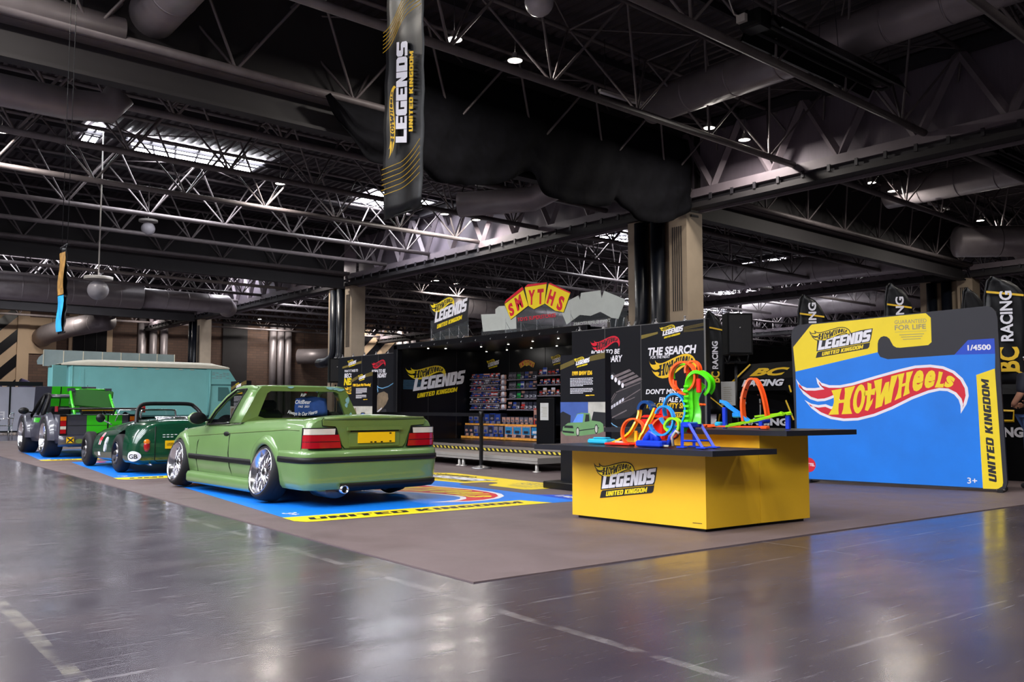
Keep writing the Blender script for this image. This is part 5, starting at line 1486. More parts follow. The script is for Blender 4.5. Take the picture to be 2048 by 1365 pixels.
def box_mesh(w, d, h, mats):
    q = MB().bbox(0, d, -w / 2, w / 2, 0, h, .006, 0)
    q.add([(-.002, -w * .42, h * .3), (-.002, w * .42, h * .3), (-.002, w * .42, h * .92), (-.002, -w * .42, h * .92)], [(3, 2, 1, 0)], 1)
    q.add([(-.003, -w * .42, h * .05), (-.003, w * .2, h * .05), (-.003, w * .1, h * .28), (-.003, -w * .42, h * .25)], [(3, 2, 1, 0)], 2)
    q.bbox(-.02, .0, -w * .25, w * .25, h * .4, h * .62, .01, 2)
    return q.mesh('boxed_toy', mats)
B1 = [box_mesh(.20, .2, .24, m_) for m_ in (['pack_dark', 'pack_blue', 'pack_grey'], ['pack_blue', 'pack_dark', 'pack_grey'], ['pack_dark', 'pack_grey', 'pack_blue'])]
B2 = [box_mesh(.15, .2, .17, m_) for m_ in (['pack_dark', 'pack_grey', 'pack_pink'], ['pack_dark', 'pack_pink', 'pack_grey'])]
B3 = [box_mesh(.30, .22, .26, m_) for m_ in (['pack_dark', 'pack_cyan', 'pack_white'], ['pack_pink', 'pack_cyan', 'pack_dark'])]
B4 = [box_mesh(.18, .22, .26, m_) for m_ in (['pack_dark', 'pack_grey', 'pack_blue'], ['pack_dark', 'pack_dark', 'pack_pink'], ['pack_blue', 'pack_dark', 'pack_grey'])]
def brow(y, z, seq, lab, grp, x):
    for me, w in seq:
        y -= w / 2
        tag(use('boxed_toy', me, None, (x, y, z), (0, 0, random.uniform(-.03, .03))), lab, 'toy box', grp); y -= w / 2 + .01
shelf_board(14.3, 17.47, .655, 'price_rail', 12.42, 'upper box shelf with an orange price strip')
shelf_board(14.3, 17.47, .36, 'price_rail', 12.30, 'lower box shelf with an orange price strip')
brow(17.4, .655, [(random.choice(B1), .2) for _ in range(6)], 'tall boxed toy set with blue top on the upper box shelf', 'tall boxes on the upper box shelf', 12.46)
brow(16.1, .655, [(random.choice(B2), .15) for _ in range(7)], 'low brown-grey boxed toy on the upper box shelf', 'low boxes on the upper box shelf', 12.46)
tag(use('boxed_toy', box_mesh(.14, .2, .36, ['pack_red', 'pack_pink', 'pack_dark']), None, (12.46, 14.9, .655)), 'tall red box at the end of the upper box shelf', 'toy box')
brow(17.4, .36, [(random.choice(B4), .18) for _ in range(8)], 'narrow boxed toy on the lower box shelf', 'narrow boxes on the lower box shelf', 12.34)
brow(15.85, .36, [(random.choice(B3), .30) for _ in range(4)], 'wide box with a turquoise picture on the lower box shelf', 'wide boxes on the lower box shelf', 12.34)
for y in (17.0, 15.75): 
    use('plinth_logo', LG_DARK, ct, mx=frame((12.29, y, .31 + .03), az(180), (0, 0, 1)) @ Matrix.Diagonal((.2, .2, 1, 1))).name = 'plinth_logo'
k = thing('black_door_panel', 'black panel with a white notice in front of the shelves', 'panel', (11.5, 13.43, CZ0 + .004))
MB().bbox(-.03, .03, -.27, .27, 0, .92, .01).build('board', 'container_black', k)
MB().box(-.034, -.031, -.11, .14, .48, .82).build('notice', 'paper_white', k)
q = MB()
for i in range(7): q.box(-.036, -.035, -.07, .10 - .02 * (i % 3), .55 + .03 * i, .556 + .03 * i)
q.build('notice_text', 'ink_grey', k)

# stage decks in front of the container
dk = thing('stage_deck', 'grey stage deck with black and yellow hazard edge before the container', 'stage', (0, 0, 0))
MB().box(9.85, 10.50, 10.95, 18.6, .24, .30).build('upper_platform', 'stage_deck', dk)
q = MB(); L = 18.6 - 10.95; n = int(L / .13)
q.box(9.842, 9.85, 10.95, 18.6, .243, .298, 1)
for i in range(n):
    y = 10.97 + i * .13; q.add([(9.84, y, .25), (9.84, y + .06, .25), (9.84, y + .10, .292), (9.84, y + .04, .292)], [(3, 2, 1, 0)], 0)
q.build('hazard_strip', ['hazard_yellow', 'ink_black'], dk)
q = MB(); q.box(9.14, 9.84, 10.88, 18.6, .20, .235, 0); q.box(9.12, 9.14, 10.86, 18.62, .14, .23, 1); q.box(9.14, 10.48, 10.86, 10.88, .14, .23, 1); q.box(9.11, 9.12, 10.86, 18.62, .185, .195, 1)
q.build('lower_platform', ['stage_deck', 'stage_steel'], dk)
for y in (10.96, 12.98, 13.1, 15.0, 17.0):
    for x in (9.19, 10.2):
        MB().lathe([(.07, 0), (.07, .012), (.03, .02), (.03, .15)], 12, mx=Matrix.Translation((x, y, .008))).build('leg', 'stage_steel', dk)
# belt barrier
def post(x, y, lab):
    t = thing('barrier_post', lab, 'barrier', (x, y, .008))
    MB().lathe([(.17, 0), (.175, .012), (.14, .03), (.05, .05), (.032, .06)], 24).build('base', 'stand_metal', t)
    MB().lathe([(.033, .05), (.033, .86), (.042, .87), (.042, .96), (.03, .97), (.001, .97)], 16).build('post', 'black_metal', t)
post(9.0, 12.2, 'slim black belt barrier post standing before the stage')
post(8.95, 17.8, 'belt barrier post behind the pickup bed')
o = MB().box(8.97, 8.98, 12.24, 17.76, .885, .945).build('barrier_belt', 'black_cloth'); tag(o, 'black belt stretched between the two barrier posts', 'belt')

# ------------------------------------------------------------ poster walls
mat('poster_black', (12, 13, 20), .4, spec=.35, var=.05, vscale=1)
mat('pic_grey', (110, 100, 104), .5, var=.2, vscale=8); mat('pic_dark', (34, 33, 40), .5, var=.2, vscale=8)
mat('alu_edge', (150, 150, 150), .3, .8)
def panel_wall(name, x, y0, y1, h, lab, seams):
    t = thing(name, lab, 'poster wall', (x, y1, 0))        # local x runs towards -y, so u = y1 - y
    t.matrix_world = frame((x, y1, .008), az(180), (0, 0, 1))
    w = y1 - y0; h -= .008
    MB().box(0, w, 0, h, -.08, 0).build('board', 'poster_black', t)
    q = MB()
    for s_ in seams: q.box(s_ - .004, s_ + .004, 0, h, 0, .003)
    q.box(0, w, h - .006, h + .004, -.082, .004); q.box(w - .03, w, 0, h, 0, .006)
    q.build('aluminium_edge', 'alu_edge', t)
    for u in [w * k / 5 + .15 for k in range(5)]:
        MB().lathe([(.03, 0), (.03, .02), (.012, .03), (.012, .06), (.026, .07), (.001, .075)], 10, mx=Matrix.Translation((u, h, -.04)) @ Matrix.Rotation(R(-90), 4, 'X')).build('clamp', 'stand_metal', t)
    return t
pr_ = panel_wall('poster_wall', 9.9, 8.10, 10.9, 2.29, 'black poster wall with white and yellow slogans behind the toy tables', (.778, 1.555))
def ptext(par, items, ink, name='slogan'):
    q = MB()
    for b, x, z, h, w, bold, sh in items: text(q, b, x, z, h, w, sh, bold, .003)
    return q.build(name, ink, par)
use('flame_logo', FL_POSTER, pr_, mx=Matrix.Translation((.775, 2.04, .002)) @ Matrix.Diagonal((.31, .31, 1, 1)))
use('legends_logo', LG_DARK, pr_, mx=Matrix.Translation((2.17, 2.135, .002)) @ Matrix.Diagonal((.56, .52, 1, 1)))
use('flame_logo', FL_GOLD, pr_, mx=Matrix.Translation((2.17, 1.63, .002)) @ Matrix.Diagonal((.42, .48, 1, 1)))
ptext(pr_, [('BORN TO BE', .46, 1.87, .075, .65, .03, .15), ('LEGENDARY', .455, 1.745, .10, .71, .035, .15), ('THE SEARCH', 1.70, 1.81, .115, .93, .04, .18), ('FOR THE NEXT', 1.745, 1.758, .042, .39, .02, .18), ("DON'T MISS THE", 1.645, 1.232, .072, .9, .03, .18), ('FINALE AT', 1.905, 1.11, .072, .56, .03, .18), ('REGISTER TO', 1.92, .765, .035, .45, .02, 0), ('EC', .865, .488, .05, .10, .03, 0), ('WAT', 1.08, .49, .05, .16, .03, 0)], 'ink_white')
ptext(pr_, [('THE GRAVITY SHOW', 1.645, 1.022, .075, .98, .035, .18)], 'ink_gold')
q = MB().poly([(1.90, .885), (2.53, .89), (2.55, .965), (1.92, .96)], .002, m=0); text(q, 'MAIN STAGE', 1.98, .902, .045, .5, .15, .03, .004, 1); q.build('yellow_label', ['ink_gold', 'ink_black'], pr_)
ptext(pr_, [('RI', .985, .49, .05, .07, .03, 0)], 'ink_red')
q = MB().poly([(1.565, 2.064), (1.565, 2.124), (1.90, 2.155), (1.90, 2.125)], .002)
for k in range(5): q.poly([(2.40, 2.12 + .016 * k), (2.40, 2.125 + .016 * k), (2.77, 2.16 + .016 * k - .03 * (k < 2)), (2.77, 2.155 + .016 * k - .03 * (k < 2))], .002)
q.build('gold_band', 'ink_dim_gold', pr_)
# engine and car side drawn in greys
q = MB()
for k in range(4):
    a = Vector((.95 + .075 * k, 1.52 - .045 * k)); b = a + Vector((.36, .10))
    q.poly([(a.x, a.y), (a.x + .045, a.y - .03), (b.x + .045, b.y - .03), (b.x, b.y)], .003, m=0)
    q.add([(a.x - .012 + .03 * math.cos(t_ * PI / 5), a.y - .015 + .04 * math.sin(t_ * PI / 5), .004) for t_ in range(10)], [tuple(range(10))], 1)
q.poly([(.90, 1.56), (.96, 1.58), (1.24, 1.36), (1.20, 1.33)], .002, m=2)
q.build('engine_picture', ['pic_grey', 'ink_white', 'pic_dark'], pr_)
q = MB()
q.poly([(.86, .95), (.86, 1.10), (1.0, 1.24), (1.12, 1.34), (1.35, 1.42), (1.55, 1.45), (1.55, 1.02), (1.3, .88), (1.0, .84)], .002, m=0)
for a, b, w in (((1.02, 1.26), (1.54, 1.40), .012), ((.98, 1.05), (1.54, 1.30), .014), ((.90, 1.02), (1.42, 1.18), .012), ((.93, .86), (1.25, .98), .02), ((.87, 1.10), (1.0, 1.25), .012), ((.90, 1.09), (1.03, 1.24), .01)):
    d = Vector((b[0] - a[0], b[1] - a[1])); nn = Vector((-d.y, d.x)).normalized() * w
    q.poly([(a[0], a[1]), (b[0], b[1]), (b[0] + nn.x, b[1] + nn.y), (a[0] + nn.x, a[1] + nn.y)], .003, m=1)
for k in range(5): q.poly([(.90 + .06 * k, 1.0 + .028 * k), (.945 + .06 * k, 1.02 + .028 * k), (.945 + .06 * k, 1.07 + .028 * k), (.90 + .06 * k, 1.05 + .028 * k)], .0035, m=2)
q.build('car_picture', ['pic_dark', 'pic_grey', 'pack_white'], pr_)
q = MB()
for pts in ([(.86, .82, .004), (.95, .76, .004), (1.1, .70, .004), (1.3, .68, .004)], [(.82, 1.56, .004), (.89, 1.55, .004), (.86, 1.50, .004), (.93, 1.51, .004)]): q.tube(pts, .008, 4)
q.build('blue_line', 'ink_sky', pr_)
plw = panel_wall('poster_wall', 10.6, 17.68, 20.5, 2.29, 'black poster wall beyond the pickup, its slogans partly covered', (1.22, 2.02))
use('legends_logo', LG_DARK, plw, mx=Matrix.Translation((.72, 2.11, .002)) @ Matrix.Diagonal((.56, .5, 1, 1)))
use('flame_logo', FL_POSTER, plw, mx=Matrix.Translation((2.03, 2.045, .002)) @ Matrix.Diagonal((.30, .28, 1, 1)))
use('flame_logo', FL_GOLD, plw, mx=Matrix.Translation((.8, 1.48, .002)) @ Matrix.Diagonal((.42, .36, 1, 1)))
ptext(plw, [('WHAT IT TAKES TO', .335, 1.905, .06, .70, .03, .1), ('BECOME', .335, 1.77, .105, .70, .04, .1), ('BORN TO BE', 1.72, 1.845, .08, .64, .03, .12), ('LEGENDARY', 1.72, 1.73, .10, .70, .035, .12)], 'ink_white')
ptext(plw, [('NEXT', .315, 1.59, .165, .72, .06, .12)], 'ink_yellow')
q = MB().poly([(.22, 2.0), (.22, 2.05), (1.2, 2.16), (1.2, 2.10)], .001); q.build('gold_band', 'ink_dim_gold', plw)
q = MB(); q.tube([(1.97, 1.54, .004), (2.06, 1.49, .004), (2.23, 1.47, .004), (2.5, 1.51, .004), (2.78, 1.60, .004)], .012, 4); q.tube([(1.97, 1.54, .004), (2.03, 1.40, .004), (1.9, 1.36, .004)], .012, 4); q.tube([(2.0, .86, .004), (2.2, .80, .004), (2.5, .82, .004), (2.79, .82, .004), (2.79, 1.6, .004)], .01, 4)
q.build('blue_line', 'ink_sky', plw)
mat('pic_tan', (120, 104, 84), .5, var=.3, vscale=6)
q = MB().poly([(1.9, 1.0), (1.92, 1.25), (2.05, 1.36), (2.3, 1.40), (2.48, 1.34), (2.50, 1.22), (2.40, 1.10), (2.12, .93), (1.95, .86)], .002, m=0)
q.poly([(1.92, .86), (2.2, .99), (2.22, 1.03), (1.93, .91)], .003, m=1); q.poly([(2.18, .92), (2.3, 1.0), (2.42, .98), (2.44, .88), (2.34, .80), (2.22, .82)], .003, m=2)
q.build('car_picture', ['pic_tan', 'pack_white', 'pic_dark'], plw)

# ------------------------------------------------------------ car information boards
def info_board(x, y1, w, h, rz, title, lab, pic):
    t = thing('information_board', lab, 'information board', (x, y1, 0))
    t.matrix_world = frame((x, y1, .009), az(180 + rz), (0, 0, 1))
    MB().box(0, w, .06, h, -.10, 0).build('board', 'poster_black', t)
    MB().bbox(-.1, w + .1, 0, .09, -.30, .22, .008).build('plinth', 'container_black', t)
    use('legends_logo', LG_DARK, t, mx=Matrix.Translation((w * .5, h - .105, .002)) @ Matrix.Diagonal((.36, .36, 1, 1)))
    q = MB()
    for k in range(7):
        z0 = h - .185 + .009 * k
        q.poly([(0, z0), (0, z0 + .005), (w * .33, z0 + .075), (w * .33, z0 + .07)], .001); q.poly([(w * .66, z0 + .09), (w * .66, z0 + .095), (w, z0 + .125 + .002 * k), (w, z0 + .12 + .002 * k)], .001)
    q.build('gold_band', 'ink_dim_gold', t)
    q = MB(); text(q, title, w * .5, h - .262, .05, w * .45 if len(title) < 16 else w * .85, .1, .045, .002, 0, 0, 'C') if title else q.box(w * .25, w * .75, h - .262, h - .22, .001, .002); q.box(w * .58, w * .66, h - .53, h - .515, .001, .002); q.box(w * .67, w * .77, h - .525, h - .515, .001, .002); q.build('board_title', 'ink_gold', t)
    q = MB()
    rnd = random.Random(len(title) * 7)
    for i in range(11):
        if i == 6: continue
        x0 = w * .23; end = w * (.74 if i not in (5, 10) else .52)
        while x0 < end - .02:
            l = rnd.uniform(.018, .05); q.box(x0, min(x0 + l, end), h - .31 - .0185 * i, h - .302 - .0185 * i, .001, .002); x0 += l + .006
    q.build('board_text', 'ink_white', t)
    pic(t, w, h)
    return t
mat('pic_sky', (58, 84, 150), .5, var=.1); mat('pic_wall', (170, 168, 160), .5, var=.2, vscale=6); mat('pic_ground', (104, 84, 80), .6, var=.1, vscale=12); mat('pic_green', (98, 138, 90), .5, var=.08, vscale=5); mat('pic_black', (20, 22, 28), .5)
def pic_green(t, w, h):
    q = MB()
    q.poly([(0, .565), (w, .565), (w, .80), (0, .80)], .001, m=2)
    q.poly([(0, .80), (w * .63, .80), (w * .63, 1.10), (0, 1.10)], .001, m=0); q.poly([(w * .63, .80), (w, .80), (w, 1.10), (w * .63, 1.10)], .001, m=1)
    q.poly([(0, .72), (.18, .73), (.2, .93), (.05, .98), (0, .96)], .0015, m=4); q.poly([(.55, .78), (w, .80), (w, .97), (.62, .98)], .0015, m=4)
    q.poly([(.03, .70), (.05, .78), (.14, .83), (.24, .84), (.32, .95), (.40, .965), (.55, .96), (.58, .87), (.74, .855), (.79, .83), (.80, .74), (.72, .715), (.40, .675), (.10, .67)], .002, m=3)
    q.poly([(.24, .84), (.33, .945), (.44, .95), (.42, .845)], .0025, m=5); q.poly([(.46, .85), (.48, .945), (.54, .945), (.55, .86)], .0025, m=4)
    q.poly([(.04, .735), (.26, .725), (.26, .70), (.05, .71)], .0025, m=4); q.poly([(.36, .745), (.72, .785), (.72, .775), (.36, .733)], .0025, m=4); q.poly([(.08, .80), (.24, .80), (.25, .765), (.07, .77)], .0025, m=4)
    for cx, cy in ((.33, .725), (.67, .765)):
        q.add([(cx + .032 * math.cos(a * PI / 8), cy + .06 * math.sin(a * PI / 8), .003) for a in range(16)], [tuple(range(16))], 4); q.add([(cx + .022 * math.cos(a * PI / 8), cy + .045 * math.sin(a * PI / 8), .0035) for a in range(16)], [tuple(range(16))], 1)
    q.build('car_photo', ['pic_sky', 'pic_wall', 'pic_ground', 'pic_green', 'pic_black', 'cloth_blue'], t)
def pic_small(t, w, h):
    q = MB().poly([(0, .60), (w, .60), (w, 1.05), (0, 1.05)], .001, m=0); q.poly([(0, .60), (w, .60), (w, .78), (0, .78)], .0015, m=1)
    q.poly([(.3, .74), (.33, .86), (.42, .93), (.55, .93), (.62, .85), (.66, .74)], .002, m=2); q.poly([(.38, .86), (.43, .91), (.54, .91), (.58, .86)], .0025, m=3)
    q.poly([(.05, .78), (.05, 1.0), (.2, 1.02), (.25, .8)], .0015, m=4)
    q.build('car_photo', ['pic_wall', 'pic_ground', 'pic_black', 'cloth_blue', 'pic_tan'], t)
info_board(7.70, 8.704, .83, 1.705, 0, '1999 BMW E36', 'black car information board with a green pickup photo beyond the near table', pic_green)
info_board(8.40, 15.69, .84, 1.70, 0, "1980 Classic Mini 'Moonling'", 'black car information board with a pale photo beside the pickup cab', pic_small)
info_board(6.80, 17.83, .82, 1.555, 0, '', 'black car information board between the roadster and the truck cab', pic_small)
# ------------------------------------------------------------ toy tables
mat('table_yellow', (228, 178, 36), .42, var=.02, vscale=2, aniso=(1, 1, .2))
mat('table_top', (30, 31, 38), .34, var=.06, vscale=6)
def quad_box(q, base, z0, z1, m=0):
    return q.poly(base, z0, z1, m)
A_, B_, S_, C_ = Vector((5.729, 6.311)), Vector((5.906, 4.859)), Vector((6.592, 4.824)), Vector((7.26, 4.771))
e1 = Vector((-.1374, .9905)); e2 = Vector((.9945, -.105))
tn = thing('low_toy_table', 'yellow table with the flame logo and a black top, the lower of the two', 'table', (0, 0, 0))
A2 = A_ + (S_ - B_)
def ccw(p): 
    a = sum(p[i][0] * p[(i + 1) % len(p)][1] - p[(i + 1) % len(p)][0] * p[i][1] for i in range(len(p)))
    return p if a > 0 else list(reversed(p))
def T2(v): return (v.x, v.y)
MB().poly(ccw([T2(B_), T2(S_), T2(A2), T2(A_)]), .035, .655).build('yellow_box', 'table_yellow', tn)
MB().poly(ccw([T2(B_ + Vector((.04, .04))), T2(S_ + Vector((0, .04))), T2(A2 + Vector((0, -.04))), T2(A_ + Vector((.04, -.04)))]), .008, .036).build('plinth', 'black_metal', tn)
K = Vector((5.626, 4.555))
MB().poly(ccw([T2(K), T2(K + e2 * .74), T2(K + e2 * .74 + e1 * 1.92), T2(K + e1 * 1.90)]), .655, .70).build('table_top', 'table_top', tn)
f = frame((*((A_ + B_) / 2), 0), (*(B_ - A_), 0), (0, 0, 1))
use('legends_logo', LG_CARD, tn, mx=f @ Matrix.Translation((-.105, .378, .003)) @ Matrix.Diagonal((.84, .84, 1, 1)))
q = MB().box(.60, .69, .075, .08, 0, .002); o = q.build('maker_mark', 'ink_black', tn); o.matrix_local = f
tt = thing('high_toy_table', 'taller yellow table with a black top right behind the low table', 'table', (0, 0, 0))
C2 = C_ + (A_ - B_); S2 = S_ + (A_ - B_)
S1 = S_ + Vector((.008, 0))
MB().poly(ccw([T2(S1), T2(C_), T2(C2), T2(S2 + Vector((.008, 0)))]), .035, .80).build('yellow_box', 'table_yellow', tt)
MB().poly(ccw([T2(S1 + Vector((.004, .04))), T2(C_ + Vector((-.04, .04))), T2(C2 + Vector((-.04, -.04))), T2(S2 + Vector((.012, -.04)))]), .008, .036).build('plinth', 'black_metal', tt)
Tk = Vector((6.531, 4.496))
MB().poly(ccw([T2(Tk), T2(Tk + e2 * .93), T2(Tk + e2 * .93 + e1 * 1.95), T2(Tk + e1 * 1.95)]), .80, .845).build('table_top', 'table_top', tt)

# ------------------------------------------------------------ toy track sets
mat('toy_orange', (255, 92, 30), .32, coat=.3); mat('toy_red', (226, 30, 22), .35, coat=.3); mat('toy_yellow', (250, 190, 30), .35, coat=.3)
mat('toy_green', (84, 224, 12), .32, coat=.3); mat('toy_lime', (150, 214, 20), .32, coat=.3); mat('toy_blue', (14, 58, 200), .35, coat=.3)
mat('toy_sky', (26, 140, 226), .32, coat=.3); mat('toy_cyan', (40, 172, 214), .35, coat=.3); mat('toy_navy', (8, 60, 120), .3, coat=.3); mat('toy_grey', (176, 170, 156), .4)
def ribbon(q, pts, wd, w, t=.006, lip=.008, m=0, closed=False, n=3):
    """track: a flat channel with raised edges; wd is the width direction (or one per point)"""
    P = smooth_pts(pts, n, closed); N = len(P)
    W_ = [Vector(wd)] * N if not isinstance(wd, list) else smooth_pts(wd, n, closed)
    prof = [(-w / 2, 0), (-w / 2, lip + t), (-w / 2 + .004, lip + t), (-w / 2 + .004, t), (w / 2 - .004, t), (w / 2 - .004, lip + t), (w / 2, lip + t), (w / 2, 0)]
    rows = []
    for i in range(N):
        a = P[(i - 1) % N] if closed else P[max(i - 1, 0)]; b = P[(i + 1) % N] if closed else P[min(i + 1, N - 1)]
        tg_ = (b - a).normalized(); u = W_[i] - tg_ * W_[i].dot(tg_); u.normalize(); nn = u.cross(tg_)
        rows.append([P[i] + u * c + nn * d for c, d in prof])
    if closed: rows.append(rows[0])
    q.grid(rows, m, sm=False, closed=True)
    if not closed:
        b0 = len(q.v); 
        q.add(rows[0], [tuple(range(8))], m); q.add(rows[-1], [tuple(reversed(range(8)))], m)
    return q
def fin(o):
    fix_normals(o); sharp(o, 40); return o
rz1 = math.atan2(e1.y, e1.x)
Y = (0, 1, 0)
def ringpts(cx, cz, rx, rz_, a0, a1, n, y0=0, y1=0):
    return [(cx + rx * math.cos(R(a0 + (a1 - a0) * i / n)), y0 + (y1 - y0) * i / n, cz + rz_ * math.sin(R(a0 + (a1 - a0) * i / n))) for i in range(n + 1)]
t1 = thing('tower_track_set', 'red tower toy track set with yellow ramps, blue arch and orange loops', 'toy', (*(K + e2 * .46), .706), rz1)
q = MB(); q.bbox(.815, 1.07, -.10, .08, 0, .27, .02); q.bbox(.86, .95, -.06, .06, .27, .33, .012); q.bbox(.80, .87, -.05, .05, .24, .335, .015); q.lathe([(.045, 0), (.05, .02), (.03, .035), (.001, .036)], 14, mx=Matrix.Translation((.835, 0, .30)))
q.bbox(.80, 1.40, -.02, .12, 0, .022, .01); q.build('tower', 'toy_red', t1)
MB().box(.84, 1.05, .079, .083, .235, .25).build('tower_band', 'black_metal', t1)
q = MB(); ribbon(q, ringpts(1.006, .315, .082, .085, 178, 2, 12, .06, .06), Y, .075, lip=.02, m=0); fin(q.build('arch_track', 'toy_navy', t1))
q = MB(); ribbon(q, [(1.088, .06, .32), (1.085, .08, .26), (1.11, .11, .18), (1.16, .12, .11), (1.27, .10, .055), (1.41, .05, .014)], (0, 1, .1), .045, lip=.012); fin(q.build('ramp_track', 'toy_yellow', t1))
q = MB(); ribbon(q, [(.925, .06, .32), (.925, .10, .27), (.945, .14, .20), (.97, .16, .13), (.995, .17, .09), (1.02, .17, .03)], (0, 1, .1), .045, lip=.012); fin(q.build('ramp_track', 'toy_yellow', t1))
MB().bbox(1.09, 1.12, .08, .10, .0, .13, .004).build('ramp_prop', 'toy_yellow', t1)
q = MB(); ribbon(q, ringpts(1.10, .118, .105, .112, -85, 268, 20, .16, .10), Y, .042, lip=.008); fin(q.build('loop_track', 'toy_orange', t1))
q = MB(); ribbon(q, ringpts(.79, .135, .11, .108, -60, 200, 16, .14, .06), Y, .04, lip=.008); ribbon(q, [(1.07, .14, .02), (.95, .15, .035), (.85, .16, .045), (.74, .17, .05), (.66, .16, .08)], Y, .042); fin(q.build('loop_track', 'toy_orange', t1))
q = MB(); q.bbox(1.43, 1.66, -.06, .10, 0, .045, .012); q.bbox(1.47, 1.62, -.03, .07, .045, .06, .01); q.build('car_catcher', 'toy_cyan', t1)
q = MB(); q.bbox(.68, .95, .17, .32, 0, .055, .012); q.tube([(.76, .24, .05), (.79, .24, .10), (.84, .24, .125), (.87, .24, .09), (.90, .24, .05)], .03, 8); q.cyl((.82, .24, .05), (.82, .24, .15), .025, 12); q.build('launcher', 'toy_blue', t1)
q = MB(); q.bbox(1.1, 1.38, .10, .2, 0, .02, .006); q.build('base_plate', 'toy_red', t1)
MB().tube([(1.17, .13, .025), (1.30, .13, .025)], .012, 8).build('toy_lever', 'toy_grey', t1)
t2 = thing('spiral_track_set', 'tall twisting green toy track set on a blue trestle with blue and orange loops', 'toy', (*(K + e2 * .34), .706), rz1)
q = MB(); 
ribbon(q, [(.655, .05, .15), (.63, .07, .11), (.585, .08, .105), (.53, .06, .15), (.495, .04, .23), (.485, .03, .32), (.49, .03, .42), (.485, .03, .50), (.455, .03, .575), (.40, .03, .62), (.345, .02, .61), (.30, -.0, .56), (.315, -.03, .50), (.36, -.05, .46)], [(0, 1, .1), (0, 1, .1), (.1, 1, 0), (.5, 1, 0), (.9, .6, 0), (1, .2, 0), (1, .3, 0), (.9, .5, 0), (.6, .9, 0), (.3, 1, 0), (.1, 1, 0), (0, 1, 0), (0, 1, 0), (0, 1, 0)], .075, .008, .02)
ribbon(q, [(.43, .0, .20), (.44, -.02, .30), (.46, -.02, .40), (.42, -.02, .49), (.38, -.03, .54)], [(1, .3, 0)] * 5, .07, .008, .018)
fin(q.build('spiral_track', 'toy_green', t2))
q = MB()
for i in range(9): q.bbox(.462 + .008 * (i % 2), .512 + .008 * (i % 2), .05, .068, .17 + .042 * i, .19 + .042 * i, .004)
q.build('track_clip', 'toy_green', t2)
q = MB(); ribbon(q, [(.67, .09, .185), (.61, .10, .235), (.545, .10, .215), (.56, .09, .14), (.60, .08, .12), (.65, .085, .15)], Y, .05, .008, .012, closed=True); fin(q.build('loop_track', 'toy_lime', t2)); 
q = MB(); ribbon(q, ringpts(.575, .62, .10, .085, -20, 250, 16, -.03, -.06), Y, .045); fin(q.build('loop_track', 'toy_green', t2))
q = MB(); ribbon(q, ringpts(.525, .60, .105, .115, -70, 250, 18, .07, .02), Y, .05, .006, .012); ribbon(q, ringpts(.455, .66, .05, .062, -30, 220, 12, .02, -.02), Y, .05, .006, .01); ribbon(q, [(.625, .04, .57), (.61, .05, .51), (.55, .05, .455), (.49, .05, .44)], Y, .045, .006, .01); fin(q.build('loop_track', 'toy_orange', t2))
q = MB(); q.bbox(.49, .53, -.04, .0, .12, .66, .006); q.bbox(.36, .40, .02, .05, .46, .58, .006); q.build('red_post', 'toy_red', t2)
q = MB(); ribbon(q, ringpts(.625, .31, .115, .135, -20, 335, 24, .0, .08), Y, .045, .006, .01); ribbon(q, ringpts(.70, .225, .10, .115, 30, 345, 20, .06, .14), Y, .042, .006, .01); fin(q.build('loop_track', 'toy_sky', t2))
q = MB(); ribbon(q, ringpts(.405, .272, .055, .085, -110, 110, 12, -.08, -.05), Y, .045, .006, .01); ribbon(q, [(.60, .12, .06), (.545, .13, .09), (.53, .12, .14)], Y, .06, .006, .012); fin(q.build('loop_track', 'toy_orange', t2))
q = MB()
for y in (.12, -.06):
    q.tube([(.495, y, .20), (.478, y + .03, .0)], .016, 4); q.tube([(.43, y, .20), (.28, y + .03, .0)], .016, 4); q.tube([(.48, y + .02, .06), (.335, y + .02, .06)], .009, 4)
    q.bbox(.44, .52, y + .0, y + .06, 0, .014, .004); q.bbox(.24, .33, y + .0, y + .06, 0, .014, .004)
q.bbox(.42, .51, -.07, .13, .17, .215, .008); q.build('trestle', 'toy_blue', t2)
q = MB(); q.tube([(.56, .16, .015), (.57, .16, .09), (.53, .16, .14), (.50, .16, .12)], .012, 8); q.tube([(.66, .16, .012), (.60, .17, .012)], .01, 8); q.build('grey_launcher', 'toy_grey', t2)
q = MB(); q.tube([(.62, .14, .02), (.60, .14, .09), (.55, .12, .15)], .02, 8); q.build('blue_support', 'toy_blue', t2)
t3 = thing('loop_track_set', 'toy track set with one tall orange loop and a curved lime track on blue pillars', 'toy', (*(Tk + e2 * .3), .850), rz1)
q = MB(); ribbon(q, [(.60, .04, .07), (.615, .035, .20), (.61, .02, .31), (.575, 0, .42), (.545, -.01, .445), (.51, -.02, .43), (.47, -.03, .34), (.445, -.04, .22), (.43, -.05, .09)], Y, .07, .006, .012); fin(q.build('loop_track', 'toy_orange', t3))
q = MB()
for i, (x, z) in enumerate(((.613, .12), (.618, .19), (.615, .27), (.60, .35), (.50, .38), (.472, .30), (.452, .22))): q.box(x - .003 if i < 4 else x + .003, x + .003 if i < 4 else x + .008, .0, .03, z, z + .012)
q.build('track_mark', 'black_metal', t3)
q = MB(); ribbon(q, [(.77, .06, .018), (.66, .07, .035), (.56, .07, .055), (.46, .06, .075), (.36, .05, .10), (.27, .03, .125), (.22, -.02, .14), (.25, -.10, .137), (.36, -.13, .125), (.50, -.13, .11), (.58, -.12, .10)], [(0, 1, -.25)] * 5 + [(.4, .8, -.3), (.9, .2, -.2), (.5, -.8, 0), (0, -1, 0), (0, -1, 0), (0, -1, 0)], .06, .006, .012); fin(q.build('curve_track', 'toy_lime', t3))
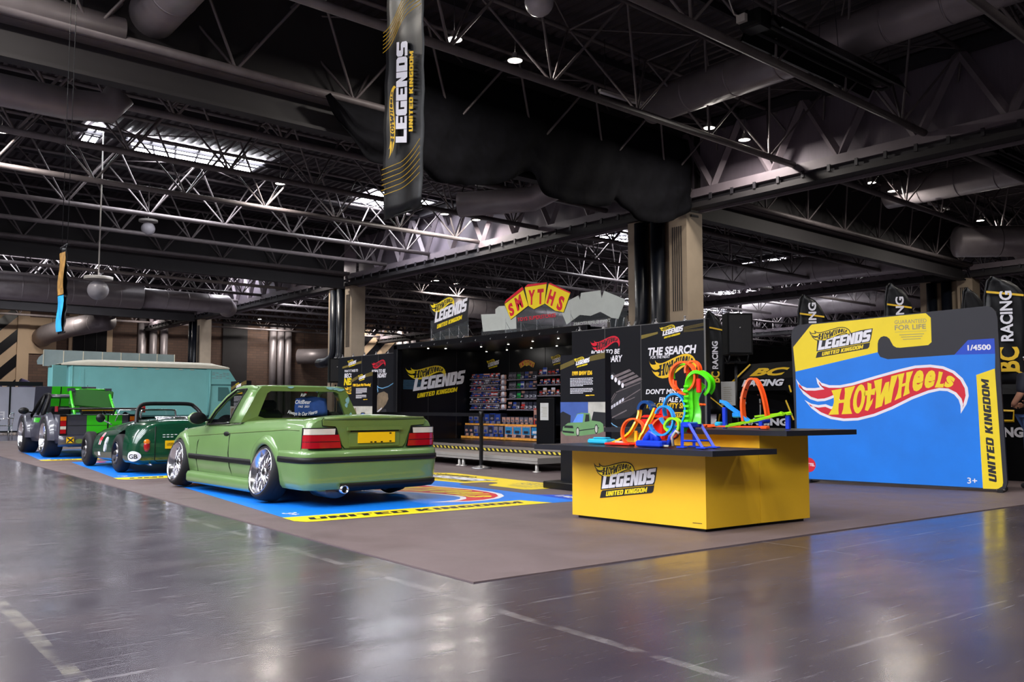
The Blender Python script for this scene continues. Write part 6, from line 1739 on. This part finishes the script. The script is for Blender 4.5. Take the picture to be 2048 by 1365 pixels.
q = MB(); ribbon(q, [(.84, .05, .235), (.80, .05, .225), (.76, .05, .19), (.68, .04, .135), (.60, .03, .075), (.56, .03, .05)], (0, 1, .1), .06, .008, .02); q.bbox(.64, .72, .02, .07, .10, .15, .01); fin(q.build('slide', 'toy_sky', t3))
for x, y, h in ((.795, .06, .195), (.213, -.02, .13), (.43, .06, .07)): MB().bbox(x - .018, x + .018, y - .02, y + .02, 0, h, .005).build('pillar', 'toy_blue', t3)
MB().bbox(.42, .56, -.10, .0, .05, .09, .01).build('motor_box', 'toy_blue', t3)
q = MB(); ribbon(q, [(1.12, .0, .02), (1.0, .02, .018), (.90, .04, .014), (.80, .06, .012), (.60, .07, .012), (.38, .07, .014)], Y, .05); q.bbox(.93, 1.05, -.02, .05, 0, .035, .008); q.bbox(.36, .42, .03, .10, .0, .03, .006); fin(q.build('flat_track', 'toy_orange', t3))
q = MB(); q.bbox(.84, .90, .0, .08, .015, .06, .012); q.build('toy_car', 'toy_cyan', t3)
# ------------------------------------------------------------ hanging banners
mat('banner_black', (8, 9, 13), .4, spec=.35, var=.06, vscale=2)
def banner(name, x, y, w, z0, z1, lab, wave=.03):
    t = thing(name, lab, 'banner', (0, 0, 0))
    t.matrix_world = frame((x, y, z0), az(180), (0, 0, 1))
    rows = []
    for i in range(25):
        z = (z1 - z0) * i / 24
        rows.append([(w * (j / 12 - .5), z, wave * math.sin(j * .75 + i * .22) * (1 - .5 * i / 24) + .01 * math.sin(i * 1.7)) for j in range(13)])
    q = MB().grid(rows); o = q.build('cloth', 'banner_black', t); o.modifiers.new('t', 'SOLIDIFY').thickness = .004
    q = MB().cyl((-w / 2 - .03, z1 - z0, 0), (w / 2 + .03, z1 - z0, 0), .025, 10); q.cyl((-w / 2, 0, 0), (w / 2, 0, 0), .016, 10); q.build('batten', 'black_metal', t)
    q = MB()
    for s in (-1, 1): q.tube([(s * w * .45, z1 - z0, 0), (s * w * .45, 10.2 - z0, 0)], .006, 5)
    q.build('hanging_cable', 'black_metal', t)
    return t
bn1 = banner('hanging_banner', 7.6, 12.51, 1.20, 4.24, 8.9, 'tall black hanging banner with vertical white letters and yellow flame')
Z_ = .055
rot = Matrix.Translation((.02, 2.30, Z_)) @ Matrix.Rotation(R(90), 4, 'Z')
q = MB()
def vline(mb, body, x, y0, h, ln, ink, sh=.0, bold=.04):
    vs, fs = letters(body, h, ln, sh, bold); mb.add([(x - b, y0 + a, Z_) for a, b, c in vs], fs, ink)
bw = MB(); block_word(bw, 0, Z_, lambda u, t_: (.20 - .35 * t_, 1.14 + 1.72 * u + .08 * t_)); bw2 = MB().add(bw.v, bw.f)
bw2.build('white_lettering', 'ink_white', bn1)
q = MB(); slab_word(q, 'UNITED KINGDOM', 0, Z_, lambda u, t_: (.385 - .12 * t_, 1.28 + 1.36 * u + .03 * t_)); q.build('yellow_lettering', 'ink_gold', bn1)
use('flame_logo', FL_GOLD, bn1, mx=Matrix.Translation((-.27, 1.60, Z_)) @ Matrix.Rotation(R(86), 4, 'Z') @ Matrix.Diagonal((.57, .33, 1, 1)))
q = MB()
for k in range(6):
    q.tube([(-.6 + .1 * i, 2.90 + .07 * k + .45 / (1 + math.exp(-(i - 4.5) * .9)), Z_) for i in range(13)], .006, 4)
    q.tube([(-.6 + .1 * i, .40 + .09 * k + (.16 + .02 * k) * max(0, (i - 6) / 6) ** 1.6, Z_) for i in range(13)], .005, 4)
q.build('contour_line', 'ink_gold', bn1)
bn2 = banner('hanging_banner', 3.62, 17.86, .5, 2.4, 4.0, 'narrow hanging banner seen almost edge-on, cyan at its foot')
q = MB()
mat('banner_gold', (150, 110, 50), .5, var=.5, vscale=9); mat('banner_cyan', (40, 160, 214), .5, var=.3, vscale=7)
q.grid([[(-.23 + .46 * j / 6, .7 + .13 * i, .04 + .015 * math.sin(j + i)) for j in range(7)] for i in range(7)], 0); q.grid([[(-.23 + .46 * j / 6, .02 + .11 * i, .045 + .015 * math.sin(j + i)) for j in range(7)] for i in range(7)], 1)
q.build('printed_pattern', ['banner_gold', 'banner_cyan'], bn2)

# ------------------------------------------------------------ loudspeakers
mat('speaker_black', (.0025, .0025, .003), .6, var=.1, spec=.2)
def speaker(x, y, z, s, rz, lab):
    t = thing('loudspeaker', lab, 'loudspeaker', (x, y, .008), rz)
    sh = [(-.22, .2), (.22, .2), (.22, -.02), (.12, -.26), (-.12, -.26), (-.22, -.02)]
    cab_ = MB().poly([(a * s, b * s) for a, b in sh], z - .34 * s, z + .34 * s).build('cabinet', 'speaker_black', t)
    MB().box(-.19 * s, .19 * s, .2 * s, .212 * s, z - .31 * s, z + .31 * s).build('grille', 'dark_box', cab_)
    MB().lathe([(.001, .004), (.012, .004), (.014, 0)], 10, mx=Matrix.Translation((0, .214 * s, z + .1 * s)) @ Matrix.Rotation(R(-90), 4, 'X')).build('badge', 'stand_metal', cab_)
    q = MB()
    for a in (-.16, .16): q.tube([(a * s, .16 * s, z - .34 * s), (a * s, .1 * s, z - .46 * s), (a * s * .7, -.06 * s, z - .48 * s), (a * s * .7, -.18 * s, z - .36 * s)], .014, 6)
    q.box(-.16 * s, .16 * s, -.1 * s, .1 * s, z - .48 * s, z - .45 * s); q.build('bracket', 'black_metal', t)
    MB().cyl((0, 0, .3), (0, 0, z - .40 * s), .022, 12).build('pole', 'black_metal', t)
    for k in range(3):
        a = R(90 + 120 * k); MB().tube([(0, 0, .75), (.42 * math.cos(a), .42 * math.sin(a), .02)], .014, 8).build('leg', 'black_metal', t)
speaker(12.1, 9.28, 2.24, 1.0, R(150), 'black loudspeaker on a pole between the poster wall and the giant card')
speaker(11.5, 22.4, 2.04, .98, R(165), 'black loudspeaker high beside the far poster wall')

# ------------------------------------------------------------ rival stand, feather flags
def feather(x, y, h, w, rz, lab, txt=None, gold=True, tcol='ink_white', foot=.9):
    t = thing('feather_flag', lab, 'flag', (x, y, .010), rz)
    pole = [(0, 0, 0), (0, 0, h * .75), (.01, 0, h * .9), (w * .1, 0, h * .98), (w * .2, 0, h)]
    MB().tube(pole, .016, 8).build('pole', 'black_metal', t)
    rows = []
    for i in range(21):
        k = i / 20; z = foot + (h - foot) * k
        xl = .01 + (w * .16 * max(0, (k - .86) / .14) ** 2); xr = w * (1 if k < .74 else max(.2, math.sqrt(max(0, 1 - ((k - .74) / .27) ** 2))))
        rows.append([(xl + (max(xr, xl + .01) - xl) * j / 6, .03 * math.sin(j * .9 + i * .4), z) for j in range(7)])
    o = MB().grid(rows).build('cloth', 'banner_black', t); o.modifiers.new('t', 'SOLIDIFY').thickness = .006
    if gold:
        q = MB()
        for zz, sl in ((foot + (h - foot) * .80, -.07), (foot + .1, -.25)): q.add([(.03, -.05, zz + .0 - sl), (w * .93, -.05, zz), (w * .93, -.05, zz + .03), (.03, -.05, zz + .03 - sl)], [(0, 1, 2, 3)])
        q.build('gold_line', 'ink_gold', t)
    if txt:
        q = MB(); 
        z0 = foot + (h - foot) * .30
        for body, ink, ln, hh, off in txt:
            vs, fs = letters(body, hh, ln, 0, .03); q.add([(w * .5 + hh / 2 - b, -.055, z0 + off + a) for a, b, c in vs], fs, ink)
        q.build('flag_lettering', ['ink_gold', 'ink_white'], t)
    return t
RC = [('BC', 0, .26, .22, 0), ('RACING', 1, .62, .13, .34)]
# seen from the front the text must face the viewer: local -y looks at the camera
feather(14.0, 11.47, 2.95, .36, R(-50), 'black and gold feather flag close beside the poster wall edge', [('BC', 0, .22, .16, .0), ('RACING', 1, .55, .11, .27)])
feather(13.9, 9.28, 3.05, .48, R(-52), 'black feather flag with a gold band behind the corner of the giant card', [('BC', 0, .26, .22, .1), ('RACING', 1, .80, .13, .55)])
feather(14.6, 8.02, 3.18, .46, R(-50), 'black feather flag rising behind the yellow top of the giant card', [('BC', 0, .26, .22, .1), ('RACING', 1, .80, .13, .55)])
feather(16, 7.35, 3.15, .40, R(-50), 'small plain dark flag tip behind the giant card top', None, False)
fb = feather(12.9, 5.62, 2.86, .52, R(-62), 'large black feather flag right of the giant card', [('BC', 0, .34, .26, -.28), ('RACING', 1, .70, .15, .14)], True, foot=1.35)
mat('tent_black', (.0025, .0025, .0035), .6, var=.12, vscale=3, spec=.08)
tent = thing('black_gazebo', 'black gazebo with yellow and white lettering on its valance', 'gazebo', (14.5, 11.05, 0))
tent.matrix_world = frame((14.5, 11.05, 0), az(180), (0, 0, 1))
# local x to the right along the front, y up, z towards the viewer
q = MB(); q.add([(-.05, 1.60, 0), (1.55, 1.60, 0), (1.55, 1.93, -.25), (.12, 1.90, -.25)], [(0, 1, 2, 3)]); q.add([(-.05, 1.36, .02), (1.55, 1.36, .02), (1.55, 1.60, 0), (-.05, 1.60, 0)], [(0, 1, 2, 3)])
q.add([(-.05, 1.36, .02), (-.05, 1.60, 0), (.12, 1.90, -.25), (-.5, 1.25, -2.6), (-.5, 1.10, -2.6)], [(4, 3, 2, 1, 0)])
o = q.build('canopy', 'tent_black', tent); o.modifiers.new('t', 'SOLIDIFY').thickness = .01
q = MB(); text(q, 'BC', .27, 1.655, .14, .92, .5, .05, .03, 0); text(q, 'RACING', .09, 1.455, .12, .98, .35, .05, .04, 1); q.build('valance_lettering', ['ink_gold', 'ink_white'], tent)
q = MB(); q.tube([(.11, 1.89, -.22), (-.06, 1.61, .02), (-.5, 1.30, .0), (-.56, 1.10, .0)], .02, 4); q.tube([(-.42, 1.12, .02), (-.60, .35, .02)], .022, 4); q.tube([(1.18, 1.45, .05), (1.22, 1.32, .05)], .018, 4); q.tube([(1.1, 1.17, .05), (1.26, .8, .05)], .018, 4); q.build('gold_line', 'ink_gold', tent)
q = MB().box(-.6, 1.6, 0.0, 1.36, -2.4, -2.35); q.add([(-.05, 1.60, 0), (-.55, 1.25, .0), (-.62, 0, .0), (-.05, 0, .0)], [(0, 1, 2, 3)]); q.box(-.05, 1.6, .0, 1.0, -.06, -.02); q.build('side_wall', 'tent_black', tent)
q = MB(); text(q, 'RACING', .1, .70, .13, 1.02, 0, .05, .01, 1); q.box(-.30, .02, .62, .72, 0, .01, 0); q.build('counter_lettering', ['ink_gold', 'ink_white'], tent)
for x in (-.02, 1.5): MB().cyl((x, 0, -.1), (x, 1.62, -.1), .03, 8).build('leg', 'black_metal', tent)
MB().cyl((.56, .0, .1), (.56, 1.2, .1), .014, 8).build('pole', 'stand_metal', tent)
for x, y in ((.06, 1.22), (.14, 1.12)): MB().sphere((x, y, .02), .035, 10).build('clip_lamp', 'white_enamel', tent)
nb = thing('notice_board', 'white paper notice on a green-grey stand by the poster wall edge', 'notice', (11.6, 9.55, 0))
nb.matrix_world = frame((10.9, 8.63, .009), az(170), (0, 0, 1))
MB().box(-.01, .22, 1.06, 1.42, -.01, 0).build('paper', 'paper_white', nb)
q = MB()
for k in range(8): q.box(.03, .17 - .015 * (k % 3), 1.12 + .03 * k, 1.126 + .03 * k, 0, .002)
q.build('notice_text', 'ink_grey', nb)
q = MB().box(.08, .14, 0.02, 1.08, -.04, -.012); q.box(-.02, .24, 0, .03, -.2, .15); q.build('stand', 'dark_box', nb)
gb2 = thing('black_stall', 'black stall counter with white and gold lettering right of the giant card', 'stall', (13.5, 5.75, 0))
gb2.matrix_world = frame((13.3, 5.80, .009), az(165), (0, 0, 1))
q = MB().box(0, 2.6, 0, 1.22, -1.6, -.01); q.build('counter', 'tent_black', gb2)
q = MB(); text(q, 'RACING', -.18, .62, .13, .62, 0, .05, .005, 1); q.tube([(.08, .84, .01), (.32, .84, .01), (.33, .98, .01), (.10, .99, .01)], .02, 4, 0); q.build('counter_lettering', ['ink_gold', 'ink_white'], gb2)
q = MB().add([(-.2, 1.22, -.4), (.6, 1.22, .1), (.5, 1.5, -.2), (.1, 1.62, -.6), (-.2, 1.4, -.8)], [(0, 1, 2, 3, 4)]); o = q.build('car_cover', 'dark_box', gb2); o.modifiers.new('t', 'SOLIDIFY').thickness = .05
q = MB(); text(q, 'BC', .02, 1.45, .09, .16, .2, .05, 0, 0); q.build('gold_lettering', 'ink_gold', gb2, (0, 0, .15))

# ------------------------------------------------------------ far left: screen, chairs, flags
mat('screen_grey', (182, 182, 198), .4, var=.08, vscale=1.5); mat('screen_blue', (120, 170, 226), .4, var=.1, vscale=2)
scn = thing('banner_wall', 'grey see-through banner wall with mirrored white lettering at the far left', 'banner wall', (0, 0, 0))
scn.matrix_world = frame((4.15, 38.2, 0), az(91), (0, 0, 1))
MB().box(-3, 3.0, .12, 1.80, -.05, 0).build('sheet', 'screen_grey', scn)
q = MB()
for x in (-3, 1.9, 3.0): q.box(x - .03, x + .03, 0, 1.84, -.08, .01)
q.box(-3, 3, 2.0, 1.84, -.08, .01); q.box(-3, 3, .08, .14, -.08, .01); q.build('frame', 'black_metal', scn)
q = MB()
for z in (1.52, 1.26, 1.0): q.box(-2.8, 1.55, z, z + .14, 0, .004)
q.build('blue_bar', 'screen_blue', scn)
q = MB(); text(q, 'FOLLOW US', 0, .62, .26, 2.0, 0, .03, .006); text(q, 'FOR MORE', .4, .24, .2, 1.3, 0, .03, .006)
for z in (1.55, 1.29, 1.03): q.box(.5, .62, z, z + .08, .005, .007); q.box(.66, 1.6, z + .03, z + .05, .005, .007)
MB().add([(1.75 - v[0], v[1], v[2]) for v in q.v], [tuple(reversed(f_)) for f_ in q.f]).build('mirrored_lettering', 'ink_white', scn)
mat('flag_purple', (70, 60, 92), .6, var=.3, vscale=4)
for i, (x, y, h) in enumerate(((6.55, 39.6, 2.15), (5.7, 41, 2.2))):
    t = feather(x, y, h, .5, R(-10), ['dark purple feather flag over the banner wall edge', 'dark purple feather flag behind the banner wall'][i], None, False)
    for c in t.children:
        if c.name.startswith('cloth'): c.data.materials[0] = M('flag_purple')
def chair(x, y, rz, lab):
    t = thing('metal_chair', lab, 'chair', (x, y, .009), rz)
    for sx in (-.24, .24):
        for syy in (-.22, .22): MB().tube([(sx, syy, 0), (sx * .9, syy * .85, .45)], .012, 6).build('leg', 'chrome', t)
    q = MB()
    for k in range(7): q.tube([(-.24, -.22 + .073 * k, .45), (.24, -.22 + .073 * k, .45)], .014, 4)
    q.build('seat', 'stand_metal', t)
    q = MB().tube(smooth_pts([(-.25, -.2, .45), (-.26, -.24, .80), (0, -.28, .84), (.26, -.24, .80), (.25, -.2, .45)], 4), .013, 8); q.tube([(-.25, -.24, .68), (0, -.27, .70), (.25, -.24, .68)], .012, 6); q.build('backrest', 'chrome', t)
    q = MB(); 
    for s in (-1, 1): q.tube([(s * .26, -.24, .68), (s * .28, .12, .66), (s * .26, .2, .45)], .013, 6)
    q.build('armrest', 'chrome', t)
chair(4.85, 31.6, R(70), 'shiny metal cafe chair at the far left edge, nearer of the two')
chair(4.5, 32.4, R(10), 'shiny metal cafe chair at the far left edge, half cut off')
# ------------------------------------------------------------ the person at the right edge
mat('skin', (206, 150, 122), .5, var=.05); mat('tee_navy', (26, 28, 42), .8, var=.08); mat('jeans', (60, 84, 130), .8, var=.15, vscale=20); mat('hair_brown', (60, 44, 34), .7); mat('shoe_dark', (30, 30, 34), .6)
def skin(name, verts, edges, radii, m, parent, sub=2, root=0):
    me = bpy.data.meshes.new(name); me.from_pydata(verts, edges, []); me.materials.append(M(m))
    o = bpy.data.objects.new(name, me); C.objects.link(o); o.parent = parent
    o.modifiers.new('s', 'SKIN'); md = o.modifiers.new('u', 'SUBSURF'); md.levels = md.render_levels = sub
    for i, r in enumerate(radii): me.skin_vertices[0].data[i].radius = r if isinstance(r, tuple) else (r, r)
    for v in me.skin_vertices[0].data: v.use_root = False
    me.skin_vertices[0].data[root].use_root = True
    bpy.context.view_layer.update()
    dg = bpy.context.evaluated_depsgraph_get(); nm = bpy.data.meshes.new_from_object(o.evaluated_get(dg))
    o.modifiers.clear(); o.data = nm; nm.polygons.foreach_set('use_smooth', [True] * len(nm.polygons))
    return o
pe = thing('person', 'person in navy t-shirt and blue jeans standing at the right edge, arms bent', 'person', (12.25, 4.74, .008), R(-20))
V = [(0, 0, .95), (0, 0, 1.10), (0, .01, 1.28), (0, .02, 1.42), (0, .02, 1.50), (0, .03, 1.58), (0, .04, 1.66), (0, .03, 1.74),
     (.19, .01, 1.42), (.25, .0, 1.22), (.22, .14, 1.08), (.12, .24, 1.06), (-.19, .01, 1.42), (-.25, .0, 1.22), (-.22, .14, 1.08), (-.12, .24, 1.06),
     (.10, 0, .88), (.11, .02, .50), (.11, -.01, .10), (-.10, 0, .88), (-.11, .02, .50), (-.11, -.01, .10), (.11, .14, .04), (-.11, .14, .04)]
E_ = [(0, 1), (1, 2), (2, 3), (3, 4), (4, 5), (5, 6), (6, 7), (3, 8), (8, 9), (9, 10), (10, 11), (3, 12), (12, 13), (13, 14), (14, 15), (0, 16), (16, 17), (17, 18), (0, 19), (19, 20), (20, 21), (18, 22), (21, 23)]
Rr = [(.16, .11), (.145, .10), (.16, .11), (.14, .09), (.055, .055), (.07, .08), (.078, .095), (.06, .075), .06, .045, .036, .026, .06, .045, .036, .026, .085, .06, .04, .085, .06, .04, .035, .035]
body_ = skin('body', V, E_, Rr, 'skin', pe)
skin('t_shirt', [(0, 0, .90), (0, 0, 1.10), (0, .01, 1.28), (0, .02, 1.42), (.20, .01, 1.42), (.255, .0, 1.20), (-.20, .01, 1.42), (-.255, .0, 1.20)], [(0, 1), (1, 2), (2, 3), (3, 4), (4, 5), (3, 6), (6, 7)], [(.19, .14), (.17, .125), (.185, .13), (.15, .10), .078, .068, .078, .068], 'tee_navy', pe)
skin('jeans', [(0, 0, .93), (.10, 0, .86), (.115, .02, .50), (.115, -.01, .10), (-.10, 0, .86), (-.115, .02, .50), (-.115, -.01, .10)], [(0, 1), (1, 2), (2, 3), (0, 4), (4, 5), (5, 6)], [(.17, .125), .10, .075, .065, .10, .075, .065], 'jeans', pe)
skin('hair', [(0, .01, 1.76), (0, -.05, 1.70), (0, -.06, 1.62)], [(0, 1), (1, 2)], [(.075, .085), (.078, .05), (.06, .04)], 'hair_brown', pe)
for s in (1, -1):
    skin('shoe', [(s * .11, -.05, .05), (s * .11, .06, .05), (s * .115, .17, .04)], [(0, 1), (1, 2)], [(.05, .05), (.055, .05), (.045, .035)], 'shoe_dark', pe)
    # hands: palm and five separate fingers loosely curled in front of the waist
    px_, py_, pz_ = s * .12, .24, 1.06
    vs = [(px_, py_, pz_), (px_ - s * .045, py_ + .035, pz_ - .005)]; es = [(0, 1)]; rs = [(.028, .018), (.036, .016)]
    for k, ln in enumerate((.066, .074, .07, .055)):
        b = len(vs); dz = .027 - .018 * k
        vs += [(px_ - s * .06, py_ + .045, pz_ + dz), (px_ - s * (.06 + ln * .5), py_ + .055, pz_ + dz - .004), (px_ - s * (.06 + ln * .8), py_ + .045 - .01, pz_ + dz - .012)]
        es += [(1, b), (b, b + 1), (b + 1, b + 2)]; rs += [.0095, .009, .0075]
    b = len(vs); vs += [(px_ - s * .02, py_ + .01, pz_ + .035), (px_ - s * .045, py_ + .015, pz_ + .055), (px_ - s * .07, py_ + .02, pz_ + .06)]; es += [(0, b), (b, b + 1), (b + 1, b + 2)]; rs += [.012, .01, .008]
    skin('hand', vs, es, rs, 'skin', body_, 1)
    MB().sphere((s * .032, .135, 1.675), .011, 10).build('eye', 'ink_white', body_)
    MB().lathe([(.001, .006), (.005, .006), (.006, 0)], 8, mx=Matrix.Translation((s * .032, .140, 1.675)) @ Matrix.Rotation(R(-90), 4, 'X')).build('pupil', 'ink_black', body_)
    MB().sphere((s * .088, .03, 1.665), .028, 10, sz=1.2).build('ear', 'skin', body_)
MB().tube([(0, .135, 1.68), (0, .152, 1.645), (0, .14, 1.635)], [.008, .014, .01], 8).build('nose', 'skin', body_)
MB().tube([(-.026, .132, 1.60), (0, .138, 1.598), (.026, .132, 1.60)], .005, 6).build('mouth', 'pack_pink', body_)
# ------------------------------------------------------------ pieces that lie apart become parts of their own
def split_far(o):
    me = o.data; nv = len(me.vertices); par = list(range(nv))
    def find(a):
        while par[a] != a: par[a] = par[par[a]]; a = par[a]
        return a
    for p in me.polygons:
        v = p.vertices
        for k in range(1, len(v)): par[find(v[k])] = find(v[0])
    isl = {}
    for i in range(nv): isl.setdefault(find(i), []).append(i)
    keys = list(isl)
    if len(keys) < 2 or len(keys) > 400: return
    mw = o.matrix_world; co = [mw @ v.co for v in me.vertices]
    box = []
    for k in keys:
        c = [co[i] for i in isl[k]]
        box.append(([min(p[j] for p in c) for j in range(3)], [max(p[j] for p in c) for j in range(3)]))
    size = [max(b[j] - a[j] for j in range(3)) for a, b in box]
    g = list(range(len(keys)))
    def fg(a):
        while g[a] != a: a = g[a]
        return a
    for i in range(len(keys)):
        for j in range(i + 1, len(keys)):
            gap = math.sqrt(sum(max(0, box[i][0][k] - box[j][1][k], box[j][0][k] - box[i][1][k]) ** 2 for k in range(3)))
            if gap <= max(.02, .5 * max(size[i], size[j])): g[fg(i)] = fg(j)
    grp = {}
    for i, k in enumerate(keys): grp.setdefault(fg(i), set()).update(isl[k])
    if len(grp) < 2: return
    first = True
    for vs in list(grp.values()):
        idx = sorted(vs); mp = {a: b for b, a in enumerate(idx)}
        fs = []; mi = []; sm = []
        for p in me.polygons:
            if p.vertices[0] in vs: fs.append([mp[i] for i in p.vertices]); mi.append(p.material_index); sm.append(p.use_smooth)
        nm = bpy.data.meshes.new(me.name); nm.from_pydata([me.vertices[i].co for i in idx], [], fs)
        for m_ in me.materials: nm.materials.append(m_)
        nm.polygons.foreach_set('material_index', mi); nm.polygons.foreach_set('use_smooth', sm); nm.update()
        if first: keep = nm; first = False
        else:
            c = o.copy(); c.data = nm; C.objects.link(c); c.parent = o.parent
    o.data = keep
bpy.context.view_layer.update()
for o in list(S.objects):
    if o.type == 'MESH' and o.parent and o.data.users == 1 and not o.children and 'kind' not in o and 'kind' not in o.parent and o.name.split('.')[0] in {
        'suspension_rod', 'seam_band', 'suspension_wire', 'hanger_rod', 'number_text', 'foot_bar', 'memorial_lettering', 'plate_screw', 'worn_paint_patch', 'chrome_rail', 'flag_sticker', 'panel_bracket', 'wing_end_plate', 'wing_stay', 'eave_light', 'corner_trim', 'panel_post', 'panel_seam', 'sign_lettering', 'support_rod', 'slogan', 'gold_band', 'blue_line', 'board_title', 'board_text', 'loop_track', 'track_mark', 'batten', 'hanging_cable', 'contour_line', 'gold_line', 'flag_lettering', 'side_wall', 'armrest', 'valance_lettering', 'counter_lettering', 'raised_lettering'}:
        split_far(o)
